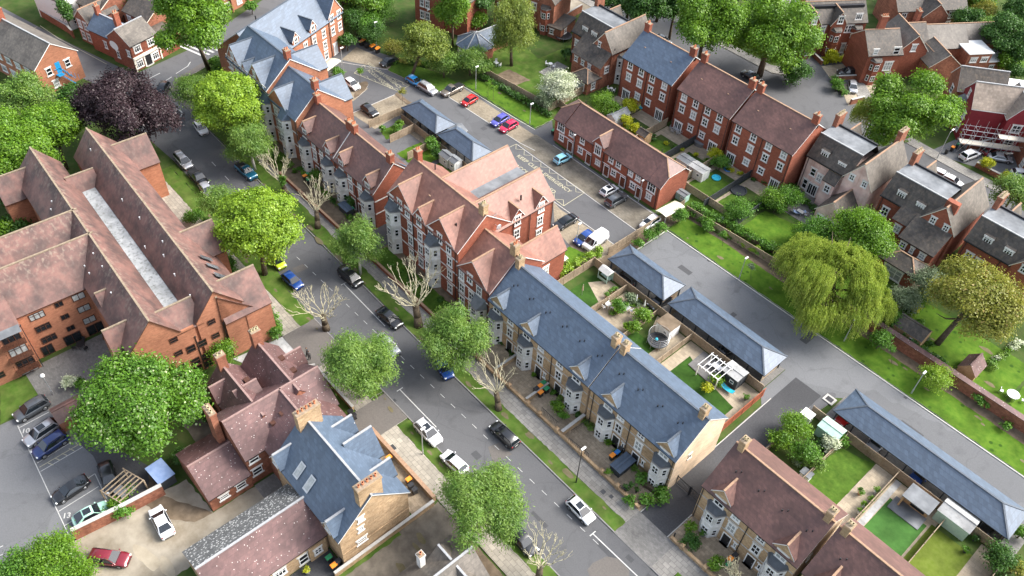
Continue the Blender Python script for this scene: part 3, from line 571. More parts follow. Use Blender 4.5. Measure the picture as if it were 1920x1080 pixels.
b.gable(-106.4, -96.5, -9, 16, 8.9, RZ, 'y', off=0.3, oh=.3); b.gable(-112.5, -102.5, -9, 16, 9.2, RZ, 'y', off=.2, oh=.3); b.gable(-106, -94.9, -30, 2.6, 8.8, 12.6, 'y', oh=.3)
BR = dict(sur=None, fr='brownf')
for y, zs in ((17.6, (8.2,5.5,2.8,.9)), (22.9, (8.2,5.4))):
    for z in zs: b.win(-81, y, z, 'e', w=1.1, h=.95, style='plain', **BR)
for y in (19.3, 20.9):
    for z in (5.2, 2.5): b.win(-81, y, z, 'e', w=1.25, h=1.3, style='plain', **BR)
for y in (19.3, 20.9): b.win(-81, y, .9, 'e', w=1.25, h=1.3, style='plain', **BR)
for y, zs, w in ((5.7, (7.6,5.2,2.9), 2.0), (8.7, (7.9,5.4,3.0), 1.1), (11.3, (7.8,5.4,3.0), 1.7)):
    for i, z in enumerate(zs): b.win(-96.5, y-.65, z, 'e', w=w, h=1.2 if w > 1.2 else .9, style='triple' if w > 1.8 else 'sash1', gl='glass2' if (y > 11 and i < 2) else None, **BR)
for y, w in ((8.4, 2.4), (11.6, 2.4), (4.9, 1.6)): b.win(-96.5, y-.65, 1.0, 'e', w=w, h=1.9, style='sash1', **BR)
for i, z in enumerate((7.4, 4.9, 2.4)):
    b.win(-94.9, 1.1, z, 'e', w=2.3, h=1.9, style='triple', **BR)
    m = MB(); m.box(-94.9, -93.9, -.4, 2.5, z-1.15, z-1.0)
    for yy in np.arange(-.4, 2.51, .29): m.bar((-93.93, yy, z-1), (-93.93, yy, z-.1), .03)
    m.bar((-93.93, -.4, z-.1), (-93.93, 2.5, z-.1), .06); m.bar((-94.9, -.4, z-.1), (-93.93, -.4, z-.1), .05); m.bar((-94.9, 2.5, z-.1), (-93.93, 2.5, z-.1), .05)
    if i == 0: m.mesh([(-94.85, -.5, 9.0), (-93.6, -.5, 8.75), (-93.6, 2.6, 8.75), (-94.85, 2.6, 9.0), (-94.85, -.5, 9.05), (-93.6, -.5, 8.8), (-93.6, 2.6, 8.8), (-94.85, 2.6, 9.05)], [(0,1,2,3), (7,6,5,4), (1,5,6,2)], 1)
    m.build('balcony', [K['brownf'], K['lead']], b.t).location = (81, -20, 0)
b.win(-94.9, 1.1, .95, 'e', w=2.3, h=1.8, style='sash1', **BR)
for yy in (-2.3, -5, -8): 
    for z in (7.0, 4.5, 1.9): b.win(-94.9, yy, z, 'e', w=1.3, h=1.1, style='plain', **BR)
for y in (19.95, 24.0, 27.6): b.pipe(-80.93, y+.3, 7)
b.pipe(-94.85, 2.75, 8.6)
rr = random.Random(3)
v_ = MB()
for i in range(16):
    x = rr.uniform(-122, -84); 
    if i % 2: y = rr.uniform(20.9, 23.4); z = 9.3+(y-20.6)*1.07
    else: y = rr.uniform(13.0, 15.0); z = 9.3+(y-12)*1.08
    v_.tube((x, y, z), (x, y, z+.45), .07, n=6); v_.tube((x, y, z+.38), (x, y, z+.5), .11, n=6)
v_.build('roof_vents', K['white'], b.t).location = (81, -20, 0)
for x, w in ((-90.2, .9), (-88.2, .9), (-85.8, 1.1)):   # roof lights on the street slope
    m = MB(); z = 10.2; y = 27.1
    m.mesh([(x-w/2, y-.7, z+.75), (x+w/2, y-.7, z+.75), (x+w/2, y+.7, z-.85), (x-w/2, y+.7, z-.85)], [(0,3,2,1), (0,1,2,3)], 0); m.build('roof_light', K['lead'], b.t).location = (81, -20, .45)
b.win(-84.2, 19.8, 10.3, 'e', w=1.3, h=1.6, style='plain', sur=None, fr='white', gl='glass2', name='roof_light')
b.done(('brick_o', 'felt_w'), ('tile_a', 'brownf', 'ridge', 'brownf'), ('brick_o', 'brownf'))
# mauve tiled brick houses
b = Bld('mauve_tiled_house', 'rambling old brick house with speckled mauve roofs and tall chimneys', 'house', -65, 20)
b.gable(-68.6, -60.6, 16.0, 29.2, 5.7, 9.0, 'y'); b.gable(-73.7, -63, 22.9, 28.2, 5.6, 8.8, rm=4, ends=(1,0)); b.gable(-73.9, -63, 17.9, 22.9, 5.2, 8.1, rm=4, ends=(1,0)); b.gable(-64.5, -58.1, 18.8, 28.7, 5.7, 9.0)
b.gable(-71.6, -69.4, 26.2, 30.0, 5.2, 6.9, 'y', rm=0, ends=(0,1)); b.gable(-70.4, -67.5, 19.5, 22.6, 6.3, 7.6, 'y', rm=0); b.gable(-72.8, -70.6, 17.6, 20, 5.6, 7.3, 'y', rm=4, ends=(1,0))
b.gable(-68.4, -60.35, 10.4, 15.95, 2.9, 5.1, 'y', ends=(1,0))
b.win(-60.6, 17.0, 4.9, 'e', w=1.3, h=1.3, style='plain'); b.win(-60.6, 17.0, 2.2, 'e', w=1.3, h=1.3, style='plain') ; b.win(-60.35, 14.5, 1.7, 'e', w=1.3, h=1.1, style='plain'); b.win(-60.35, 12.2, 1.6, 'e', w=1.2, h=.8, style='plain'); 
b.chim(-73.3, 25.6, 8, 11.2, 1.3, .9, 3, 'brick_old', 'pot', 'y'); b.chim(-73.2, 20.4, 7.4, 10.4, 1.2, .9, 2, 'brick_old', 'pot', 'y'); b.chim(-66.1, 15.3, 4.5, 10.6, 1.9, .8, 3, 'brick_old', 'pot', 'x')
for x, y, z in ((-70, 27.0, 7.45), (-67.5, 27.2, 7.2), (-69.8, 21.8, 7.3)): b.r.box(x-.4, x+.4, y-.35, y+.35, z, z+.25, 1)
for y in (21.0, 22.4): b.r.box(-62.2, -61.6, y-.4, y+.4, 7.2+(y-21)*.5, 7.5+(y-21)*.55, 1)
b.done(('brick_old',), ('tile_m', 'brownf', 'ridge_m', 'black', 'tile_m'), ('stone_w', 'black_p'))
# slate villa with five dormers
b = Bld('slate_villa', 'buff stone villa with blue slate roof, five small dormers and two rows of terracotta pots', 'house', -51, 23.3)
b.gable(-58.0, -44.1, 18.6, 28.1, 6.2, 10.9, oe=.15, rm=0)
for x, w, zp in ((-55.9, 2.0, 8.6), (-52.3, 4.2, 9.7), (-47.9, 2.2, 8.6)):
    b.gable(x-w/2, x+w/2, 25, 28.4+(.5 if w > 3 else 0), 6.9 if w < 3 else 6.6, zp, 'y', z0=6, oh=.25, ends=(0,1)); b.win(x, 28.4+(.5 if w > 3 else 0), 7.0, 'n', w=.9, h=1.1)
for x in (-57.2, -45.9): b.gable(x-1.05, x+1.05, 18.3, 22, 6.7, 8.3, 'y', z0=5.6, oh=.25, ends=(1,0)); b.win(x, 18.3, 6.8, w=.9, h=.9)
for x in (-54.9, -51.9, -49): b.win(x, 28.1, 4.4, 'n'); b.win(x, 28.1, 1.6, 'n', w=1.4)
for x, y in ((-53.9, 19.7), (-51.6, 19.6)):
    m = MB(); z = 7.45; m.mesh([(x-.5, y-.75, z-.6), (x+.5, y-.75, z-.6), (x+.5, y+.75, z+.85), (x-.5, y+.75, z+.85)], [(0,1,2,3)], 0)
    m.mesh([(x-.36, y-.6, z-.43), (x+.36, y-.6, z-.43), (x+.36, y+.6, z+.74), (x-.36, y+.6, z+.74)], [(0,1,2,3)], 1); m.build('roof_light', [K['metal'], K['glass2']], b.t).location = (51, -23.3, .12)
for y, z, w, h in ((21.6, 7.6, .8, .9), (21.4, 5.6, .7, .8), (21.3, 3.0, 1.3, .9)): b.win(-44.1, y, z, 'e', w=w, h=h, style='plain')
b.tr.box(-44.1, -44.05, 18.7, 28.0, 2.6, 2.75, 0)
b.chim(-44.7, 23.4, 9.5, 12.9, 3.1, .95, 5, 'stone_y', 'terra', 'y'); b.chim(-57.3, 23.6, 9.5, 12.9, 3.1, .95, 5, 'stone_y', 'terra', 'y')
b.done(('stone_y',), ('slate', 'white', 'ridge_p', 'black'), ('stone_y', 'black_p'))
b = Bld('long_outbuilding', 'long low stone range, half mauve tiles and half lichened slates', 'house', -51.3, 8)
b.gable(-55.5, -47.3, 5.0, 18.5, 3.5, 6.1, 'y', rm=0, wm=0)
# left slope slates: proud sheet on the -x slope
s_ = (6.1-3.5)/4.1; zz = lambda x: 3.5+(x+55.5)*s_+.21
b.r.mesh([(-55.85, 4.86, zz(-55.85)), (-51.42, 4.86, zz(-51.42)), (-51.42, 18.6, zz(-51.42)), (-55.85, 18.6, zz(-55.85))], [(0,1,2,3)], 4)
for y in (8.9, 12.2, 6.3): b.win(-47.3, y, 1.9, 'e', w=1.4, h=1.2, style='triple')
b.win(-47.3, 15.2, 1.4, 'e', w=1.2, h=1.8, style='plain')
b.w.box(-48.6, -47.0, 15.9, 18.2, 0, 3.0); b.win(-47.0, 17, 1.6, 'e', w=.9, h=1.1)
b.done(('stone_y',), ('tile_m', 'brownf', 'ridge_p', 'black', 'tile_gl'))
b = Bld('corner_house', 'grey slate roof with pale ridge just showing at the bottom edge', 'house', -30, 20, R(0))
b.gable(-37.5, -30, 14, 29.3, 3.5, 6.4, 'y'); b.gable(-36.5, -30, 24.3, 29.2, 3.6, 6.0); b.chim(-36.6, 24.3, 4.5, 7, .7, .7, 1, 'stone_w', 'terra')
b.done(('stone_y',), ('slate_l', 'white', 'ridge_p', 'black'))
# ---------------------------------------------------------------- Victorian villas on the far road
def villa(name, label, x0, xr, xg0, xg1, y0, wall, gwall, gz=11.3, ext=None, ext_mi=0, dorm=(), chim=(), wins=(), yb=132, gy=None, gwins=(), gy1=None, fz=10.9):
    b = Bld(name, label, 'villa', (x0+xg1)/2, y0+5, 0, 'Victorian villas with flat topped slate roofs')
    yf = y0+2.2; yk = y0+6.6
    b.w.box(x0, xr, y0, y0+9.5, 0, 7.5)
    b.r.mesh([(x0-.1, y0-.3, 7.2), (xr, y0-.3, 7.2), (xr, yf, fz), (x0-.1, yf, fz), (xr, yk, fz), (x0-.1, yk, fz), (xr, y0+9.8, 7.2), (x0-.1, y0+9.8, 7.2)], [(0,1,2,3), (5,4,6,7)], 0)
    b.r.mesh([(x0, yf, fz-.02), (xr, yf, fz-.02), (xr, yk, fz-.02), (x0, yk, fz-.02)], [(0,1,2,3)], 4); b.w.box(x0, x0+.2, y0+.2, y0+9.3, 7.4, 7.6)
    b.w.mesh([(x0, y0, 7.5), (x0, y0+9.5, 7.5), (x0, yk, fz-.05), (x0, yf, fz-.05)], [(0,1,2,3)], 0)
    b.r.box(x0-.1, xr, yf-.12, yf+.12, fz-.05, fz+.1, 5); b.r.box(x0-.1, xr, yk-.12, yk+.15, fz-.05, fz+.3, 3); b.r.box(x0-.15, xr, y0-.42, y0-.28, 7.05, 7.25, 3)
    gy = y0-.5 if gy is None else gy
    b.gable(xg0, xg1, gy, gy1 or y0+11.2, 7.6, gz, 'y', wm=1, rm=6, ends=(1,1))
    b.gable(x0+1, x0+3.8, y0+6, y0+11, 7.6, 10.2, 'y', wm=0, rm=6, ends=(0,1))
    for x, z in dorm:
        b.r.box(x-.8, x+.8, y0+.5, y0+2.3, z-.7, z+.8, 0); b.win(x, y0+.5, z, w=1.25, h=1.0, style='triple')
    for x, y, n in chim: b.chim(x, y, 9, 13.2, 2.2, .8, n, 'brick_old', 'pot', 'y')
    for x, y, z, w, h, st in wins: b.win(x, y, z, w=w, h=h, style=st)
    for x, y, z, w, h, st in gwins: b.win(x, y, z, w=w, h=h, style=st)
    if ext: ext(b)
    b.pipe(x0+.4, y0-.1, 7.2); b.pipe(xr-3.5, y0-.1, 7.2)
    b.done((wall, gwall, wall), ('slate_o', 'cream', 'ridge_b', 'black', 'lead', 'ridge_p', 'slate_l')); return b
def e1(b):
    b.gable(-47.2, -44.9, 119.7, 122, 5.4, 6.8, 'x', oh=.2); b.win(-46.0, 119.7, 4.0, w=1, h=1.4)
    b.gable(-44.6, -39.7, 115.0, 120.6, 3.0, 5.8, 'y', wm=2, ends=(1,0)); b.win(-43.5, 115, 1.5, w=1.0, h=1.5); b.win(-41.6, 115, 1.2, w=1.8, h=2, style='french')
villa('villa', 'villa with patchy pink painted walls, flat grey roof and steep grey gable', -51.9, -43.6, -44.3, -39.2, 121, 'pinkwall', 'pinkwall', dorm=((-49.3, 8.6), (-45.8, 8.2)), chim=((-51.6, 127.6, 3), (-42, 132, 2)),
      wins=((-49.9, 121, 4.6, 1, 1.5, 'plain'), (-48.5, 121, 4.2, 1, 1.5, 'sash'), (-50.6, 121, 1.6, .9, 1.9, 'plain'), (-49, 121, 1.25, 1.8, 2.2, 'french'), (-47, 121, 1.4, .6, .8, 'plain')), gwins=((-43.0, 120.5, 8.0, .8, 1.1, 'sash'), (-40.6, 120.5, 8.0, .8, 1.1, 'sash')), ext=e1)
def e2(b):
    b.w.box(-30.8, -24.9, 117.3, 121.5, 0, 5.2); b.r.mesh([(-31, 117.0, 5.1), (-24.7, 117.0, 5.1), (-24.7, 121.4, 7.7), (-31, 121.4, 7.7)], [(0,1,2,3)], 0); b.r.mesh([(-31,117,5.1),(-24.7,117,5.1),(-24.7,117,4.9),(-31,117,4.9)], [(3,2,1,0)], 3)
    b.w.poly([(-24.9, 117.3, 5.2), (-24.9, 121.4, 5.2), (-24.9, 121.4, 7.6)])
    b.w.box(-33.6, -30.8, 119.5, 121.5, 0, 6.0); b.r.mesh([(-33.8, 119.2, 5.9), (-30.8, 119.2, 5.9), (-30.8, 121.6, 7.6), (-33.8, 121.6, 7.6)], [(0,1,2,3)], 0)
    b.hip(-31.2, -25.0, 113.2, 117.2, 2.8, 4.4, 2.2, 2.0); b.win(-32.4, 119.5, 4.4, w=1, h=1.4)
    for x in (-29.8, -28.2, -26.4): b.win(x, 117.3, 3.9, w=.9 if x != -28.2 else .5, h=1.0)
    b.win(-28.3, 113.2, 1.25, w=3.2, h=2.0, style='triple'); b.w.box(-28.2, -26.2, 122.2, 123.2, 8, 11.9); 
villa('villa', 'bright red brick villa with leaded flat roof, three white dormers and a planted parapet', -37.6, -28.5, -30.2, -24.6, 121.6, 'brick', 'brick', dorm=((-34.9, 8.6), (-31.4, 8.4)), chim=((-37.2, 128.4, 3),),
      wins=((-36.0, 121.6, 4.6, 1.1, 1.6, 'sash'), (-34, 121.6, 1.6, 1.1, 1.8, 'sash')), gwins=((-28.4, 121.1, 8.1, .8, 1.2, 'sash'), (-26.1, 121.1, 8.0, .8, 1.1, 'sash')), ext=e2)
villa('villa', 'red brick villa behind the bronze tree at the right edge', -23.0, -13.5, -15.3, -9.8, 122.3, 'brick', 'brick', dorm=((-20.2, 8.6), (-16.8, 8.5)), chim=((-22.6, 128.6, 3),),
      wins=((-21.3, 122.3, 4.6, 1.1, 1.6, 'sash'), (-19.6, 122.3, 4.4, 1.1, 1.6, 'sash')), gwins=((-13.6, 121.8, 8, .8, 1.2, 'sash'), (-11.5, 121.8, 8, .8, 1.2, 'sash')))
def e0(b):
    b.w.box(-104.3, -96.3, 115.0, 119, 0, 5.1); b.r.mesh([(-104.5, 114.6, 5.0), (-96.0, 114.6, 5.0), (-96.0, 118.4, 8.2), (-104.5, 118.4, 8.2)], [(0,1,2,3)], 0)
    b.w.poly([(-96.3, 115, 5.1), (-96.3, 118.4, 5.1), (-96.3, 118.4, 8.0)])
    b.hip(-100.9, -96.4, 111.6, 115.2, 2.7, 4.4, 1.9, 1.9); b.win(-98.8, 111.6, 1.5, w=3.2, h=1.5, style='triple'); b.win(-96.4, 113.4, 1.5, 'e', w=1, h=1.3)
    for x in (-103.2, -101.3, -99.4): b.win(x, 115, 3.9, w=.8, h=.9, style='plain')
    b.win(-96.3, 116.8, 4.0, 'e', w=1.1, h=1.3); b.bay(-96.0, 120.6, 5.9, (1.6, 4.6), 2.6, 1.0, face='e', roof='slate_o')
villa('villa', 'brown villa with two small gabled dormers left of the slate roofed town houses', -107.6, -98.5, -101.0, -96.0, 118, 'brick_old', 'brick_old', gz=10.9, dorm=((-104.8, 8.4), (-102.2, 8.4)), chim=((-107.4, 125, 5),), wins=((-106.2, 118, 5, .9, 1.3, 'sash'),), gwins=((-99.6, 117.5, 7.9, .7, 1.0, 'plain'),), ext=e0)
# ---------------------------------------------------------------- top right villas
def block(name, label, px, py, rot, blocks, wins=(), walls=('brick_old',), roofs=('slate_o', 'cream', 'ridge_b', 'black'), chim=(), bays=(), cat='house', extra=None, group=None, pipes=()):
    b = Bld(name, label, cat, px, py, rot, group)
    for k in blocks:
        if k[0] == 'g': b.gable(*[px+v for v in k[1:3]], *[py+v for v in k[3:5]], *k[5:7], *k[7:8], **(k[8] if len(k) > 8 else {}))
        if k[0] == 'h': b.hip(px+k[1], px+k[2], py+k[3], py+k[4], *k[5:9])
        if k[0] == 'b': b.w.box(px+k[1], px+k[2], py+k[3], py+k[4], k[5], k[6], k[7] if len(k) > 7 else 0); 
        if k[0] == 'f': b.r.box(px+k[1], px+k[2], py+k[3], py+k[4], k[5], k[6], k[7], top=k[7])
    for x, y, z, fc, w, h, st in wins: b.win(px+x, py+y, z, fc, w=w, h=h, style=st)
    for x, y, z0, z1, w, n, ax in chim: b.chim(px+x, py+y, z0, z1, w, .8, n, 'brick', 'terra', ax)
    for x, y, z1, lv, fc, w in bays: b.bay(px+x, py+y, z1, lv, w, 1.0, face=fc, col='brick' if 'brick' in walls[0] else walls[0], roof='slate_o')
    for x, y, z in pipes: b.pipe(px+x, py+y, z)
    if extra: extra(b)
    b.done(walls, roofs); return b
ws = lambda xs, y, zs, fc='s', w=1.1, h=1.6, st='sash': [(x, y, z, fc, w, h, st) for x in xs for z in zs]
wy = lambda x, ys, zs, fc='e', w=1.1, h=1.6, st='sash': [(x, y, z, fc, w, h, st) for y in ys for z in zs]
# origin = lower corner; local x to the right of the picture (gable side), facade faces local -y
block('red_brick_villa', 'red brick semi-detached villa with greenish flat roof at the top right', 'x' and -71.3, 171.3, R(57),
      [('g', -15, 0, 0, 7.0, 7.5, 10.6, 'x'), ('g', -8.5, -5.2, -.8, 4, 7.6, 10.2, 'y', dict(ends=(1,0))), ('g', -14.5, -11, -.8, 4, 7.6, 10.2, 'y', dict(ends=(1,0))), ('f', -13, -.5, 2.2, 4.8, 9.6, 10.3, 3)],
      wins=ws((-6.8, -12.8), -.8, (8.6,)) + ws((-3.4, -4.6, -9.8), 0, (6.0,))+[(-2.2, .3, 8.6, 's', 1.3, 1.2, 'triple'), (-3.6, 0, 1.4, 's', 1.0, 2.1, 'plain')], bays=((-1.9, 0, 6.2, (1.6, 4.6), 's', 2.4), (-7.0, -.8, 6.2, (1.6, 4.6), 's', 2.4), (-12.8, -.8, 6.2, (1.6, 4.6), 's', 2.4)), walls=('brick',), cat='villa', chim=((-14.5, 3.5, 9, 12.5, 1.2, 3, 'y'),))
block('red_brick_villa', 'red brick villa with tall chimney, white dormers and gabled side wing at top right', -60.2, 166.6, R(57),
      [('g', -7.0, 0.5, 0, 8.5, 6.6, 9.9, 'x'), ('g', 0.4, 7.0, 1.5, 10.5, 6.2, 9.7, 'y', dict(rm=4, ends=(1,1))), ('g', 3, 9.0, 4, 12.5, 5.6, 8.8, 'x'), ('g', 7.0, 9.6, 1, 5, 4.2, 6.0, 'y')],
      wins=[(-5.8, .0, 7.3, 's', 1.0, 1.2, 'plain'), (-1.2, 0, 7.4, 's', 1.3, 1.5, 'plain'), (3.6, 1.5, 7.0, 's', 1.1, 1.5, 'plain'), (-1.8, 0, 3.9, 's', 1.7, 1.9, 'triple'), (-1.2, 0, 1.3, 's', 1, 2, 'plain')]+wy(9, (6, 10), (3.6,), 'e', 1.0, 1.2), bays=((-4.9, 0, 5.4, (1.6, 4.1), 's', 2.5),), walls=('brick',), roofs=('slate_o', 'cream', 'ridge_b', 'black', 'slate_l'), cat='villa', chim=((-3.6, 4.6, 8.5, 12.8, 1.5, 3, 'x'), (7.5, 9.6, 7.5, 11, 1.2, 2, 'y')))
block('annexe_house', 'pale brick house with two white flat roofs at the top right', -57, 184, R(57), [('g', -14, 2, -3, 6, 5.2, 8.2, 'x'), ('b', 0, 5.4, -6.5, -1.5, 0, 5.6), ('f', -.2, 5.6, -6.7, -1.3, 5.6, 5.8, 4), ('b', 5.8, 12.5, -6, -1, 0, 3.2), ('f', 5.6, 12.7, -6.2, -.8, 3.2, 3.4, 4), ('g', -10, -3, -9, -2, 4.6, 7.2, 'y'), ('g', 2, 14, -1, 6, 5, 7.6, 'x')],
      wins=ws((1.5, 4.0), -6.5, (4.2,), w=1.4, h=1.0, st='triple')+ws((7, ), -6, (1.7,), w=1.0, h=1.3), walls=('brick_old',), roofs=('slate_l', 'cream', 'ridge_b', 'black', 'white'))
block('brown_roofed_house', 'long dark brown roofed house at the top edge behind the two red brick villas', *at(1668, 62), R(57), [('g', 0, 17, 0, 9, 5.4, 8.8, 'x'), ('g', 5, 11, -2.5, 5, 5.2, 8.0, 'y', dict(ends=(1,0)))], wins=ws((1.8, 13.5), 0, (4, 1.5)), roofs=('slate_o', 'cream', 'ridge_b', 'black'), chim=((15, 4.5, 8, 10.8, 1.1, 2, 'y'),))
# red painted villa with scaffolding
b = block('red_painted_villa', 'dark red painted villa with pale tiled roofs wrapped in scaffolding', -42.5, 161.0, R(38),
      [('g', 0, 9.5, -3.2, 3.6, 7.4, 10.9, 'x', dict(wm=0)), ('g', 6.4, 10.8, -5.0, 3, 7.2, 10.4, 'y', dict(ends=(1,0))), ('g', 9.4, 14, -2.6, 3.4, 7.0, 10.2, 'x'), ('g', -1.0, 8.0, 4.2, 10.5, 6.6, 9.9, 'x', dict(rm=4, wm=1)), ('b', 8, 14, 4.0, 9, 0, 7.5, 1), ('f', 8, 14.2, 3.9, 9.2, 7.5, 7.7, 5), ('g', 11.5, 13.6, -3.6, 0, 7.6, 8.9, 'y', dict(ends=(1,0)))],
      wins=[(0, .9, 8.0, 'w', .9, 1.4, 'plain'), (-1, 7, 5.0, 'w', 1.3, 1.4, 'plain')]+wy(0, (-1.4,), (4.6, 1.8), 'w', 1.1, 1.5)+ws((8.6,), -5.0, (5.2, 2.0), w=1.6)+ws((12.4,), -3.6, (5.2,), w=1.2), walls=('redpaint', 'brick_old'), roofs=('tile_p', 'white', 'ridge_p', 'white', 'slate_o', 'white'), cat='villa')
b.bay(-42.5, 161.0+1.6, 6.2, (1.8, 4.8), 2.6, 1.0, face='w', col='redpaint', roof='lead')
sc = MB(); zz_ = (0, 2.1, 4.2)
def sbar(p, q, r=.035): sc.tube(p, q, r, n=5, cap=False)
X0, X1, Y0, Y1 = -.8, 14.5, -7.6, -5.9
for x in np.arange(X0, X1+.1, 1.9):
    for y in (Y0, Y1): sbar((x, y, 0), (x, y, 6.6))
for z in (2.1, 4.2, 5.2, 3.1):
    for y in (Y0, Y1): sbar((X0-.3, y, z), (X1+.3, y, z))
    for x in np.arange(X0, X1+.1, 1.9): sbar((x, Y0, z), (x, Y1, z))
for z in (2.15, 4.25): sc.box(5.5 if z > 4 else X0, X1, Y0+.1, Y1-.1, z, z+.06, 1)
for x in np.arange(X0, X1-2, 3.8): sbar((x, Y0, 0), (x+1.9, Y0, 4.2))
t = thing('scaffolding', 'grey tube scaffolding with boards around the dark red painted villa', 'scaffolding', (-42.5, 161, 0), R(38)); sc.build('poles_and_boards', [K['metal'], K['cream']], t)
# ---------------------------------------------------------------- top centre and top left houses
block('brick_house', 'tall red gabled house with paired white windows at the top centre', -133.0, 104.2, R(18), [('g', -7.5, 0, 0, 9, 9.2, 12.2, 'y'), ('g', 0, 5.5, .8, 9, 8.2, 11.4, 'y')],
      wins=ws((-5.6, -4.2), 0, (8.1, 5.4, 2.6), w=.9)+ws((1.9, 3.4), .8, (8.4, 5.4), w=.9, h=1.5), walls=('brick',), roofs=('slate_o', 'cream', 'ridge_b', 'black'))
block('brick_house', 'old brick house with a white two storey bay above the conservatory garden', -121.5, 122, R(20), [('g', -6.5, 0, 0, 9, 7.6, 10.6, 'x'), ('g', -9, -3.0, -4.5, 3, 6.6, 9.2, 'y'), ('g', 0, 3.6, -.8, 8, 7.4, 9.6, 'y')],
      wins=ws((-7.6, -4.4), -4.5, (5.0, 2.0))+ws((-1.6,), 0, (5,)), bays=((1.7, -.8, 5.9, (1.6, 4.5), 's', 2.4),), walls=('brick_old',))
b = Bld('octagonal_sun_room', 'low octagonal sun room with hipped slate roof and white glazing', 'house', -122.5, 104.5, 0)
pl = [(-122.5+4.0*math.cos(a), 104.5+4.0*math.sin(a)) for a in np.arange(R(22.5), R(382), R(45))][:8]
b.w.prism(pl, 0, 2.6); pr = [(-122.5+4.4*math.cos(a), 104.5+4.4*math.sin(a)) for a in np.arange(R(22.5), R(382), R(45))][:8]
for i in range(8):
    p, q = pr[i], pr[(i+1)%8]; b.r.poly([(p[0], p[1], 2.6), (q[0], q[1], 2.6), (-122.5, 104.5, 4.9)]); b.r.bar((p[0], p[1], 2.68), (-122.5, 104.5, 4.98), .2, .1, 2)
b.r.poly([(p[0], p[1], 2.58) for p in pr][::-1], 1); b.gable(-123.5, -120.5, 104.5, 112, 2.6, 4.8, 'y', ends=(0,0))
for k in (4, 5, 6, 7):
    a = R(45*k); b.win(-122.5+3.7*math.cos(a)+.02*math.cos(a), 104.5+3.7*math.sin(a), 1.35, 's', w=2.3, h=1.9, style='triple', ang=a+math.pi/2)
b.done(('brick_old',), ('slate', 'white', 'ridge_p', 'black'))
block('garden_room', 'small brick garden room with grey felt roof beside a trampoline', -117.7, 121.5, R(16), [('b', -.5, 2.8, 0, 6.5, 0, 2.5), ('f', -.7, 3.0, -.2, 6.7, 2.5, 2.7, 0)], wins=[(.5, 0, 1.5, 's', .9, 1, 'plain'), (2.8, 2.0, 1.5, 'e', .9, 1.0, 'plain')], walls=('brick_old',))
block('brick_offices', 'long orange brick building with grey slate roof and bright blue fire stair', -160.3, 28.6, R(14), [('g', -55, 0, 0, 8.9, 5.8, 9.2, 'x')],
      wins=wy(0, (2.4, 6.4), (4.3,), 'e', 1.1, 1.5, 'plain')+wy(0, (2.9,), (1.5,), 'e', 1.2, 1.4, 'plain')+ws([-3-3.0*i for i in range(12)], 0, (4.4, 1.6), w=1.5, h=1.2, st='triple'), walls=('brick_o',), roofs=('slate_l', 'white', 'ridge_p', 'black'), chim=((-15, 4.4, 7, 11.4, 1.4, 2, 'y'),), cat='offices')
fs = MB()
for i in range(11): fs.box(.15, .95, 4.1+i*.2-.1, 4.1+i*.2+.1, 3.0-i*.27, 3.06-i*.27)
fs.box(.1, 1.2, 3.4, 4.6, 3.1, 3.18); fs.box(-.04, .02, 3.9, 4.9, 3.2, 5.4)
for y0_, y1_, z0_, z1_ in ((3.4, 4.6, 4.2, 4.2), (4.6, 6.3, 4.2, 1.4)): 
    for x in (.12, 1.15): fs.bar((x, y0_, z0_), (x, y1_, z1_), .08)
for i in range(6): fs.bar((1.15, 4.0+i*.6, 3.0-max(0, i-1)*.5), (1.15, 4.0+i*.6, 4.2-max(0, i-1)*.55), .05)
t = thing('fire_stair', 'bright blue metal fire stair on the end of the orange brick offices', 'stair', (-160.3, 28.6, 0), R(14)); fs.build('steps_and_rails', K['stair_b'], t)
b = block('corner_pub', 'old brick corner pub with a cream shop front and black door', -158.2, 45.9, R(15.5), [('g', -6.6, 0, 0, 6.4, 5.6, 8.0, 'y'), ('g', -13.5, -6.4, .6, 6.0, 4.7, 7.0, 'x', dict(rm=4)), ('b', -5, 0, 6.4, 11, 0, 4.6), ('f', -5.2, .2, 6.3, 11.2, 4.6, 4.8, 0)],
      wins=wy(0, (1.5, 4.8), (4.4,), 'e', 1.5, 1.3, 'triple')+wy(.05, (1.1, 5.0), (1.3,), 'e', 1.4, 1.4, 'triple')+[(-4.6, 0, 2.2, 's', .7, 1.4, 'plain'), (-1.0, 0, 3.6, 's', .8, 1.2, 'plain'), (-9.0, .6, 2.5, 's', .8, 1.4, 'plain')]+wy(0, (8.6,), (2.0,), 'e', 1.5, 1.3, 'triple'),
      walls=('brick',), roofs=('slate_l', 'white', 'ridge_p', 'black', 'slate'), chim=((-6.4, 3.0, 6.5, 9.4, 1.1, 2, 'y'), (-12.6, 3.3, 6, 8.8, .9, 2, 'y')), cat='pub')
b.door(-158.2, 45.9+3.2, 'e', w=1.4, h=2.3, col='black')
m = MB(); m.box(0, .35, -.1, 6.5, 2.55, 3.0); m.box(.02, .12, -.1, .25, 0, 2.55); m.box(.02, .12, 6.2, 6.5, 0, 2.55); m.box(.02, .12, 2.2, 2.4, 0, 2.55); m.box(.02, .12, 4.0, 4.2, 0, 2.55); m.build('shop_front', K['cream'], b.t)
m = MB(); n = 20; vv = [(-5.2+1.25*math.cos(2*math.pi*i/n), -.03, 4.0+.95*math.sin(2*math.pi*i/n)) for i in range(n)]; m.poly(vv); m.prism([(0,0),(.01,0),(0,.01)], 0, .01); m.build('painted_oval', K['white'], b.t)
block('white_rendered_house', 'white rendered gable end at the very top left', -186.0, 40.5, R(14), [('g', -5, 5, 0, 8, 6.6, 9.2, 'x')], wins=wy(5, (2, 5), (4.6, 1.8), 'e'), walls=('white',))
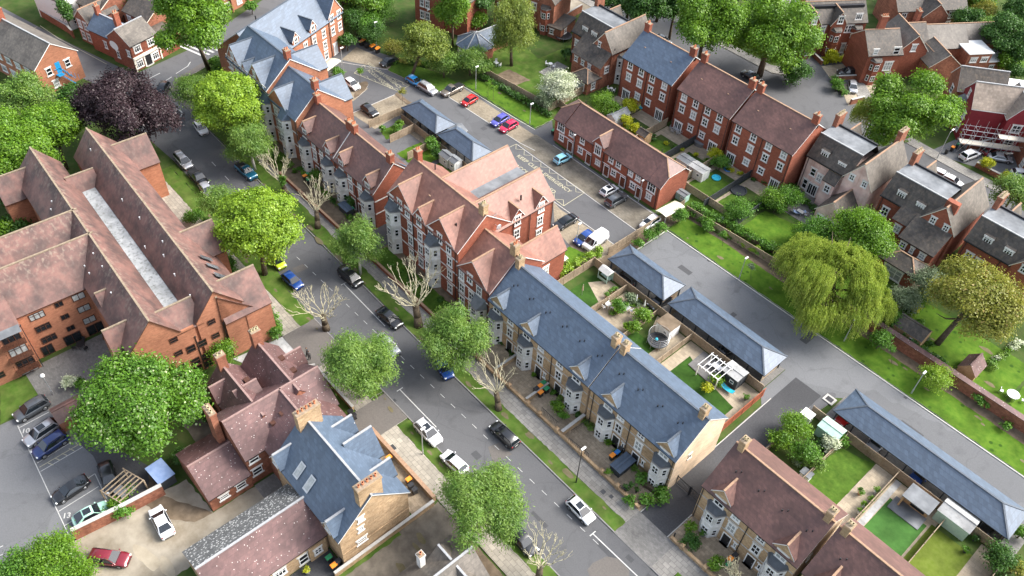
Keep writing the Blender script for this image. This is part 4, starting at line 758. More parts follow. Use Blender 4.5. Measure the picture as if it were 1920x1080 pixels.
block('brick_terrace_house', 'pink brick terrace houses at the top left behind the road wall', -173.5, 46.5, R(14), [('g', -7, 0, 0, 9, 6.0, 8.6, 'x'), ('g', -3.5, 0.5, -3.4, 4, 5.4, 7.4, 'y'), ('g', 2.8, 10.5, 3.6, 12, 6.0, 8.6, 'x')], wins=ws((-2.4, -.6), -3.4, (4.2, 1.6), w=1)+ws((-5.5,), 0, (4.4, 1.6))+ws((4.4, 7.5, 9.4), 3.6, (4.4, 1.6)), walls=('brick_old',))
block('banded_flats', 'red and white banded brick flats at the top left beyond the tall tree', -168.0, 70.5, R(16), [('g', -12, 0, 0, 14, 8.5, 11.5, 'y'), ('b', -.3, .6, 2, 2.4, 0, 9), ('b', -.3, .6, 7, 7.4, 0, 9)], wins=wy(0, (1.3, 4.7, 8.8, 11.6), (7, 4.2, 1.6), 'e', 1.3, 1.5)+ws((-2.2, -5.5, -9), 0, (7, 4.2, 1.6)), walls=('brick_o',), roofs=('slate', 'white', 'ridge_g', 'black'))
block('black_shed', 'low black roofed shed behind the corner pub', -171, 52.5, R(15), [('g', -4, 5, 0, 6, 3.2, 4.6, 'x')], walls=('black',), roofs=('black', 'black', 'black', 'black'), cat='shed')
block('brick_house', 'brick house corner at the right edge beside the parked white saloon', -29.2, 160.6, R(38), [('g', 0, 9, -6, 3, 5.6, 8.6, 'x')], wins=wy(0, (-2, -4.4), (4.2, 1.4), 'w', 1.2, 1.4), walls=('brick_old',))
# ---------------------------------------------------------------- ground, roads, kerbs
K['asph_d2'] = mat('fresh_tarmac_patch', (.052,.053,.056), (.068,.069,.072), .85, 6, .3)
K['asph_l2'] = mat('faded_tarmac_patch', (.088,.088,.090), (.108,.108,.110), .85, 6, .3)
def S(name, pts, z, m, px=False, kind='structure', h=0, side=None, smooth=0):
    if px: pts = [at(u, v, z) for u, v in pts]
    if smooth:
        for _ in range(smooth):
            q = []
            for i in range(len(pts)):
                a, b2 = pts[i], pts[(i+1) % len(pts)]; q += [(a[0]*.75+b2[0]*.25, a[1]*.75+b2[1]*.25), (a[0]*.25+b2[0]*.75, a[1]*.25+b2[1]*.75)]
            pts = q
    if m in ('worn', 'dust', 'verge', 'grass', 'grass_b', 'mud', 'dirt', 'gravel'):   # living edges are never ruler straight
        q = []; rj = random.Random(len(name)+int(abs(pts[0][0])*7))
        for i in range(len(pts)):
            a, b2 = pts[i], pts[(i+1) % len(pts)]; L = math.dist(a, b2); k = min(120, max(1, int(L/.55)))
            nx, ny = -(b2[1]-a[1])/max(L, .01), (b2[0]-a[0])/max(L, .01)
            for j in range(k): o = rj.uniform(-.11, .11) if j else 0; q.append((a[0]+(b2[0]-a[0])*j/k+nx*o, a[1]+(b2[1]-a[1])*j/k+ny*o))
        pts = q
    mb = MB()
    if h: mb.prism(pts, z-h, z, 1, top=0); o = mb.build(name, [K[m], K[side or 'kerb']])
    else:
        a = sum(pts[i][0]*pts[(i+1)%len(pts)][1]-pts[(i+1)%len(pts)][0]*pts[i][1] for i in range(len(pts)))
        mb.poly([(p[0], p[1], z) for p in (pts if a > 0 else pts[::-1])]); o = mb.build(name, K[m])
    if kind: o['kind'] = kind
    return o
def rect(x0, x1, y0, y1): return [(x0, y0), (x1, y0), (x1, y1), (x0, y1)]
def strip(name, pts, w, z, m, h=0, px=False):
    if px: pts = [at(u, v, z) for u, v in pts]
    mb = MB(); P = [Vector((p[0], p[1], 0)) for p in pts]
    for i in range(len(P)-1):
        d = (P[i+1]-P[i]).normalized(); n = Vector((-d.y, d.x, 0))*w/2; a, b2 = P[i], P[i+1]
        q = [a+n*-1, b2-n, b2+n, a+n]
        if h: mb.prism([(p.x, p.y) for p in q], z-h, z)
        else: mb.poly([(p.x, p.y, z) for p in q])
    o = mb.build(name, K[m]); o['kind'] = 'structure'; return o
S('ground', rect(-900, 500, -500, 900), 0, 'scrub')
S('street', [(80, 37), (80, 46), (-26, 46), (-103, 46.6), (-139.7, 47.6), (-145, 47.3), (-148.5, 48), (-151, 50.5), (-154.7, 62), (-161, 79), (-176, 125), (-186, 122), (-167, 75), (-159.5, 57), (-157.6, 45), (-176, 39.9), (-260, 20), (-260, 12), (-192, 28.4), (-157, 38), (-140, 37.5), (-127, 38.3), (-110, 38.1), (-95, 37)], .02, 'asph')
# east side verge, pavement, drive
for x0, x1 in ((-125, -26.4), (-20.4, 60)):
    S('pavement', rect(x0, x1, 48.1, 50.6), .12, 'slabs', h=.12)
S('verge', rect(-60, -26.4, 46.15, 48.1), .13, 'verge', h=.13, side='kerb_g'); S('verge', [(-139, 47.8), (-60, 46.3), (-60, 48.1), (-139, 50.5)], .13, 'verge', h=.13, side='kerb_g')
S('verge', rect(-17.9, 60, 46.15, 48.1), .13, 'verge', h=.13, side='kerb_g'); S('pavement', rect(-20.4, -17.9, 46.15, 48.1), .119, 'slabs', h=.12)
strip('kerb', [(-139, 47.5), (-60, 46.15), (-26.4, 46.07)], .16, .14, 'kerb_g', .14); strip('kerb', [(-20.4, 46.07), (60, 46.07)], .16, .14, 'kerb_g', .14)
S('drive_crossing', [(-27.0, 46.0), (-20.4, 46.0), (-20.4, 50.6), (-26.4, 50.6)], .06, 'setts', h=.06)
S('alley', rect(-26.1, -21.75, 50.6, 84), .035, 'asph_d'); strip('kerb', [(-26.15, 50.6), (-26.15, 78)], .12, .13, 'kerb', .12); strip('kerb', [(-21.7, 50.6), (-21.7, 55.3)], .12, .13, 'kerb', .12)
S('forecourt', rect(-60.9, -26.3, 50.6, 55.3), .08, 'crazy', h=.08); S('forecourt', rect(-21.6, 14, 50.6, 55.3), .08, 'crazy', h=.08); S('forecourt', rect(-125, -61, 50.6, 55.7), .07, 'dirt', h=.07)
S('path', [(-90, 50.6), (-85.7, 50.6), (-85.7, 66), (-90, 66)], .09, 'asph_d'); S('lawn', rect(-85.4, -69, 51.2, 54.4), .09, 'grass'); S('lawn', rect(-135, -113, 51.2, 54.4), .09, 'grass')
S('lawn', [(-150.5, 51.5), (-146, 49), (-137, 50.8), (-137, 57), (-141, 66), (-150.5, 60)], .13, 'verge', h=.13, side='kerb'); S('corner_pavement', [(-151, 50.4), (-148.3, 48.1), (-144.5, 47.4), (-139, 47.7), (-137, 50.8), (-146, 49.6), (-150, 52), (-153, 62), (-159, 79), (-161, 79), (-154.7, 62)], .12, 'patch', h=.12)
# west side
S('pavement', rect(-126, -79.4, 31.6, 34.6), .12, 'slabs_l', h=.12); S('verge', rect(-126, -79.4, 34.6, 37), .13, 'verge', h=.13, side='kerb_g'); S('verge', rect(-126, -86, 37, 37.9), .128, 'verge', h=.12, side='kerb_g')
S('drive_crossing', [(-79.4, 31.5), (-71.2, 31.5), (-70.2, 37), (-80.2, 37)], .09, 'patch', h=.09); S('concrete_drive', [(-80.2, 24), (-68.6, 29.4), (-70.8, 31.6), (-79.4, 31.5)], .05, 'felt')
S('pavement', rect(-71.2, -61.6, 32.2, 34.8), .12, 'slabs_l', h=.12); S('pavement', rect(-56.3, -20, 32.3, 35.0), .12, 'slabs_l', h=.12); S('verge', rect(-71.2, -62, 34.8, 36.9), .13, 'verge', h=.13, side='kerb_g'); S('verge', rect(-55.8, -42.5, 35.0, 36.9), .13, 'verge', h=.13, side='kerb_g'); S('verge', rect(-37.5, 20, 35.0, 36.9), .13, 'verge', h=.13, side='kerb_g')
S('drive_crossing', rect(-61.6, -56.3, 30.2, 36.9), .10, 'patch', h=.10); S('pavement', [(-42.5, 35.0), (-37.5, 35.0), (-37.5, 36.9), (-42.5, 36.9)], .115, 'slabs_l', h=.11)
strip('kerb', [(-79.6, 36.98), (-60, 36.98), (80, 36.98)], .14, .135, 'kerb_g', .13)
S('front_strip', rect(-58, -44, 28.6, 31.8), .05, 'crazy'); S('track', [(-43.7, -5), (-37.6, -5), (-37.6, 32.2), (-43.7, 32.2)], .03, 'mud'); S('verge', rect(-43.8, -43.0, 10, 26), .06, 'verge'); S('planting_bed', rect(-37.4, -29, 29.5, 32), .04, 'dirt')
S('lawn', [(-127, 5), (-97, 5), (-97, 31.5), (-127, 31.5)], .015, 'verge'); S('hedge_bed', rect(-97, -79.6, 29.5, 31.5), .03, 'dirt'); S('lawn', rect(-66.5, -61.5, 29.5, 32.1), .03, 'verge')
S('lawn', [(0, 718), (110, 690), (150, 735), (80, 752), (0, 795)], .04, 'verge', px=True)
S('courtyard', rect(-96.3, -81, 1.0, 13.5), .05, 'setts'); S('parking_area', [(0, 797), (92, 755), (170, 830), (290, 880), (300, 925), (235, 955), (140, 1010), (0, 1062), (-90, 1085), (-120, 860)], .02, 'asph_l', px=True)
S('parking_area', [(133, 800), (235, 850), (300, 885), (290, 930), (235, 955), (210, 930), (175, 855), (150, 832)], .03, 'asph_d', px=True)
S('gravel_yard', [(-68, -20), (-67.2, 2), (-66.6, 10), (-60.2, 10.3), (-60.2, 19), (-55.7, 19), (-55.7, -20)], .03, 'gravel'); S('bare_earth', [(-70.5, 7), (-66.2, 6.8), (-60.2, 10.3), (-60.5, 8), (-63, 5.8), (-66.5, 4.5)], .045, 'dirt'); S('flagged_path', rect(-60.3, -58, 16, 19), .05, 'setts')
S('flagged_path', [(-80, 13.5), (-68.7, 13.5), (-68.7, 16), (-80, 16)], .04, 'mud'); S('yard', rect(-47.2, -43.9, 8, 18.4), .05, 'asph_d')
# upper yard behind the east side
S('yard_road', [(-146, 66.2), (-110, 66), (-62, 66.2), (-61.2, 70), (-61.0, 96)]+[at(u, v, .02) for u, v in ((1240, 408), (1040, 268), (1035, 226), (1003, 243), (963, 219), (863, 158), (833, 163), (817, 172), (763, 147), (727, 130), (745, 110), (713, 99), (667, 78), (650, 82))], .02, 'asph')
BAY = [('block', [(640, 112), (668, 88), (741, 121), (729, 130)]), ('block', [(628, 155), (654, 143), (690, 166), (662, 190), (645, 183)]), ('block', [(658, 213), (741, 177), (776, 199), (703, 242)]), ('block', [(823, 170), (858, 158), (1003, 254), (975, 268)]), ('block_g', [(972, 270), (1005, 252), (1232, 404), (1197, 434)]), ('block', [(1037, 377), (1050, 392), (1158, 463), (1118, 492), (1077, 470), (1040, 428)])]
for m, p in BAY: S('parking_bays', p, .035, m, px=True)
for p in ([(645, 109), (742, 122)][:0], [(823, 170), (975, 268), (1003, 282)], [(970, 271), (1197, 435)], [(1236, 408), (1037, 272)], [(632, 112), (727, 131), (864, 158)][:0], [(1037, 377), (1158, 463)], [(658, 213), (741, 177), (776, 199)], [(863, 158), (960, 218), (1003, 243)], [(630, 115), (729, 131)], [(744, 131), (763, 147), (817, 173)]):
    if len(p) > 1: strip('kerb', p, .14, .07, 'kerb', .06, px=True)
S('lawn', [(727, 131), (745, 110), (830, 140), (863, 158), (817, 174), (763, 149)], .10, 'grass', px=True, h=.1); S('lawn', [(866, 156), (890, 146), (1040, 222), (1003, 240)], .10, 'grass_b', px=True, h=.1); S('planting_island', [(662, 190), (668, 158), (688, 150), (692, 162)], .12, 'dirt', px=True, h=.12, smooth=2); S('planting_island', [(740, 177), (745, 173), (775, 195), (768, 198)], .12, 'dirt', px=True, h=.12)
# gardens of the red terrace
S('lawn', [(713, 245), (737, 235), (752, 250), (725, 262)], .05, 'grass', px=True); S('lawn', rect(-104.5, -98.5, 70.5, 76), .05, 'grass_b'); S('lawn', rect(-97.5, -92, 68, 75), .05, 'grass'); S('patio', rect(-112, -90, 64.1, 67.5), .045, 'patio'); S('garden_path', rect(-112, -90, 76, 77.3), .045, 'block'); S('carport_floor', rect(-113, -91.3, 77.4, 82.6), .034, 'setts')
S('lawn', [(1040, 482), (1068, 462), (1103, 478), (1060, 502)], .08, 'grass_b', px=True, h=.07); S('planting_bed', rect(-61.3, -59.3, 78, 97), .05, 'dirt')
# middle road with carports
S('service_road', [(-58.8, 84), (-58.8, 93.3), (40, 93.6), (40, 86.6), (-19, 86.6), (-21.5, 84), (-21.5, 70), (-26.3, 70), (-26.3, 84)], .028, 'asph_l'); strip('kerb', [(-59, 84), (-59, 93.4), (60, 93.7)], .18, .12, 'kerb', .12); S('carport_floor', rect(-59.5, -28, 78.0, 84), .034, 'setts'); S('carport_floor', rect(-19.5, 8, 80.5, 86.7), .034, 'setts')
S('lawn', rect(-59, 60, 93.8, 98.6), .11, 'grass_b', h=.1); S('service_road_patch', [(-27.9, 78), (-26.3, 76), (-26.3, 84), (-27.9, 84)], .03, 'asph_l')
S('back_planting', rect(-59, 60, 98.6, 101), .03, 'dirt'); S('parking_island', [(1514, 765), (1551, 733), (1575, 740), (1530, 776)], .10, 'asph', px=True, h=.1, side='kerb', smooth=2)
# stone terrace gardens
S('lawn', rect(-59.4, -54.8, 69.8, 76.3), .05, 'turf'); S('patio', rect(-61, -27.5, 65.1, 69.6), .045, 'patio'); S('patio', rect(-54.8, -53.9, 69, 77.5), .05, 'block'); S('patio', [(-58.8, 74.2), (-54.2, 72.2), (-54.2, 77.2), (-57, 77.2)], .06, 'patio'); S('patio', rect(-53.6, -47.5, 69.8, 77.4), .05, 'patio'); S('lawn', rect(-47.0, -42.8, 66.5, 72.5), .06, 'turf'); S('patio', [(-44.5, 72), (-40.8, 69), (-40.8, 77.4), (-47, 77.4)], .05, 'patio')
S('patio', rect(-40.4, -27.2, 65.2, 77.5), .052, 'patio'); S('lawn', [(-38.6, 65.2), (-28.6, 65.2), (-28.6, 72.6), (-34.0, 73.5), (-38.6, 75.1)], .062, 'turf'); S('decking', [(-37.7, 73.6), (-32.6, 73.2), (-32.6, 77.3), (-37.8, 77.3)], .2, 'deck', h=.2, side='deck')
# gardens behind the brown tiled stone terrace
S('lawn', [(-21.0, 73), (-15.8, 73), (-15.8, 79.5), (-21.0, 79.5)], .05, 'scrub'); S('lawn', [(-15.2, 66), (-10.5, 66), (-10.5, 79.8), (-15.2, 78.4)], .07, 'grass'); S('patio', rect(-10.5, -7.9, 66, 80.1), .05, 'patio'); S('white_paving', rect(-7.4, -6.6, 66, 80), .055, 'felt'); S('patio', rect(-7.6, -.5, 65, 80), .05, 'patio'); S('lawn', rect(-6.5, -1.3, 65, 76.9), .07, 'turf3'); S('lawn', rect(-1.0, 4.5, 65, 77.6), .07, 'turf2'); S('patio', rect(4.5, 7.2, 65, 80), .05, 'patio')
# town house gardens
for x0, x1, l0, l1, m in ((-92.4, -86.4, 110.5, 114.4, 'turf'), (-86.0, -79.4, 106.5, 111.5, 'grass'), (-79, -72.4, 105.8, 112.2, 'grass'), (-72, -66, 106.4, 111.8, 'turf'), (-65.5, -59.2, 105, 112, 'grass'), (-58.8, -52.6, 103, 110, 'grass')):
    S('patio', rect(x0, x1, 113.6, 116.7), .045, 'patio'); S('lawn', rect(x0+.6, x1-.5, l0, l1), .05, m, smooth=2 if x0 in (-79, -86.0) else 0); S('garden_path', rect(x0, x0+1.0, 105, 113.6), .047, 'patio')
S('lawn', rect(-63.5, -51, 99.5, 104), .04, 'grass')
# big gardens east of the service road
S('lawn', [(-51.5, 101.5), (-40, 101.5), (-40, 113), (-51.5, 111)], .04, 'grass_b'); S('patio', rect(-51.5, -44, 113.5, 120.8), .045, 'setts'); S('lawn', rect(-39, -27, 101.5, 112), .04, 'grass_b'); S('lawn', rect(-22, -4, 101.3, 113), .05, 'grass_b'); S('lawn', rect(-3.5, 15, 101.3, 115), .05, 'grass_b'); S('patio', rect(-26.5, -24, 112.5, 117), .05, 'patio')
S('lawn', [(1010, 110), (940, 50), (900, 60), (830, 100), (900, 140), (985, 195), (1040, 215), (1080, 180), (1080, 80)], .03, 'verge', px=True); S('terrace_paving', [(1010, 135), (1045, 115), (1065, 125), (1035, 150)], .05, 'slabs', px=True); S('vegetable_bed', [(925, 142), (955, 130), (995, 150), (965, 160)], .06, 'dirt', px=True)
# far road
S('far_road', [(-400, 141), (-86, 141), (-60, 140.8), (-30, 141), (60, 143), (60, 150), (-35, 149), (-47, 149.5), (-56, 152), (-66, 160), (-88, 186), (-120, 230), (-130, 225), (-94, 180), (-80, 160), (-75, 151), (-78, 149), (-86, 149), (-400, 149)], .02, 'asph')
S('pavement', [(-400, 138.6), (60, 138.6), (60, 141), (-86, 140.9), (-400, 140.9)], .12, 'slabs', h=.12); S('pavement', [(60, 150), (-35, 149), (-47, 149.5), (-56, 152), (-66, 160), (-88, 186), (-120, 230), (-118, 232), (-85.5, 188), (-63.5, 162), (-54.5, 154.5), (-46, 152), (-35, 151.4), (60, 152.4)], .12, 'slabs', h=.12)
S('pavement', [(-400, 149.1), (-86, 149.1), (-78, 149.1), (-75.2, 151), (-80.1, 160), (-130, 228), (-133, 226), (-82.5, 160), (-78.5, 152.5), (-80, 151.6), (-400, 151.6)], .12, 'slabs', h=.12); S('verge', [(-400, 151.6), (-80, 151.6), (-78.5, 152.5), (-82.5, 160), (-133, 226), (-400, 240)], .1, 'scrub', h=.1)
S('front_drive', [(1510, 100), (1530, 84), (1595, 108), (1540, 122)], .06, 'asph', px=True); S('front_drive', [(1540, 124), (1598, 118), (1625, 148), (1559, 150)], .06, 'patio', px=True); S('front_drive', [(1575, 160), (1615, 150), (1690, 175), (1590, 198)], .06, 'patio', px=True); S('front_drive', [(1740, 285), (1790, 262), (1920, 262), (1920, 340), (1850, 320)], .06, 'asph_l', px=True)
S('front_drive', [(1035, 5), (1090, -10), (1120, 15), (1070, 30)], .05, 'gravel', px=True); S('lawn', [(1790, 100), (1860, 90), (1920, 110), (1920, 130), (1800, 125)], .05, 'grass_b', px=True); S('lawn', [(1800, 25), (1850, 30), (1840, 60), (1805, 55)], .05, 'grass_b', px=True); S('front_gardens', rect(-100, 0, 132.5, 138.6), .03, 'patch')
_br = random.Random(31)
def bare(x0, x1, y0, y1, n, z, m='dirt', r0=.25, r1=.9):
    for i in range(n):
        x, y, r = _br.uniform(x0, x1), _br.uniform(y0, y1), _br.uniform(r0, r1); S('bare_patch', [(x+r*_br.uniform(.6, 1.1)*math.cos(a)*1.5, y+r*_br.uniform(.5, 1)*math.sin(a)*.7) for a in np.arange(0, 6.2, .7)], z+.001*i, m, smooth=2)
K['dust'] = mat('dry_gravel_dust', (.24,.205,.15), (.34,.30,.23), .95, .6, .1, detail=9)
K['worn'] = mat('worn_grass_soil', (.10,.095,.045), (.16,.13,.085), .95, .8, .1, detail=9)
bare(-118, -28, 46.7, 47.7, 26, .135, 'worn'); bare(-120, -46, 35.2, 36.4, 20, .135, 'worn', .2, .6); bare(-57, 5, 94.6, 98, 12, .113, 'worn', .2, .6); bare(-20, -6, 102, 112, 6, .055, 'worn'); bare(-38, -28, 102, 111, 4, .045, 'worn'); bare(-116, -95, 98, 103, 6, .105, 'worn', .2, .5); bare(-66, -57, -6, 8, 7, .036, 'dust', .5, 1.4); bare(-42.5, -38.5, 2, 31, 12, .035, 'worn', .4, 1.1)
# markings
def dashes(p, q, n, ln, w, m='mark', z=.05):
    mb = MB(); P = Vector((*p, 0)); Q = Vector((*q, 0)); d = (Q-P).normalized(); nn = Vector((-d.y, d.x, 0))*w/2; L = (Q-P).length
    for i in range(n):
        a = P+d*(L*i/max(1, n-1)-ln/2 if n > 1 else 0); b2 = a+d*ln; mb.poly([tuple(a-nn+Vector((0,0,z))), tuple(b2-nn+Vector((0,0,z))), tuple(b2+nn+Vector((0,0,z))), tuple(a+nn+Vector((0,0,z)))])
    o = mb.build('road_marking', K[m]); o['kind'] = 'structure'
dashes((-92, 42.0), (-27, 43.4), 30, .9, .075); dashes((-112, 43), (-122, 43.3), 3, 1.5, .12)
strip('road_marking', [(-82.8, 44.4), (-71.6, 44.2)], .13, .05, 'mark'); strip('road_marking', [(-82.8, 43.9), (-82.8, 44.9)], .13, .051, 'mark'); strip('road_marking', [(-60.8, 38.9), (-52.6, 38.9)], .13, .05, 'mark'); strip('road_marking', [(-60.8, 38.4), (-60.8, 39.4)], .13, .051, 'mark'); strip('road_marking', [(-28, 43.9), (-17.5, 44.1)], .14, .05, 'mark'); strip('road_marking', [(-28, 43.4), (-28, 44.4)], .14, .051, 'mark')
S('road_patch', [(915, 838), (937, 829), (960, 852), (925, 868)], .035, 'patch', px=True); S('road_patch', [(1098, 1062), (1150, 1037), (1190, 1080), (1150, 1095), (1110, 1090)], .035, 'patch', px=True, smooth=1); S('road_patch', [(548, 503), (568, 495), (578, 503), (557, 512)], .035, 'patch', px=True)
mb = MB(); mb2 = MB(); c = at(325, 213, .05); n = 28
for i in range(n):
    a0, a1 = 2*math.pi*i/n, 2*math.pi*(i+1)/n; mb.poly([(c[0]+r*math.cos(a)*(1.25 if 1 else 1), c[1]+r*math.sin(a), .05) for r, a in ((1.35, a0), (1.6, a0), (1.6, a1), (1.35, a1))])
o = mb.build('road_marking', K['mark']); o['kind'] = 'structure'
def text(name, s, x, y, z, size, rot, m, sx=1.0, flat=True, spacing=1.0):
    cu = bpy.data.curves.new(name, 'FONT'); cu.body = s; cu.size = size; cu.align_x = 'CENTER'; cu.align_y = 'CENTER'; cu.space_character = spacing; cu.offset = .018
    t = bpy.data.objects.new(name, cu); C.objects.link(t); dg = bpy.context.evaluated_depsgraph_get(); me = bpy.data.meshes.new_from_object(t.evaluated_get(dg)); bpy.data.objects.remove(t)
    me.materials.clear(); me.materials.append(K[m]); o = bpy.data.objects.new(name, me); C.objects.link(o); o.location = (x, y, z); o.rotation_euler = (0, 0, rot); o.scale = (sx, 1, 1); return o
text('road_marking', '20', c[0], c[1], .051, 2.2, R(180-20), 'mark')['kind'] = 'structure'
for i in range(6): strip('road_marking', [(-155.0-i*.25-.0, 59+i*1.1), (-162.0-i*.25, 57+i*1.1)], .5, .05, 'mark')
for p in ([(262, 156), (300, 137)], [(268, 178), (283, 170)], [(302, 157), (322, 144)], [(330, 138), (352, 124), (357, 116)], [(345, 143), (355, 135), (380, 122)]): strip('road_marking', p, .16, .05, 'mark', px=True)
for p in ([(45, 60), (70, 50)], [(75, 48), (110, 72), (200, 120)]): strip('road_marking', p, .12, .05, 'mark_y', px=True)
# keep clear hatching with the words
def hatch(u, n):
    A, Bq = [at(*q, .05) for q in u[:2]], [at(*q, .05) for q in u[2:]]
    L = lambda p, q, t: (p[0]+(q[0]-p[0])*t, p[1]+(q[1]-p[1])*t)
    for q in (A, Bq, [A[0], Bq[0]], [A[1], Bq[1]]): strip('road_marking', q, .12, .05, 'mark_y')
    for i in range(n):
        for P, Q in ((A, Bq), (Bq, A)): strip('road_marking', [L(*P, i/n), (lambda a, b2: (a[0]*.8+b2[0]*.2, a[1]*.8+b2[1]*.2))(L(*P, (i+.5)/n), L(*Q, (i+.5)/n)), L(*P, (i+1)/n)], .09, .051, 'mark_y')
hatch([(968, 270), (1096, 361), (925, 290), (1057, 386)], 8); hatch([(682, 122), (768, 160), (664, 137), (747, 171)], 6)
text('road_marking', 'KEEP CLEAR EMERGENCY', *at(1019, 325, .05), .056, 1.15, R(1), 'mark_y', 1.0, spacing=1.05)['kind'] = 'structure'
text('road_marking', 'ACCESS REQUIRED', *at(1003, 335, .05), .056, 1.15, R(1), 'mark_y', 1.0, spacing=1.05)['kind'] = 'structure'
text('road_marking', 'KEEP CLEAR EMERGENCY', *at(720, 141, .05), .056, 1.1, R(-1), 'mark_y', .92)['kind'] = 'structure'
text('road_marking', 'ACCESS REQUIRED', *at(712, 148, .05), .056, 1.1, R(-1), 'mark_y', .92)['kind'] = 'structure'
_pr = random.Random(9)
for i in range(16):   # trench repairs and patches
    x, y = _pr.uniform(-120, -15), _pr.choice((38.6, 40.2, 43.6, 45)); w, d = _pr.uniform(.8, 3.5), _pr.uniform(.5, 1.2); S('road_patch', rect(x, x+w, y-d/2, y+d/2), .030+.001*(i % 3), _pr.choice(('asph_d2', 'asph_d2', 'asph_l2')))
for x, y, w, d in ((-52, 88, 2.4, 1.0), (-30, 90.5, 1.2, 3), (-12, 88.6, 3.4, .7), (-40, 86.4, .8, .8), (-85, 85, 3, .8), (-101, 87.5, 1, 1), (-24, 76, 1.6, .6), (-23.6, 62, 1, 1)): S('road_patch', rect(x, x+w, y, y+d), .040, 'asph_d2')
for x in np.arange(-118, 0, 14.5):
    for y in (37.25, 45.7): S('drain_grate', rect(x, x+.5, y-.2, y+.2), .045, 'asph_d')
for x in (-50, -33, -14): S('drain_grate', rect(x, x+.5, 93.0, 93.3), .045, 'asph_d')
for p in ([(33, 798), (132, 1010)], [(36, 802), (100, 768)], [(55, 845), (108, 830)], [(70, 868), (140, 825)], [(76, 884), (155, 838)], [(105, 938), (163, 898), (178, 888), (200, 935)], [(108, 960), (185, 912)], [(122, 985), (138, 975)], [(137, 1008), (160, 995)], [(0, 1026), (6, 1023)], [(0, 1042), (5, 1039)], [(8, 1054), (17, 1050)]): strip('road_marking', p, .1, .05, 'mark', px=True)
for i in range(5): strip('road_marking', [(90+i*13, 868-i*9), (100+i*13, 872-i*9)], .1, .051, 'mark_y', px=True)
strip('road_marking', [(74, 876), (150, 832)], .1, .051, 'mark_y', px=True)
for s_, u, v in (('10', 48, 808), ('13', 125, 967), ('14', 137, 993)): text('road_marking', s_, *at(u, v, .05), .05, 1.0, R(60), 'mark')['kind'] = 'structure'
# ---------------------------------------------------------------- trees
def leaf_mesh(name, cents, rads, nleaf, size, seed, mat_, droop=0, flat=.8, clump=.55):
    """leaf faces clustered in clumps over the outer shells of several lobes (local coords)"""
    rg = np.random.default_rng(seed); cents = np.array(cents, float); rads = np.array(rads, float)
    wgt = rads[:, 0]*rads[:, 1]; wgt = wgt/wgt.sum(); nc = max(8, nleaf//26); li = rg.choice(len(cents), nc, p=wgt)
    d = rg.normal(size=(nc, 3)); d /= np.linalg.norm(d, axis=1)[:, None]; d[:, 2] = np.where(d[:, 2] < -.35, -d[:, 2]*.6, d[:, 2])
    rr = rg.uniform(.62, 1.05, nc)**.7; cc = cents[li]+d*rads[li]*rr[:, None]
    per = nleaf//nc; k = np.repeat(np.arange(nc), per); n = len(k)
    off = rg.normal(size=(n, 3))*clump*np.array([1, 1, .7]); p = cc[k]+off
    if droop: p[:, 2] -= rg.uniform(0, droop, n)
    nv = d[k]*1.1+rg.normal(size=(n, 3))*.5+np.array([0, .1, .5]); nv /= np.linalg.norm(nv, axis=1)[:, None]
    a = rg.normal(size=(n, 3)); 
    if droop: a = a*.35+np.array([0, 0, -1.0])
    u = a-nv*np.sum(a*nv, axis=1)[:, None]; u /= np.linalg.norm(u, axis=1)[:, None]+1e-9; w = np.cross(nv, u)
    s = size*rg.uniform(.6, 1.3, n)[:, None]; us = u*s*(1.5 if droop else 1.0); wsd = w*s*(.45 if droop else .75)
    v = np.stack([p-us, p+wsd*.9-us*.1, p+us, p-wsd*.9+us*.1], axis=1).reshape(-1, 3)
    v[:, 2] = np.maximum(v[:, 2], .05)
    me = bpy.data.meshes.new(name); me.vertices.add(len(v)); me.vertices.foreach_set('co', v.astype(np.float32).ravel())
    me.loops.add(4*n); me.loops.foreach_set('vertex_index', np.arange(4*n, dtype=np.int32)); me.polygons.add(n)
    me.polygons.foreach_set('loop_start', np.arange(0, 4*n, 4, dtype=np.int32)); me.materials.append(mat_); me.update(calc_edges=True); me.validate(); return me
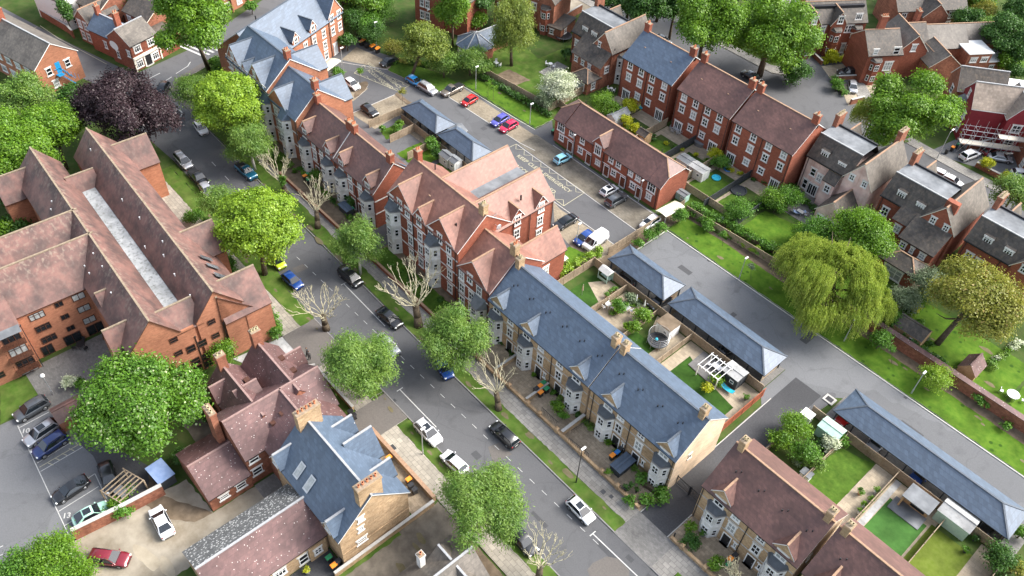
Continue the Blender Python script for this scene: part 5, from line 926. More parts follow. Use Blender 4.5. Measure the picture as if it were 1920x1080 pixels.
def willow_mesh(name, cs, rs, r, seed, mat_):
    rg = np.random.default_rng(seed); cs = np.array(cs, float); rs = np.array(rs, float); nt = int(26*r*r); li = rg.integers(0, len(cs), nt)
    d = rg.normal(size=(nt, 3)); d /= np.linalg.norm(d, axis=1)[:, None]; d[:, 2] = abs(d[:, 2])*.9+.05; anc = cs[li]+d*rs[li]; out = anc[:, :2]-cs[0][:2]; out /= np.linalg.norm(out, axis=1)[:, None]+1e-6
    P = []; U = []; Wd = []
    for j in range(nt):
        ln = rg.uniform(1.2, 3.4); m = int(ln/.2); nst = 4; o = out[j]*rg.uniform(.15, .6)
        for k in range(nst):
            b = anc[j]+rg.normal(size=3)*np.array([.2, .2, .12]); tt = np.arange(m)/m; sw = rg.normal(size=2)*.12
            x = b[0]+o[0]*np.sqrt(tt)+sw[0]*tt; y = b[1]+o[1]*np.sqrt(tt)+sw[1]*tt; z = b[2]+.12*np.sin(tt*3)-ln*tt**1.3
            P.append(np.stack([x, y, z], 1)+rg.normal(size=(m, 3))*.05)
            dd = np.stack([np.full(m, o[0]*.3), np.full(m, o[1]*.3), np.full(m, -1.0)], 1)+rg.normal(size=(m, 3))*.35; U.append(dd/np.linalg.norm(dd, axis=1)[:, None]); w = np.cross(dd, rg.normal(size=(m, 3))); Wd.append(w/(np.linalg.norm(w, axis=1)[:, None]+1e-9))
    p = np.concatenate(P); u = np.concatenate(U)*.17; w = np.concatenate(Wd)*.055; n = len(p); v = np.stack([p-u, p+w, p+u, p-w], 1).reshape(-1, 3); v[:, 2] = np.maximum(v[:, 2], .1)
    me = bpy.data.meshes.new(name); me.vertices.add(len(v)); me.vertices.foreach_set('co', v.astype(np.float32).ravel()); me.loops.add(4*n); me.loops.foreach_set('vertex_index', np.arange(4*n, dtype=np.int32)); me.polygons.add(n)
    me.polygons.foreach_set('loop_start', np.arange(0, 4*n, 4, dtype=np.int32)); me.materials.append(mat_); me.update(calc_edges=True); me.validate(); return me
def branches(mb, base, top, r, spread, rnd, n=7, mi=0):
    b = Vector(base); t = Vector(top); m = b.lerp(t, .5)+Vector((rnd.uniform(-.3, .3), rnd.uniform(-.3, .3), 0)); mb.tube(b, m, r*1.25, r*.85, 8, mi); mb.tube(m, t, r*.85, r*.35, 7, mi)
    for i in range(n):
        a = 2*math.pi*i/n+rnd.uniform(-.4, .4); s = m.lerp(t, rnd.uniform(-.1, .8)); e = s+Vector((math.cos(a)*spread*rnd.uniform(.5, .85), math.sin(a)*spread*rnd.uniform(.5, .85), spread*rnd.uniform(.3, .7)))
        k = s.lerp(e, .5)+Vector((0, 0, -.1*spread)); mb.tube(s, k, r*.42, r*.28, 6, mi); mb.tube(k, e, r*.28, r*.08, 5, mi)
TS = [100]
def tree(label, kind, u, v, rpx, zc, base=None, rz=None, leaf=.24, dens=1.0, name='tree', cat='tree', lobes=9, bark='bark', droop=0, group=None, rx=1.0, ry=1.0, clump=.55):
    TS[0] += 1; sd = TS[0]; rnd = random.Random(sd); x, y = at(u, v, zc)
    depth = float(np.dot(CM[2], np.array([x, y, zc-CAM_H]))); r = rpx*depth/F_PX*(1.1 if rpx > 20 else 1.0); rz = rz or r*.85
    zc = max(zc, rz*.9+.3); x, y = at(u, v, zc)
    bx, by = at(*base, 0) if base else (x, y)
    t = thing(name, label, cat, (bx, by, 0), 0, group); ox, oy = x-bx, y-by
    lobes = int(lobes*1.8) if r > 2 else lobes; tight = kind == 'lime'
    cs, rs = [(ox, oy, zc-.05*rz)], [(r*(.72 if tight else .55)*rx, r*(.72 if tight else .55)*ry, rz*.62)]
    for i in range(lobes):
        a = 2*math.pi*i*.618+rnd.uniform(-.5, .5); e = rnd.uniform(-.45, 1.35); k = rnd.uniform(.17, .34) if r > 2 else rnd.uniform(.28, .45); q = (1.0-k)*(rnd.uniform(.86, .98) if tight else rnd.uniform(.74, 1.05))
        cs.append((ox+math.cos(a)*r*rx*q*math.cos(e), oy+math.sin(a)*r*ry*q*math.cos(e), zc+rz*q*math.sin(e))); rs.append((r*k*rx, r*k*ry, rz*k*.9))
    n = int(min(52000, max(600, dens*500*r*(r+rz)))); leaf = leaf*.68 if r > 2 else leaf*.75
    o = inst('crown', willow_mesh('crown', cs, rs, r, sd, LF[kind]), t) if kind == 'willow' else inst('crown', leaf_mesh('crown', cs, rs, n, leaf, sd, LF[kind], droop, clump=min(clump, r*.2)), t)
    if r > 1.0:
        tb = MB(); branches(tb, (0, 0, 0), (ox, oy, zc+rz*.3), max(.09, r*.055), r*.8, rnd, 7 if r > 2.5 else 4); tb.build('trunk', K[bark], t, smooth=True)
    else: tb = MB(); tb.tube((0, 0, 0), (ox, oy, max(.3, zc)), .04, .02, 5); tb.build('stem', K[bark], t)
    return t
T = tree
T('tall bright green tree between the corner pub and the slate roofed apartments', 'green', 356, 45, 66, 14, base=(392, 132), leaf=.3, dens=1.1, rz=9)
t = T('large dark purple copper beech between the brick offices and the aged tile roofs', 'copper', 236, 218, 92, 8.0, leaf=.26, dens=1.35, rx=1.25, ry=.9, rz=7.5, lobes=16)
T('rounded yellow green lime tree left of the red terrace, the upper of two alike', 'lime', 430, 200, 64, 8.5, leaf=.26, dens=1.5, rz=6.6, lobes=16, clump=.4)
T('rounded yellow green lime tree over the pavement beside the courtyard flats', 'lime', 486, 425, 80, 8.5, base=(497, 515), leaf=.25, dens=1.6, rz=6.2, lobes=18, clump=.4)
BT = dict(bark='bark_w', leaf=.19, droop=.5)
T('bluish green birch tucked behind the upper lime tree at the junction', 'birch', 362, 172, 36, 6, **BT)
T('birch with light feathery crown below the upper lime tree', 'birch', 468, 272, 44, 5.5, rz=4.5, **BT)
T('dark green tree touching the left side of the lower lime tree', 'birch', 408, 380, 32, 6, **BT)
T('birch on the verge left of the mansion block bays', 'birch', 672, 458, 42, 5.6, base=(676, 515), rz=4.8, **BT)
T('large drooping birch on the verge by the mauve tiled house', 'birch', 674, 690, 70, 6.4, rz=5.6, dens=1.25, **BT)
T('birch hanging over a dark blue car in front of the stone terrace', 'birch', 852, 635, 62, 6.0, rz=5.2, dens=1.2, **BT)
T('broad birch over the lower pavement with the largest hanging crown', 'birch', 900, 946, 82, 6.4, rz=5.2, dens=1.3, **BT)
T('round chestnut with pale flower candles between the courtyard flats and the car park', 'chestnut', 262, 757, 105, 7.5, leaf=.26, dens=1.3, rz=6, lobes=16)
T('bright green tree at the left edge above the clay roofs', 'green', 40, 290, 60, 9, leaf=.28); T('pale green tree at the left edge under the brick offices', 'birch', 48, 175, 44, 8, leaf=.22)
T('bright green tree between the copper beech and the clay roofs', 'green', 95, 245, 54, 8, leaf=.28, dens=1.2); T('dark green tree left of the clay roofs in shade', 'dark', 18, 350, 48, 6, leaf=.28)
T('bushy green tree at the left edge, lowest of the group above the clay roofs', 'green', 5, 250, 45, 9, leaf=.28)
T('small airy tree against the gable of the courtyard flats', 'green', 420, 662, 26, 3, leaf=.16, dens=.8)
T('great weeping willow beside the service road', 'willow', 1556, 528, 112, 6.2, leaf=.24, droop=2.6, dens=1.5, rz=6.0, lobes=16, base=(1560, 600), clump=.5)
T('fresh green tree between the willow and the bright red villa', 'green', 1618, 440, 54, 7, leaf=.22, dens=1.2); T('darker round tree between the willow and the pink villa', 'hedge', 1532, 448, 40, 4, leaf=.2)
T('bronze green oak leaning over a lawn at the right', 'oak', 1832, 560, 84, 8.0, base=(1757, 645), leaf=.24, rz=4.2, dens=1.1, lobes=14, rx=1.05)
T('young yellow green tree on the grass strip right of the willow', 'lime', 1757, 708, 26, 2.4, leaf=.16, base=(1755, 722)); T('silvery shrub by the single storey room of the bright red villa', 'grey', 1738, 530, 30, 2.5, leaf=.18, name='shrub', cat='shrub'); T('silvery shrub between the willow and the oak', 'grey', 1695, 562, 27, 2.5, leaf=.18, name='shrub', cat='shrub')
T('huge bright tree in front of the red painted villa', 'green', 1702, 218, 82, 9.5, leaf=.3, dens=1.3, rz=8); T('weeping side tree on the left of the huge bright tree', 'willow', 1640, 212, 34, 6.5, leaf=.22, droop=2.2)
T('tall bright green tree behind the town houses, the left of two', 'green', 1326, 52, 60, 10.5, leaf=.3, dens=1.2, rz=10); T('tall bright green tree behind the town houses, the broader right one', 'green', 1446, 66, 88, 9.5, leaf=.32, dens=1.3, rz=10)
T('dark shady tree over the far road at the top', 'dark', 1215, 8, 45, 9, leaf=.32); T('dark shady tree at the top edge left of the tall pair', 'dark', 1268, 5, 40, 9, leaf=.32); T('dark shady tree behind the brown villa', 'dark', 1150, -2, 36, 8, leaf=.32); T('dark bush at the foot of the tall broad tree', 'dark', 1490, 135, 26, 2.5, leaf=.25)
T('light yellow green tree over the top car park grass', 'olive', 796, 85, 44, 6, leaf=.24, base=(772, 143)); T('smaller green tree right of the light yellow green one', 'birch', 832, 118, 24, 3.5, leaf=.2)
T('upright fresh green tree behind the octagonal sun room', 'green', 848, 22, 32, 8, leaf=.26, rz=7); T('brownish drooping tree beside the octagonal sun room', 'olive', 962, 58, 44, 8, leaf=.24, droop=1.2, rz=8); T('low green tree in front of the octagonal sun room', 'birch', 882, 114, 30, 3.4, leaf=.2)
T('round apple tree covered in white blossom', 'blossom', 1047, 160, 30, 3.6, leaf=.18, base=(1044, 190), dens=1.6); T('grey green shrub below the blossom tree', 'grey', 1022, 188, 20, 1.5, leaf=.16, name='shrub', cat='shrub')
T('green tree at the right edge beside the far road', 'birch', 1900, 362, 36, 6, leaf=.22); T('dark green tree in the top right corner', 'dark', 1886, 68, 42, 7, leaf=.3); T('green tree left of the dark one in the top right corner', 'birch', 1855, 60, 26, 5, leaf=.26); T('bare brown tree with swaying branches at the top right', 'oak', 1842, 22, 22, 4, leaf=.2)
T('green conifer in front of the pink brick terrace at the top left', 'dark', 124, 27, 15, 3.5, leaf=.2, rz=4)
T('bright tree at the top edge behind the black shed', 'green', 205, 5, 30, 5, leaf=.26); T('green bush at the top edge beside the tall bright tree', 'hedge', 280, 10, 22, 3, leaf=.24)
for lb, kd, u, v, r in (('dark shrubbery above the top car park, left part', 'dark', 665, 45, 30), ('dark shrubbery above the top car park, middle part', 'dark', 700, 60, 26), ('mixed green shrubs beside the tall red gabled house', 'hedge', 715, 20, 28), ('mixed green shrubs at the top edge over the wing', 'hedge', 655, 12, 26), ('olive bush in front of the tall red gabled house', 'oak', 738, 90, 18), ('clump of green bushes at the bottom left corner', 'green', 110, 1052, 52), ('lime green bushes at the bottom edge left of the maroon car', 'hedge', 40, 1072, 44), ('lower clump of bushes beside the maroon car', 'green', 140, 1085, 40),
     ('white flowering shrub by the courtyard patio', 'blossom', 130, 715, 16), ('rose bushes at the edge of the courtyard', 'hedge', 150, 722, 13), ('green bush hiding the sheds between car park and gravel yard', 'hedge', 228, 955, 19), ('low bush under the chestnut tree', 'dark', 385, 770, 24), ('dark shrub between chestnut and brick house', 'dark', 340, 855, 16), ('laurel by the window of the courtyard flats', 'hedge', 372, 708, 16), ('round shrub at the flats corner by the drive', 'hedge', 515, 622, 15),
     ('dark green hedge shrub on the pavement edge by the clay roof', 'hedge', 425, 490, 16), ('green shrub against the long clay roof', 'hedge', 362, 405, 18), ('bright shrub behind the mews row end', 'hedge', 1352, 305, 18), ('bright green shrub behind the sheds of the town houses', 'yellow', 1180, 200, 17), ('tall green bush in the first town house garden', 'green', 1130, 195, 22), ('second green bush in the first town house garden', 'green', 1148, 205, 18), ('golden bush in the third town house garden', 'yellow', 1340, 288, 14), ('green climber in the second town house garden', 'hedge', 1222, 185, 12), ('fresh bush by the grey shed', 'yellow', 1172, 226, 14), ('small golden bush beside the brown summer house', 'yellow', 1190, 240, 11),
     ('leafy tree in the last town house garden', 'green', 1448, 372, 22), ('green shrub at the hedge of the lawn garden', 'hedge', 1385, 395, 24), ('shrub on the corner of the bright grass strip', 'hedge', 1325, 420, 15), ('round bush by the fence of the mews row', 'hedge', 1218, 440, 14), ('second round bush by the fence of the mews row', 'hedge', 1237, 428, 13), ('third round bush by the fence of the mews row', 'hedge', 1275, 405, 17), ('light bush near the white van bays', 'hedge', 1197, 456, 11),
     ('big shrub left of the bright grass strip by the wall', 'hedge', 1480, 372, 24), ('large laurel in the pink villa garden', 'hedge', 1455, 385, 18), ('small tree by the pink villa patio', 'green', 1505, 440, 22), ('shrubs at the foot of the willow', 'hedge', 1650, 640, 22), ('second shrubs at the foot of the willow', 'hedge', 1678, 600, 20), ('golden shrub between silver shrubs and oak', 'yellow', 1715, 575, 12), ('shrub below the brick boundary wall', 'hedge', 1835, 750, 12), ('small bush below the brick boundary wall', 'hedge', 1850, 757, 9), ('sapling bush on the far grass strip', 'hedge', 1885, 800, 9),
     ('golden round bush on the far forecourt wall', 'yellow', 1850, 308, 15), ('second golden round bush on the far forecourt wall', 'yellow', 1886, 332, 12), ('variegated hedge bush by the top right drive', 'yellow', 1560, 106, 14), ('dark bush at the end of the top right drive', 'dark', 1612, 118, 12), ('green hedge bush between the two top right drives', 'hedge', 1570, 160, 13), ('climbing shrub by the alley end', 'green', 1490, 800, 28), ('second climbing shrub by the alley end', 'green', 1465, 825, 22), ('white flowering shrub beside the green shed', 'blossom', 1557, 832, 18), ('green shrub beside the white flowering one', 'hedge', 1578, 826, 13), ('leafy plants filling the first garden', 'hedge', 1510, 850, 24), ('bluish plants filling the first garden', 'birch', 1530, 870, 18),
     ('garden shrub by the grey shed and pergola', 'green', 1345, 712, 15), ('yellow green shrub on the turf by the pergola', 'yellow', 1325, 727, 12), ('blue grey shrub in the planted terrace garden', 'grey', 1180, 560, 14), ('leafy shrub in the middle of the planted terrace garden', 'hedge', 1160, 572, 16), ('bright shrub at the fence of the planted terrace garden', 'green', 1205, 590, 18), ('second bright shrub at the fence of the planted garden', 'green', 1185, 612, 15), ('shrub on the turf edge near the pergola fence', 'hedge', 1362, 700, 10),
     ('bright green front garden shrub between two white bays', 'green', 1045, 763, 14), ('second front garden shrub between two white bays', 'hedge', 1055, 780, 11), ('dark leafy front garden plant by the gate', 'dark', 1298, 1015, 17), ('light green front garden plant by the gate', 'green', 1295, 990, 13), ('round green shrub near the bins at the bottom edge', 'green', 1342, 1057, 17), ('dark shrubs behind the long grey carport end', 'dark', 1875, 1045, 28), ('tawny shrub in the bottom right corner', 'oak', 1905, 1065, 20), ('green shrub at the end of the long carport', 'hedge', 1915, 1000, 16),
     ('planting in front of the red terrace by the bins', 'hedge', 590, 330, 14), ('dark shrub in front of the red terrace end', 'dark', 660, 375, 14), ('green bush in front of the red terrace', 'hedge', 640, 340, 10), ('green ivy bush against the long pergola shed', 'green', 215, 950, 15), ('shrub by the lamp in the top car park', 'hedge', 632, 135, 13), ('low shrub at the corner of the small garden', 'hedge', 716, 242, 8), ('shrub by the blue sheds', 'hedge', 745, 240, 10), ('bushes by the black fence of the red terrace gardens', 'hedge', 810, 270, 15), ('dark bushes behind the carports', 'dark', 820, 290, 12), ('leafy bush in the lawn by the red terrace', 'green', 750, 232, 8)):
    T(lb, kd, u, v, r, max(.7, r*.045), leaf=.17, dens=1.0, name='shrub', cat='shrub', lobes=6)
def hedge(label, p, q, w, h, kind='hedge', px=True, n=None):
    if px: p, q = at(*p), at(*q)
    L = math.dist(p, q); k = max(2, int(L/1.1)); TS[0] += 1; cs = [((q[0]-p[0])*i/(k-1), (q[1]-p[1])*i/(k-1), h*.5) for i in range(k)]
    t = thing('hedge', label, 'hedge', (p[0], p[1], 0)); inst('foliage', leaf_mesh('foliage', cs, [(.7, w/2, h*.5)]*k, int(L*260), .15, TS[0], LF[kind], clump=.25), t)
    mb = MB(); mb.bar((0, 0, h*.25), (q[0]-p[0], q[1]-p[1], h*.25), w*.4, h*.4); mb.build('stems', K['bark'], t); return t
hedge('clipped hedge along the pavement by the alley entrance', (1180, 945), (1240, 940), 1.3, 1.5); hedge('clipped hedge against the last white bay by the alley', (1200, 905), (1238, 930), 1.6, 1.7)
hedge('low box hedge beside the steep red gable of the courtyard flats', (430, 500), (452, 545), 1.6, 1.4); hedge('dark hedge between the long fence and the top grass strip', (905, 148), (1027, 218), 1.0, 1.2, 'dark'); hedge('leafy hedge along the gardens opposite the long grass strip', (1300, 395), (1480, 490), 1.6, 1.8)
hedge('tall screen of bright green shrubs by the timber playhouse', (1052, 520), (1118, 485), 1.6, 2.6, 'lime'); hedge('hedge under the brick boundary wall', (1690, 640), (1760, 690), 1.4, 1.5, 'dark'); hedge('ivy on the rear wall of the car park', (200, 965), (245, 925), 1.2, 1.2, 'green'); hedge('green hedge below the left gable of the courtyard flats', (500, 585), (522, 615), 1.4, 1.2); hedge('garden hedge between the lawns below the pink villa', (1400, 400), (1480, 360), 1.3, 1.6); hedge('clipped green hedge by the brown gabled drive', (1545, 118), (1590, 112), 1.0, 1.2, 'yellow'); hedge('hedge beside the silver car drive at the top right', (1562, 152), (1580, 178), 1.2, 1.2)
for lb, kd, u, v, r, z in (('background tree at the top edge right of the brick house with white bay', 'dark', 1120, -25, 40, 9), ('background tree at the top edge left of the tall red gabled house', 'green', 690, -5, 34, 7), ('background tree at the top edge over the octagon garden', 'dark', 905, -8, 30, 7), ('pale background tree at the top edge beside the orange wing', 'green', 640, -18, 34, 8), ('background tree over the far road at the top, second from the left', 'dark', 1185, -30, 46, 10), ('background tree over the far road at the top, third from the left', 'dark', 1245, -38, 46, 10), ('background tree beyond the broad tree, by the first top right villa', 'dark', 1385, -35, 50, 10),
     ('hedge tree at the top right beyond the white flat roofs', 'dark', 1815, 40, 26, 5), ('round bush beside the top right lawn', 'hedge', 1805, 80, 16, 2), ('second round bush beside the top right lawn', 'hedge', 1860, 108, 15, 2), ('bush at the top right behind the pale tiled roof', 'green', 1885, 118, 20, 3), ('tree at the very top right corner', 'dark', 1915, 20, 34, 6), ('dark bush beyond the top right play tower', 'dark', 1905, 95, 30, 5), ('hedge tree at the top edge right of the annexe', 'hedge', 1835, 5, 26, 4), ('leafy bush left of the annexe garden', 'green', 1790, 78, 14, 2), ('dark tree behind the corner pub', 'dark', 250, 0, 24, 5), ('dark bush at the upper left lawn under the tall tree', 'hedge', 418, 128, 18, 1.6), ('bush at the corner of the slate roofed apartments', 'hedge', 405, 118, 13, 1.4), ('dark leafy bush left of the flats wall', 'dark', 30, 425, 26, 3), ('green bush left of the flats wall', 'green', 8, 440, 24, 3), ('bush between copper beech and office wall', 'dark', 135, 180, 22, 4)): T(lb, kd, u, v, r, z, leaf=.28)
for i, (lb, kd, u, v, r) in enumerate((('hedgerow tree beyond the annexe house, furthest left', 'dark', 1700, -20, 26), ('hedgerow tree beyond the annexe house, second', 'green', 1740, -28, 26), ('garden tree behind the annexe roof', 'hedge', 1790, -6, 22), ('garden bush at the top right behind the pale flat roof', 'birch', 1848, 42, 16), ('garden bush left of the play tower', 'hedge', 1838, 88, 14), ('leafy garden tree right of the play tower', 'green', 1884, 98, 16), ('tree above the white shed roof at the right edge', 'dark', 1905, 135, 18), ('bush beside the round trampoline at the top', 'hedge', 1082, 82, 10), ('dark shrub by the brown villa garden wall', 'dark', 1062, 100, 11), ('apple tree by the left fence of the top lawn', 'birch', 905, 125, 18), ('green tree left of the brick house with white bay', 'green', 895, 38, 18), ('dark bush below the orange wing end', 'dark', 650, 75, 16), ('green tree behind the bins at the top of the yard', 'hedge', 690, 45, 22), ('street bush before the corner of the banded flats', 'hedge', 470, 12, 12))): T(lb, kd, u, v, r, r*.16, leaf=.24)
_sr = random.Random(77)
def row(label, p, q, n, r0, r1, kinds, group):
    for i in range(n):
        f = (i+_sr.random()*.7)/n; u, v = p[0]+(q[0]-p[0])*f, p[1]+(q[1]-p[1])*f; r = _sr.uniform(r0, r1); x, y = at(u, v); tt = thing('garden_shrub', label, 'shrub', (x, y, 0), 0, group); z = r*.7
        TS[0] += 1; inst('foliage', leaf_mesh('foliage', [(0, 0, z)]+[(_sr.uniform(-.6, .6)*r, _sr.uniform(-.6, .6)*r, z*_sr.uniform(.6, 1.2)) for _ in range(3)], [(r*.7, r*.7, z*.8)]+[(r*.5, r*.5, z*.5)]*3, int(420*max(.6, r)**1.5), .13, TS[0], LF[_sr.choice(kinds)], clump=.16), tt); mb = MB(); mb.tube((0, 0, 0), (0, 0, z), .03, .02, 5); mb.build('stem', K['bark'], tt)
row('small mixed shrub in the planting bed below the long brick garden wall', (1660, 610), (1905, 800), 16, .4, .9, ('hedge', 'dark', 'green', 'birch'), 'shrubs below the brick garden wall')
row('small shrub in the bed along the fence of the bright grass strip', (1290, 402), (1470, 505), 14, .5, 1.1, ('hedge', 'green', 'lime'), 'shrubs along the bright grass strip')
row('low shrub in the front gardens of the red terrace', (560, 318), (668, 420), 12, .35, .8, ('dark', 'hedge', 'green'), 'front garden shrubs of the red terrace')
row('low plant on the stone terrace forecourts', (935, 640), (1215, 905), 18, .25, .6, ('dark', 'hedge', 'green', 'birch'), 'plants on the stone terrace forecourts')
row('low plant in the planted garden of the stone terrace', (1145, 590), (1215, 560), 9, .35, .7, ('hedge', 'green', 'grey', 'yellow'), 'plants in the planted terrace garden')
row('low plant in the leafy end garden by the green summer house', (1490, 870), (1560, 815), 14, .4, .8, ('hedge', 'birch', 'grey', 'dark'), 'plants in the leafy end garden')
row('shrub in the bed between lawns and the town house fences', (1150, 230), (1440, 350), 16, .4, .9, ('hedge', 'yellow', 'green', 'dark'), 'shrubs by the town house fences')
row('shrub at the edge of the villa gardens below the pink villa', (1480, 350), (1545, 420), 10, .5, 1.1, ('hedge', 'green', 'dark'), 'shrubs below the pink villa')
row('shrub under the trees between the top gardens and the yard grass', (735, 120), (930, 130), 14, .6, 1.3, ('hedge', 'green', 'dark', 'oak'), 'shrubs above the yard grass')
row('shrub in the front gardens of the slate roofed apartments', (452, 235), (560, 330), 9, .5, 1.0, ('hedge', 'dark', 'birch'), 'front garden shrubs of the apartments')
row('shrub in the dark front gardens of the mansion block', (720, 490), (880, 600), 8, .4, .8, ('dark', 'hedge'), 'front garden shrubs of the mansion block')
row('shrub beside the street wall of the courtyard flats', (372, 395), (440, 500), 7, .5, 1.0, ('hedge', 'dark', 'green'), 'shrubs beside the courtyard flats')
row('shrub in the garden under the bronze oak', (1700, 570), (1780, 720), 8, .5, 1.0, ('hedge', 'dark', 'grey'), 'shrubs under the bronze oak')
row('shrub near the far garden beyond the brick wall', (1850, 690), (1915, 640), 9, .5, 1.1, ('hedge', 'birch', 'green', 'blossom'), 'shrubs in the far right garden')
# pollarded trees
def pollard(label, base, crown, rpx, h, seed, thick=.45, nmain=12):
    rnd = random.Random(seed); bx, by = at(*base); cx, cy = at(*crown, h*.7); t = thing('pollarded_tree', label, 'tree', (bx, by, 0), 0, 'bare pollarded street trees')
    depth = float(np.dot(CM[2], np.array([cx, cy, h-CAM_H]))); R0 = rpx*depth/F_PX; tr = MB(); br = MB(); ox, oy = cx-bx, cy-by
    fork = Vector((ox*.35, oy*.35, h*.3)); tr.tube((0, 0, 0), fork*.5+Vector((.05, 0, 0)), thick*1.2, thick*.95, 10); tr.tube(fork*.5+Vector((.05, 0, 0)), fork, thick*.95, thick*.8, 10); tr.ball(tuple(fork), thick*.9, n=8, jit=.1, rnd=rnd)
    def grow(p, d, L, r, lev):
        q = p+d*L; m = p.lerp(q, .5)+Vector((rnd.uniform(-.12, .12), rnd.uniform(-.12, .12), rnd.uniform(-.05, .12)))*L; br.tube(p, m, r, r*.8, 6); br.tube(m, q, r*.8, r*.62, 6)
        if lev == 0: br.ball(tuple(q), r*1.3, n=5); return
        for i in range(rnd.choice((1, 2, 2)) if lev > 3 else rnd.choice((1, 2, 2, 3))):
            nd = (d+Vector((rnd.uniform(-.65, .65), rnd.uniform(-.65, .65), rnd.uniform(.0, .65)))).normalized(); grow(q, nd, L*rnd.uniform(.5, .8), r*.72, lev-1)
    for i in range(nmain):
        a = 2*math.pi*i/nmain+rnd.uniform(-.25, .25); f = rnd.uniform(.6, 1.12); tgt = Vector((ox+math.cos(a)*R0*f, oy+math.sin(a)*R0*f, h*(1.05-.35*f))); d = tgt-fork; grow(fork, d.normalized(), d.length*.40, thick*.17, 4)
    tr.build('trunk', K['bark'], t, smooth=True); br.build('branches', K['bark_p'], t, smooth=True)
pollard('bare pollarded tree below the birch at the upper street, ivy round its trunk', (537, 365), (512, 305), 36, 7.5, 1); pollard('bare pollarded tree in front of the red terrace bins', (596, 428), (590, 352), 36, 8, 2); pollard('bare pollarded tree on the left verge leaning over a blue car', (612, 618), (596, 560), 62, 9.5, 3, .5); pollard('largest bare pollarded tree in front of the mansion block', (785, 612), (770, 520), 68, 10, 4, .6, 15); pollard('bare pollarded tree in front of the stone terrace', (935, 768), (922, 690), 48, 8, 5); pollard('bare pollarded tree at the bottom edge over a white car', (1008, 1092), (1020, 1022), 52, 8.5, 6); pollard('small bare pollarded tree at the bottom edge by the bins', (1385, 1120), (1368, 1062), 22, 6, 7)
T('dark leafy ivy on the trunk of the upper pollarded tree', 'hedge', 530, 343, 9, 2.2, leaf=.14, rz=2.0, name='ivy', cat='ivy', lobes=3)
for lb, u, v, h, k in (('slim sapling on the top grass strip, the left one', 915, 158, 2.6, 'green'), ('slim sapling on the top grass strip, the right one', 925, 165, 2.4, 'green'), ('thin sapling with pale leaves on the long grass strip', 1408, 500, 2.6, 'grey'), ('thin bare sapling on the long grass strip by the hedge', 1355, 440, 2.2, 'hedge'), ('slim young tree by the lamp right of the willow', 1672, 655, 3.2, 'hedge'), ('small tree in the top car park island', 675, 133, 2.5, 'green'), ('small thin tree at the end of the top bays', 755, 172, 2.5, 'oak')): T(lb, k, u, v, 9, h, leaf=.13, dens=.7, lobes=4, base=(u, v+9+h*6))
# ---------------------------------------------------------------- vehicles
CT = dict(
 hatch=dict(L=4.05, W=1.76, H=1.48, zb=.95, c=(-.47, -.36, .06, .27), nose=.74, tail=.96),
 mini=dict(L=3.6, W=1.66, H=1.48, zb=.95, c=(-.47, -.34, .10, .30), nose=.76, tail=.92),
 saloon=dict(L=4.65, W=1.82, H=1.43, zb=.92, c=(-.38, -.20, .08, .26), nose=.70, tail=.97),
 coupe=dict(L=4.5, W=1.82, H=1.34, zb=.88, c=(-.40, -.16, .04, .24), nose=.68, tail=.92),
 estate=dict(L=4.7, W=1.82, H=1.47, zb=.94, c=(-.48, -.42, .07, .25), nose=.72, tail=.97),
 suv=dict(L=4.5, W=1.86, H=1.68, zb=1.06, c=(-.48, -.40, .08, .26), nose=.86, tail=1.06),
 mpv=dict(L=4.7, W=1.85, H=1.72, zb=1.05, c=(-.48, -.43, .12, .33), nose=.80, tail=1.05),
 beetle=dict(L=4.2, W=1.8, H=1.49, zb=.93, c=(-.42, -.18, .10, .27), nose=.76, tail=.80),
 van=dict(L=4.95, W=1.95, H=1.97, zb=1.15, c=(-.495, -.48, .20, .36), nose=.98, tail=1.15),
 pickup=dict(L=5.2, W=1.86, H=1.78, zb=1.06, c=(-.10, -.06, .12, .24), nose=.92, tail=1.02))
def crm(name, col, metal=0): return mat(name, col, None, .28, 1, .6, metal=metal, coat=.7)
PC = {k: crm(k+'_car_paint', c, m) for k, c, m in (('white', (.72,.73,.74), 0), ('black', (.010,.011,.013), .1), ('silver', (.42,.43,.45), .5), ('grey', (.10,.11,.12), .4), ('navy', (.012,.03,.12), .2), ('blue', (.012,.055,.24), .2), ('bright_blue', (.02,.22,.52), .2), ('teal', (.015,.12,.20), .3), ('maroon', (.17,.008,.018), .2), ('red', (.48,.012,.012), 0), ('crimson', (.50,.01,.06), 0), ('mint', (.36,.62,.50), 0), ('sky', (.25,.55,.68), 0), ('violet', (.10,.10,.42), .2), ('lime', (.42,.55,.03), 0), ('bronze', (.22,.19,.16), .5))}
_car = {}
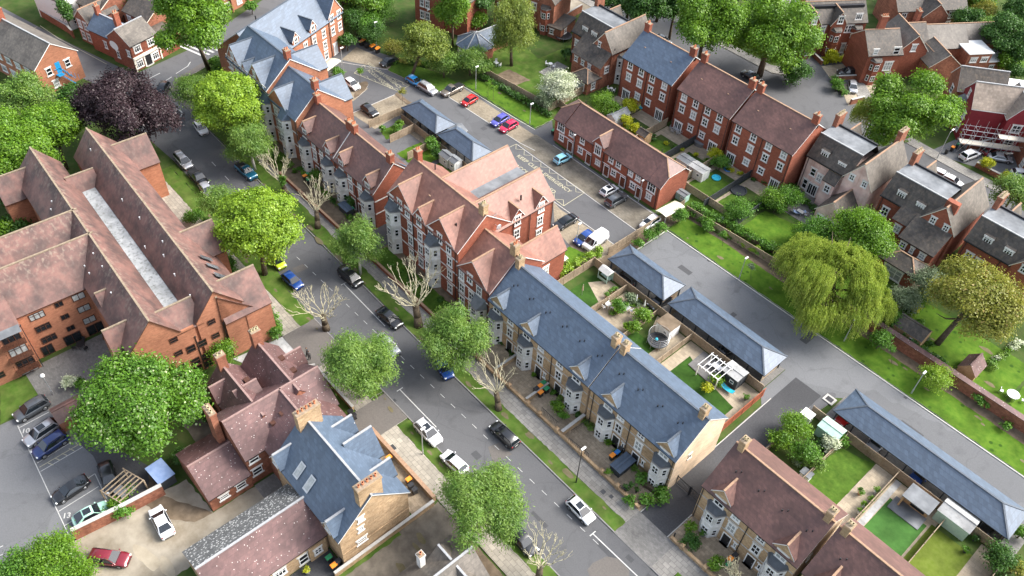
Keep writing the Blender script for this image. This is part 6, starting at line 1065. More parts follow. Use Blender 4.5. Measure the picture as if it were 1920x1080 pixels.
def car_parts(ty, roofblack=False, van_dark=False):
    if (ty,) in _car: return _car[(ty,)]
    p = CT[ty]; L, W, H, zb = p['L'], p['W'], p['H'], p['zb']; w = W/2; g = .2; out = {}
    st = [(-.5, p['tail']*.78, .80), (-.485, p['tail']*.95, .92), (-.40, p['tail'], .985), (-.2, zb, 1), (0, zb-.02, 1), (.2, zb-.03, 1), (.30, zb-.06, .99), (.42, p['nose']+.06, .95), (.48, p['nose']-.06, .86), (.5, p['nose']-.22, .76)]
    if ty in ('van',): st[0] = (-.5, 1.1, .97); st[1] = (-.49, 1.15, .99)
    m = MB(); vs = []; nr = 12
    for x, zt, k in st:
        q = w*k; h = [(q*.82, g), (q, g+.16), (q*1.0, zt-.26), (q*.975, zt-.08), (q*.84, zt-.01), (q*.4, zt+.02)]
        ring = [(y, z) for y, z in h]+[(-y, z) for y, z in h[::-1]]
        vs += [(x*L, y, z) for y, z in ring]
    fs = [(i*nr+j, i*nr+(j+1)%nr, (i+1)*nr+(j+1)%nr, (i+1)*nr+j) for i in range(len(st)-1) for j in range(nr)]+[tuple(range(nr-1, -1, -1)), tuple(range((len(st)-1)*nr, len(st)*nr))]
    m.mesh(vs, [f[::-1] for f in fs])
    a, b, c, d = (q*L for q in p['c']); wb, wt = w*.93, w*.72
    if ty == 'van': wt = w*.84
    zb2 = zb-.06; zr = H-.05
    xs = [(a, zb2, wb, 0), (b, zr-.04, wt*.96, 0), ((b+c)/2, zr, wt, 0), (c, zr-.04, wt*.96, 0), (d, zb2-.04, wb, 0)]
    V = lambda x, y, z: (x, y, z)
    rp = []
    for x, z, wi, _ in xs: rp += [V(x, wi*t, z+(.05 if z > zb+.2 else .0)*(1-t*t)) for t in (-1, -.5, 0, .5, 1)]
    m.mesh(rp, [(i*5+j, (i+1)*5+j, (i+1)*5+j+1, i*5+j+1)[::1] for i in range(4) for j in range(4)])
    for s in (-1, 1):
        q = [V(a, s*wb, zb2), V(b, s*wt*.96, zr-.04), V((b+c)/2, s*wt, zr), V(c, s*wt*.96, zr-.04), V(d, s*wb, zb2-.04)]; m.poly(q if s < 0 else q[::-1])
    for s in (-1, 1): m.ball((d-.12*L*.3-.1, s*(w+.08), zb+.02), .12, .1, .09, n=6)
    if ty == 'pickup': m.box(-L*.48, -L*.12, -w*.8, w*.8, zb-.01, zb+.02, 1)
    if ty in ('suv', 'estate', 'mpv'):
        for s in (-1, 1): m.bar((b+.2, s*wt*.9, zr+.05), (c-.1, s*wt*.9, zr+.05), .05, .05, 1)
    m.box(L*.485, L*.503, -.5, .5, g+.06, g+.26, 1); m.box(-L*.503, -L*.49, -.55, .55, g+.02, g+.2, 1)
    for s in (-1, 1):
        m.box(-L*.2, L*.21, s*w-.02, s*w+.012, g-.02, g+.12, 1)
        for xx in ((-.16, .03, .2) if ty not in ('coupe', 'van') else (.0, .2)): m.bar((xx*L, s*(w+.004), g+.2), (xx*L, s*(w*.985+.004), zb-.12), .02, .02, 1)
        for xx in (-.30, .31):
            vv = [(xx*L+.43*math.cos(t), s*(w+.006), .33+.43*math.sin(t)) for t in np.linspace(0, math.pi, 9)]; m.poly(vv if s > 0 else vv[::-1], 1)
    m.bar((L*.255, -w*.8, zb-.015), (L*.255, w*.8, zb-.015), .03, .02, 1); out['body'] = m
    def glq(P, o, ins=.10, top=.1):
        mb = MB(); P = [Vector(q) for q in P]; ce = sum(P, Vector())/len(P); n_ = (P[1]-P[0]).cross(P[2]-P[0]).normalized()
        if n_.dot(ce-Vector((0, 0, zb))) < 0: n_ = -n_; P = P[::-1]
        Q = [q.lerp(ce, ins)+n_*o for q in P]; mb.poly([tuple(q) for q in Q]); B_ = [q-n_*o*1.5 for q in Q]; mb.poly([tuple(q) for q in B_[::-1]]); return mb
    out['windscreen'] = glq([V(d-.02, -wb*.97, zb), V(d-.02, wb*.97, zb), V(c, wt*.93, zr-.02), V(c, -wt*.93, zr-.02)], .03, .07)
    out['rear_window'] = glq([V(a, -wb*.95, zb+.02), V(a, wb*.95, zb+.02), V(b, wt*.93, zr-.02), V(b, -wt*.93, zr-.02)], .03, .1)
    for s, nm in ((-1, 'sw0'), (1, 'sw1')):
        a2 = a+(.45*(b-a) if ty != 'van' else L*.62); b2 = b+(0.05 if ty != 'van' else L*.62)
        q = [V(a2+.05, s*(wb+.0), zb+.02), V(b2+.05, s*wt*.97, zr-.08), V(c-.02, s*wt*.97, zr-.08), V(d-.15, s*wb, zb+.02)]
        mb = MB(); q2 = [(x, y+s*.025, z) for x, y, z in q]; mb.poly(q2 if s < 0 else q2[::-1]); mb.poly([(x, y-s*.02, z) for x, y, z in q2][::(-1 if s < 0 else 1)]); out[nm] = mb
    r = .33 if H < 1.6 else .37; out['r'] = r; ty_ = MB(); ty_.tube((0, -.11, 0), (0, .11, 0), r, r, 16); rm = MB(); rm.tube((0, .10, 0), (0, .125, 0), r*.66, r*.6, 12); rm.tube((0, -.10, 0), (0, -.125, 0), r*.66, r*.6, 12); out['tyre'] = ty_; out['rim'] = rm
    hl = MB(); hl.ball((0, 0, 0), .14, .2, .09, n=8); out['hl'] = hl; tl = MB(); tl.ball((0, 0, 0), .05, .15, .12, n=8); out['tl'] = tl
    pl = MB(); pl.box(-.01, .01, -.26, .26, -.055, .055); out['pl'] = pl
    D = {k: (v.data(k, [K['cglass'] if ('w' in k and k[:1] in 'wrs' and k not in ('tyre', 'rim', 'body')) else K['rubber'], K['black']]) if isinstance(v, MB) else v) for k, v in out.items() if k not in ('body', 'r')}
    D['r'] = r; D['body'] = out['body']; D['rim'].materials.clear(); D['rim'].materials.append(K['rim'])
    for k, mm in (('hl', 'lamp_w'), ('tl', 'lamp_r'), ('pl', 'plate_w')): D[k].materials.clear(); D[k].materials.append(K[mm])
    D['p'] = p; _car[(ty,)] = D; return D
def car(label, ty, col, rear, front, cat='car', group=None, name='parked_car', extra=None):
    D = car_parts(ty); p = D['p']; key = (ty, col)
    if key not in _car:
        me = D['body'].data('body', [PC[col], K['black_p']]); me.polygons.foreach_set('use_smooth', [len(q.vertices) == 4 for q in me.polygons])
        me.update(); _car[key] = me
    a = Vector(at(*rear, .6)); b = Vector(at(*front, .6)); c = (a+b)/2; an = math.atan2(b.y-a.y, b.x-a.x); t = thing(name, label, cat, (c.x, c.y, .03), an, group)
    L, W, H = p['L'], p['W'], p['H']; inst('body', _car[key], t)
    inst('windscreen', D['windscreen'], t); inst('rear_window', D['rear_window'], t)
    inst('side_window', D['sw0'], t); inst('side_window', D['sw1'], t)
    for x in (-.30, .31):
        for s in (-1, 1): w_ = inst('wheel', D['tyre'], t, (x*L, s*(W/2-.09), D['r'])); inst('rim', D['rim'], w_)
    for s in (-1, 1): inst('headlight', D['hl'], t, (L*.47, s*W*.35, p['nose']-.10)); inst('tail_light', D['tl'], t, (-L*.49, s*W*.38, p['tail']-.18))
    inst('number_plate', D['pl'], t, (-L*.503, 0, .62))
    if extra: extra(t, p)
    return t
def sunroof(t, p):
    L, H = p['L'], p['H']; m = MB(); m.box(-L*.16, L*.05, -.42, .42, H-.01, H+.02); m.build('sunroof', K['cglass'], t)
def purple(t, p):
    pass
G1 = 'cars parked along the street'
for c in (
 ('silver van like car at the verge below the copper beech', 'mpv', 'silver', (334, 291), (354, 313)), ('black pickup truck parked behind the silver people carrier on the verge', 'pickup', 'black', (361, 322), (383, 345)), ('small silver car half under the dark tree behind the black pickup', 'hatch', 'silver', (381, 347), (396, 366)),
 ('dark teal pickup parked alone near the upper birch', 'pickup', 'teal', (449, 311), (473, 331)), ('white car showing its side beneath the upper lime tree', 'hatch', 'white', (370, 231), (383, 249)), ('black taxi like car turning at the junction', 'suv', 'black', (311, 160), (299, 179)),
 ('dark blue people carrier by the long white bay line', 'mpv', 'black', (643, 508), (671, 531)), ('glossy black saloon on the kerb left of the largest bare tree', 'saloon', 'black', (715, 583), (746, 609)), ('pale car with dark roof half hidden by the drooping birch', 'saloon', 'silver', (711, 630), (743, 663)), ('dark blue car emerging from under the birch by the stone terrace', 'hatch', 'blue', (820, 668), (845, 711)),
 ('bright blue car behind the bare pollarded branches', 'hatch', 'blue', (535, 514), (562, 538)), ('lime yellow car under the lower lime tree', 'mini', 'lime', (511, 481), (528, 499)), ('white crossover with dark sunroof beside the white bay line', 'suv', 'white', (782, 789), (824, 833)), ('white hatchback parked next to the broad birch', 'hatch', 'white', (873, 886), (831, 848)),
 ('black car with roof bars parked facing up the street', 'estate', 'black', (966, 834), (926, 796)), ('white hatchback with grey sides near the alley crossing', 'hatch', 'white', (1067, 934), (1111, 979)), ('black and white car under the bottom pollarded tree', 'saloon', 'black', (958, 988), (1001, 1036))): car(*c, group=G1, extra=sunroof if 'sunroof' in c[0] or 'grey sides' in c[0] else None)
G2 = 'cars in the walled car park'
for c in (('dark grey estate car at the top of the walled car park', 'suv', 'grey', (86, 752), (32, 783)), ('silver estate with a sunroof beside the navy car', 'suv', 'silver', (105, 794), (50, 831)), ('navy blue soft top car next to the yellow hatched bay', 'suv', 'navy', (122, 816), (67, 853)), ('black coupe alone in its bay', 'coupe', 'black', (162, 898), (102, 937)), ('black estate car parked against the timber shed', 'estate', 'black', (196, 872), (212, 918)), ('mint green beetle shaped car at the ivy wall', 'beetle', 'mint', (143, 978), (197, 950))): car(*c, group=G2, extra=sunroof if 'sunroof' in c[0] or 'mint' in c[0] else None)
car('white saloon parked on the gravel yard', 'saloon', 'white', (316, 1004), (290, 953)); car('maroon estate parked on the gravel yard', 'estate', 'maroon', (172, 1042), (238, 1050))
G3 = 'cars in the upper yard'
for c in (('black car beside the skip of bins at the top of the yard', 'hatch', 'black', (740, 111), (718, 120)), ('white hatchback by the small planted island', 'hatch', 'white', (649, 149), (671, 166)), ('black hatchback alone on the buff bays', 'hatch', 'black', (682, 199), (704, 215)), ('bright blue hatchback first of two at the kerb', 'hatch', 'bright_blue', (766, 146), (789, 159)), ('grey hatchback behind the bright blue one at the kerb', 'suv', 'silver', (791, 160), (813, 173)), ('brown grey pickup in the first buff bay', 'pickup', 'bronze', (862, 162), (833, 176)), ('bright red small car in a buff bay', 'mini', 'red', (894, 181), (866, 197)), ('violet blue hatchback beside the crimson car', 'hatch', 'violet', (951, 217), (923, 234)), ('crimson hatchback beside the violet blue car', 'hatch', 'crimson', (968, 229), (939, 245)),
 ('sky blue bubble shaped small car by the mews doors', 'mini', 'sky', (1041, 304), (1069, 291)), ('white small car with dark roof panel by the mews row', 'mini', 'white', (1129, 364), (1155, 350)), ('black hatchback with red tail lamps beside the white small car', 'suv', 'grey', (1141, 383), (1170, 366)), ('white hatchback in the last bay by the fence', 'hatch', 'white', (1234, 407), (1204, 427)), ('black saloon in the bay beside the mansion wing', 'saloon', 'black', (1078, 406), (1042, 426)), ('blue hatchback next to the white van', 'hatch', 'blue', (1111, 436), (1079, 457))): car(*c, group=G3, extra=sunroof if 'dark roof' in c[0] else None)
car('white panel van in the bay by the lawn', 'van', 'white', (1134, 440), (1097, 466), cat='van', name='panel_van')
G4 = 'cars under the carports'
for c in (('grey car nose out of the carport by the playhouse', 'hatch', 'grey', (1190, 530), (1160, 508)), ('black car deep under the first carport on the service road', 'hatch', 'black', (1252, 556), (1221, 574)), ('dark car under the long carport by the pergola', 'saloon', 'black', (1378, 646), (1345, 664)), ('red car at the closed end of the longest carport', 'hatch', 'red', (1605, 770), (1572, 792)), ('silver car with its nose under the longest carport', 'suv', 'silver', (1664, 815), (1629, 845)), ('metallic blue car with its nose under the longest carport', 'hatch', 'blue', (1745, 876), (1712, 903)), ('black car at the far end of the longest carport', 'saloon', 'black', (1877, 968), (1838, 994))): car(*c, group=G4)
G5 = 'cars by the villas on the far road'
for c in (('black car with a pale roof line on the far road near the broad tree', 'saloon', 'black', (1394, 136), (1424, 150)), ('dark car with white front on the far road behind the slate roof', 'saloon', 'grey', (1232, 70), (1250, 79)), ('black car on the dark drive with yellow hedges', 'hatch', 'black', (1566, 97), (1539, 90)), ('teal car under the branches on the dark drive', 'hatch', 'teal', (1538, 72), (1512, 82)), ('black off-road car on the pale drive', 'suv', 'black', (1607, 136), (1573, 136)), ('silver car with black soft top on the lower pale drive', 'hatch', 'silver', (1597, 155), (1600, 172)), ('white off-road car on the forecourt by the dark red villa', 'suv', 'white', (1803, 297), (1834, 285)), ('dark red car between two pale ones on the forecourt', 'hatch', 'maroon', (1842, 287), (1868, 276)), ('silver saloon with white roof on the forecourt', 'saloon', 'silver', (1858, 293), (1892, 299)), ('white car cut by the right edge on the forecourt', 'hatch', 'white', (1906, 325), (1928, 328)), ('first white car on the far road behind the bright red villa', 'hatch', 'white', (1758, 325), (1774, 332)), ('second white car on the far road behind the bright red villa', 'hatch', 'white', (1777, 336), (1792, 343))): car(*c, group=G5)
# ---------------------------------------------------------------- carports, fences, walls, furniture
def carport(label, x0, x1, y0, y1, ze, zr, i0, i1, n, walls=True):
    b = Bld('carport', label, 'carport', (x0+x1)/2, (y0+y1)/2, 0, 'slate roofed carports'); b.hip(x0+.3, x1-.3, y0+.3, y1-.3, ze, zr, i0, i1, walls=False)
    b.done(('fence',), ('slate', 'white', 'ridge_g', 'black'))
    for i in range(n+1):
        x = x0+.5+(x1-x0-1)*i/n
        for y in (y0+.5, y1-.5): m = MB(); m.box(-.08, .08, -.08, .08, 0, ze-.1); m.build('post', K['fence_d'], b.t).location = (x-b.px, y-b.py, 0)
    if walls:
        for x in (x0+.6, x1-.6): m = MB(); m.box(x-.04-b.px, x+.04-b.px, y0+.7-b.py, y1-.7-b.py, 0, 1.9); m.build('end_boarding', K['fence'], b.t)
carport('upper carport nearest the top yard, by the blue grey shed', -112.6, -102.0, 77.6, 82.5, 2.5, 4.3, 2.4, 2.4, 4); carport('second upper carport behind the mansion block', -101.7, -91.5, 77.6, 82.4, 2.5, 4.3, 2.4, 2.4, 4)
carport('shorter carport at the head of the service road', -58.9, -47.2, 78.4, 83.6, 2.5, 4.3, 2.5, 2.5, 4); carport('longer carport with a row of gardens and a pergola behind', -46.4, -28.4, 78.4, 84.0, 2.5, 4.3, 2.6, 2.6, 7); carport('longest carport at the lower right with four parked cars', -18.7, 6.3, 80.9, 86.6, 2.5, 4.3, 2.7, 2.6, 9)
def fence(label, pts, h=1.8, m='fence', px=True, sp=2.2, name='fence', cat='fence', th=.06):
    P = [at(*p) for p in pts] if px else pts; t = thing(name, label, cat, (P[0][0], P[0][1], 0)); ox, oy = P[0]; mb = MB()
    for i in range(len(P)-1):
        a, b = Vector((P[i][0]-ox, P[i][1]-oy, 0)), Vector((P[i+1][0]-ox, P[i+1][1]-oy, 0)); L = (b-a).length; d = (b-a)/max(L, .01); k = max(1, int(L/.16)); nn = Vector((-d.y, d.x, 0))
        for j in range(k):
            s = a+d*(L*j/k+.01); e = a+d*(L*(j+1)/k-.01); o = nn*(.012 if j % 2 else -.012); mb.bar(s+o+Vector((0, 0, h/2)), e+o+Vector((0, 0, h/2)), .03, h-.1)
        mb.bar(a+Vector((0, 0, h-.02)), b+Vector((0, 0, h-.02)), .1, .05); mb.bar(a+Vector((0, 0, .15)), b+Vector((0, 0, .15)), .07, .2)
        for j in range(int(L/sp)+1): q = MB(); q.box(-.06, .06, -.06, .06, 0, h+.08); o = q.build('post', K[m], t); o.location = a+d*min(L, j*sp)
    mb.build('panel', K[m], t); return t
def wall(label, pts, h=1.6, th=.25, m='brick_old', px=True, cope='kerb', name='wall'):
    P = [at(*p) for p in pts] if px else pts; t = thing(name, label, 'wall', (P[0][0], P[0][1], 0)); ox, oy = P[0]; mb = MB(); cp = MB()
    for i in range(len(P)-1):
        a, b = Vector((P[i][0]-ox, P[i][1]-oy, h/2)), Vector((P[i+1][0]-ox, P[i+1][1]-oy, h/2)); mb.bar(a, b, th, h); up = Vector((0, 0, h/2+.04)); cp.bar(a+up, b+up, th+.1, .08)
    mb.build('brickwork' if 'brick' in m else 'stonework', K[m], t); cp.build('coping', K[cope], t); return t
F = fence
F('long timber fence behind the stone terrace gardens', [(-61, 77.7), (-27.6, 77.7)], px=False); F('timber fence across the gardens, left of the artificial lawn', [(-61, 77.5), (-61, 66)], px=False); F('timber fence between turf garden and planted garden', [(-53.75, 77.6), (-53.75, 66)], 1.5, px=False); F('timber fence between planted garden and trampoline garden', [(-47.25, 77.6), (-47.25, 66)], 1.2, px=False); F('timber fence between trampoline garden and pergola garden', [(-40.6, 77.6), (-40.6, 66)], 1.5, px=False)
F('red brown fence along the alley', [(-27.2, 66), (-27.2, 77.6)], 1.8, 'fence_r', px=False); F('timber fence behind the gardens of the brown tiled terrace', [(-21, 80.2), (7, 80.2)], px=False); F('timber fence left of the mown garden', [(-15.4, 80), (-15.4, 66)], 1.5, px=False); F('white rendered garden boundary with pots', [(-7.7, 80), (-7.7, 66)], 1.6, 'fence', px=False); F('pale fence between bright turf and dry turf', [(-.25, 80), (-.25, 66)], 1.5, px=False); F('timber fence at the last garden by the dark shrubs', [(7.3, 80), (7.3, 66)], 1.8, px=False); F('pale fence beside the planted end garden', [(-21.3, 79.8), (-21.3, 68)], 1.2, px=False)
F('long grey timber fence behind the top grass strip', [(905, 140), (1028, 208)]); F('timber fence from the mews row to the blossom garden', [(1028, 210), (1098, 172)]); F('timber fence behind the last parking bays', [(1140, 478), (1282, 388)], 1.7); F('black fence between the brown villa and the slate roofed houses', [(1098, 175), (1165, 135)], 1.8, 'fence_d')
F('grey timber fence between the first two town house gardens', [(-86.2, 104), (-86.2, 116)], 1.7, px=False); F('weathered fence between the slate roofed and middle town houses', [(-79.2, 104), (-79.2, 116.6)], 1.9, px=False); F('black fence in the middle of the town house gardens', [(-72.2, 104.2), (-72.2, 116.6)], 1.8, 'fence_d', px=False); F('weathered fence between middle and last town houses', [(-65.8, 104), (-65.8, 116.6)], 1.8, px=False); F('black fence beside the blue toys', [(-59, 103), (-59, 116.6)], 1.7, 'fence_d', px=False); F('fence behind the mews row gardens', [(-97, 104.4), (-52.5, 104.4)], 1.6, px=False); F('dark fence between last town house and pink villa', [(-52.3, 103), (-52.3, 118)], 1.7, 'fence_d', px=False)
F('fence along the hedge of the long grass strip', [(-60, 99.5), (-39.5, 100.8)], 1.6, px=False); F('fence of the small gardens behind the red terrace', [(693, 240), (760, 212), (790, 222)], 1.7); F('fence between small gardens behind the red terrace', [(732, 268), (790, 240)], 1.7); F('lower fence between small gardens behind the red terrace', [(765, 300), (845, 258)], 1.7); F('fence with gate under the upper carports', [(-112, 77.2), (-91.5, 77.2)], 1.7, px=False); F('low fence beside the garage lawn', [(1045, 487), (1062, 500)], 1.0)
wall('long old brick garden wall beyond the grass strip', [(-26, 100.9), (20, 100.9)], 2.0, .9, px=False, cope='tile_m'); wall('brick wall stub beyond the willow', [(-40, 100.9), (-26, 100.9)], 1.8, .3, px=False, cope='tile_m')
wall('old brick wall between car park and gravel yard', [(143, 1010), (240, 962), (310, 925)], 2.0, .45); wall('low front wall of the stone terrace forecourts', [(-60.9, 50.75), (-26.6, 50.75)], .55, .28, 'stone_y', px=False, cope='stone_y'); wall('low front wall of the brown tiled stone terrace', [(-21.3, 50.75), (14, 50.75)], .55, .28, 'stone_y', px=False, cope='stone_y'); wall('low red brick front wall before the red terrace', [(-112, 50.75), (-90.4, 50.75)], .8, .28, 'brick', px=False, cope='ridge_b'); wall('low red brick front wall before the mansion block', [(-85.5, 50.75), (-61.4, 50.75)], .8, .28, 'brick', px=False, cope='ridge_b')
for i, x in enumerate((-54.6, -47.9)): wall(('first', 'second')[i]+' low stone divider between forecourts', [(x, 50.9), (x, 55.2)], .9, .25, 'stone_y', px=False)
wall('low stone divider beside the tall slate gable forecourt', [(-40.8, 50.9), (-40.8, 55.2)], 1.0, .35, 'stone_y', px=False)
wall('curved front wall of the villa with terracotta pots', [(-57.5, 31.9), (-44, 31.9)], .9, .4, 'stone_y', px=False, cope='ridge_b'); wall('stone wall between villa and track', [(-43.7, 31.5), (-43.7, 17)], 1.0, .3, 'stone_y', px=False); wall('brick wall by the drive of the mauve tiled house', [(-71.8, 29.5), (-70.8, 31.8)], 1.6, .3, 'brick', px=False); wall('low stone wall along the mauve tiled house pavement', [(-70.8, 32.0), (-62, 32.0)], .8, .3, 'stone_y', px=False)
wall('brick wall and bin stores before the dark red villa', [(1810, 285), (1870, 268), (1920, 262)], 1.6, .35, 'brick'); wall('low brick forecourt wall with golden bushes', [(1828, 312), (1882, 340)], 1.0, .4, 'brick_old'); wall('brick wall between the two pale drives', [(1565, 150), (1625, 148)], 1.0, .3); wall('old brick wall stub at the foot of the huge tree', [(1593, 196), (1618, 190)], 1.2, .4); wall('road wall before the pink brick terrace', [(80, 32), (130, 62), (140, 72)], 1.8, .3); wall('wall corner by the dark drive', [(1520, 103), (1540, 122)], 1.0, .3, 'brick_old'); wall('stepped garden wall beside the bright red villa', [(1640, 500), (1700, 520)], 1.0, .3, 'brick_old'); wall('brick wall beside the brown villa yard', [(1090, 22), (1060, 40)], 1.8, .3, 'brick_old'); wall('brick boundary beside the far left lawn', [(0, 452), (75, 398)], 1.5, .3)
def lamp(label, u, v, h=6, kind='g', d=(0, 1)):
    x, y = at(u, v); t = thing('street_lamp', label, 'lamp post', (x, y, 0), math.atan2(d[1], d[0])); p = MB(); p.tube((0, 0, 0), (0, 0, 1.0), .11, .1, 8); p.tube((0, 0, 1.0), (0, 0, h), .075, .05, 8)
    if kind == 'arm': p.tube((0, 0, h), (1.0, 0, h+.25), .04, .035, 6)
    p.build('pole', K['metal' if kind != 'd' else 'black'], t); q = MB()
    if kind == 'globe': q.ball((0, 0, h+.15), .3, n=10)
    else: X = 1.0 if kind == 'arm' else .25; q.box(X-.35, X+.35, -.13, .13, h+.1, h+.24)
    q.build('lamp_head', K['white'], t)
lamp('tall lamp post at the corner of the orange apartment wing', 489, 135, 7) if 0 else None
for a in (('lamp post beside the planted corner of the orange apartment wing', 644, 137, 5.5), ('lamp post by the bin row at the top of the yard', 706, 88, 5.5), ('lamp post among shrubs near the tall red gabled house', 803, 60, 5), ('lamp post on the top grass near the saplings', 892, 168, 5.0), ('lamp post on the narrow end of the top grass strip', 993, 234, 4.5), ('lamp post rising from the mews row path', 1073, 292, 4.5), ('lamp post by the last mews door', 1197, 378, 4.5), ('green lamp post on the long grass strip by the pale sapling', 1385, 524, 4.5), ('green lamp post at the willow', 1582, 640, 4.5), ('green lamp post right of the young yellow tree', 1708, 738, 4.5), ('lamp post at the corner by the white van', 1080, 460, 4.5), ('lamp post at the cycle shelter', 1041, 480, 4.5)): lamp(*a)
lamp('tall white lamp post standing on the verge by the two white cars', 793, 852, 5.5); lamp('dark lamp post on the wide pavement opposite the white bays', 1080, 905, 7.5, 'd'); lamp('lamp post with white globe by the courtyard flats', 100, 740, 4, 'globe'); lamp('leaning grey lamp post by the far forecourt bins', 1757, 297, 6, 'arm'); lamp('lamp post on the corner of the dark drive', 1518, 107, 6, 'arm'); lamp('lamp post on the far road under dark trees', 1178, 58, 6, 'arm'); lamp('black lamp post between the pink villa and the huge tree', 1617, 255, 7, 'd')
for i, x in enumerate((-57.6, -54.0, -51.2, -47.3, -45.0, -41.6, -36.9, -33.2, -30.4, -19.6, -16.0, -13.6)):
    t = thing('gate_pier', 'square buff stone pier with pyramid cap in the low front wall of the stone terraces', 'pier', (x, 50.75, 0), 0, 'stone piers along the street'); m = MB(); m.box(-.22, .22, -.22, .22, 0, 1.0); m.build('shaft', K['stone_y'], t); m = MB(); m.mesh([(-.28,-.28,1.0),(.28,-.28,1.0),(.28,.28,1.0),(-.28,.28,1.0),(0,0,1.22)], [(0,1,4),(1,2,4),(2,3,4),(3,0,4),(3,2,1,0)]); m.build('cap', K['stone_y'], t)
# wheelie bins
def binx(label, u, v, lid, z=0, rot=0, group='wheelie bins', big=False):
    x, y = at(u, v, .5); k = ('bin', lid, big)
    if k not in _cache:
        s = 1.35 if big else 1; a = MB(); vs = [(-.22*s,-.26,.08),(.22*s,-.26,.08),(.22*s,.26,.08),(-.22*s,.26,.08),(-.29*s,-.32,.98),(.29*s,-.32,.98),(.29*s,.34,.98),(-.29*s,.34,.98)]; a.mesh(vs, [(0,3,2,1),(0,1,5,4),(1,2,6,5),(2,3,7,6),(3,0,4,7),(4,5,6,7)]); a.tube((-.25*s, .3, .12), (.25*s, .3, .12), .12, n=8)
        l_ = MB(); l_.mesh([(-.31*s,-.36,.98),(.31*s,-.36,.98),(.31*s,.38,1.0),(-.31*s,.38,1.0),(-.27*s,-.3,1.06),(.27*s,-.3,1.06),(.27*s,.36,1.1),(-.27*s,.36,1.1)], [(0,1,5,4),(1,2,6,5),(2,3,7,6),(3,0,4,7),(4,5,6,7)]); l_.tube((-.25*s, .41, 1.03), (.25*s, .41, 1.03), .03, n=6)
        _cache[k] = (a.data('bin_body', K['black_p']), l_.data('lid', K[lid]))
    t = thing('wheelie_bin', label, 'bin', (x, y, .1+z), rot, group); inst('bin_body', _cache[k][0], t); inst('lid', _cache[k][1], t)
for a in (('orange lidded bin in the forecourt between white bays, upper left of four', 1012, 728, 'orange_p'), ('green lidded bin in the forecourt group, topmost', 1018, 722, 'green_p'), ('green lidded bin in the forecourt group, right', 1024, 733, 'green_p'), ('orange lidded bin in the forecourt group, lowest', 1013, 740, 'orange_p'), ('black lidded bin in the middle of the forecourt group', 1005, 733, 'black_p'), ('orange lidded bin beside the dark store box', 1147, 858, 'orange_p'), ('blue grey lidded bin beside the dark store box', 1156, 852, 'blue_p'), ('black lidded bin beside the dark store box', 1162, 846, 'black_p'),
          ('orange lidded bin at the bottom edge beside the round shrub', 1367, 1052, 'orange_p'), ('green lidded bin at the bottom edge beside the round shrub', 1364, 1062, 'green_p'), ('black bin by the last front door at the bottom', 1376, 1045, 'black_p'), ('green lidded bin in the villa side yard', 617, 1049, 'green_p'), ('orange lidded bin in the villa side yard', 626, 1064, 'orange_p'), ('black lidded bin in the villa side yard', 634, 1056, 'black_p'),
          ('orange lidded bin by the front of the slate villa', 729, 862, 'orange_p'), ('orange lidded bin at the corner of the slate villa wall', 766, 903, 'orange_p'), ('black bin at the corner of the slate villa wall', 770, 914, 'black_p'), ('black bin next to the villa corner bin', 777, 922, 'black_p'), ('green lidded bin before the red terrace, left one', 576, 331, 'green_p'), ('green lidded bin before the red terrace, lower one', 579, 341, 'green_p'), ('orange lidded bin before the red terrace', 572, 334, 'orange_p'), ('orange lidded bin by the red terrace end', 652, 399, 'orange_p'), ('green lidded bin by the red terrace end', 660, 396, 'green_p'),
          ('black bin behind the mauve house, by the pavement', 657, 776, 'black_p'), ('second black bin by the slate villa hedge', 663, 783, 'black_p'), ('orange lidded bin at the track by the corner house', 860, 1048, 'orange_p'), ('black bin at the track by the corner house', 884, 1046, 'black_p'), ('green bin at the left end of the mews row', 1037, 249, 'green_p'), ('orange lidded bin at the far forecourt', 1785, 280, 'orange_p'), ('green lidded bin at the far forecourt', 1795, 275, 'green_p'), ('second orange lidded bin at the far forecourt', 1805, 274, 'orange_p'), ('black bin at the far forecourt', 1775, 285, 'black_p')): binx(*a)
for i, l in enumerate(('black_p', 'orange_p', 'black_p', 'orange_p', 'orange_p')):
    u, v = 673+i*9, 74+i*5.0; binx(('first (leftmost)', 'second', 'third', 'fourth', 'last (rightmost)')[i]+' large bin in the row at the top of the yard', u, v, l, big=True); 
for i, l in enumerate(('terra', 'black_p', 'orange_p', 'orange_p')): binx(('first', 'second', 'third', 'last')[i]+' large bin in the front row by the yard hedge', 677+i*10, 82+i*4.6, l, big=True)
# sheds and stores
def shed(label, u, v, w, d, h, hr, wm, rm, rot=0, name='shed', ax='x', win=True, cat='shed', door=True):
    x, y = at(u, v, h); b = Bld(name, label, cat, x, y, rot); b.gable(x-w/2, x+w/2, y-d/2, y+d/2, h, hr, ax, oh=.12, oe=.08, th=.08) if hr > h else (b.w.box(x-w/2, x+w/2, y-d/2, y+d/2, 0, h), b.r.box(x-w/2-.12, x+w/2+.12, y-d/2-.12, y+d/2+.12, h, h+.1, 0))
    if win: b.win(x+w*.2, y-d/2, h*.6, 's', w=.7, h=.6, style='none', sur=None)
    if door: m = MB(); m.box(w/2, w/2+.04, -.4, .4, .05, min(h-.1, 1.8)); m.build('door', K[wm], b.t)
    b.done((wm,), (rm, wm, rm, wm)); return b
shed('blue grey felt roofed shed by the upper carport', 833, 229, 3.4, 2.4, 2.0, 2.5, 'shed_w', 'slate', 0); shed('large whitewashed shed behind the red terrace', 855, 243, 3.0, 2.8, 2.2, 2.8, 'shed_w', 'lead', 0, ax='y'); shed('grey shed below the second upper carport', 838, 291, 2.4, 1.8, 1.9, 2.3, 'shed_w', 'lead'); shed('second grey shed below the second upper carport', 852, 299, 2.2, 1.8, 1.9, 2.3, 'shed_w', 'lead')
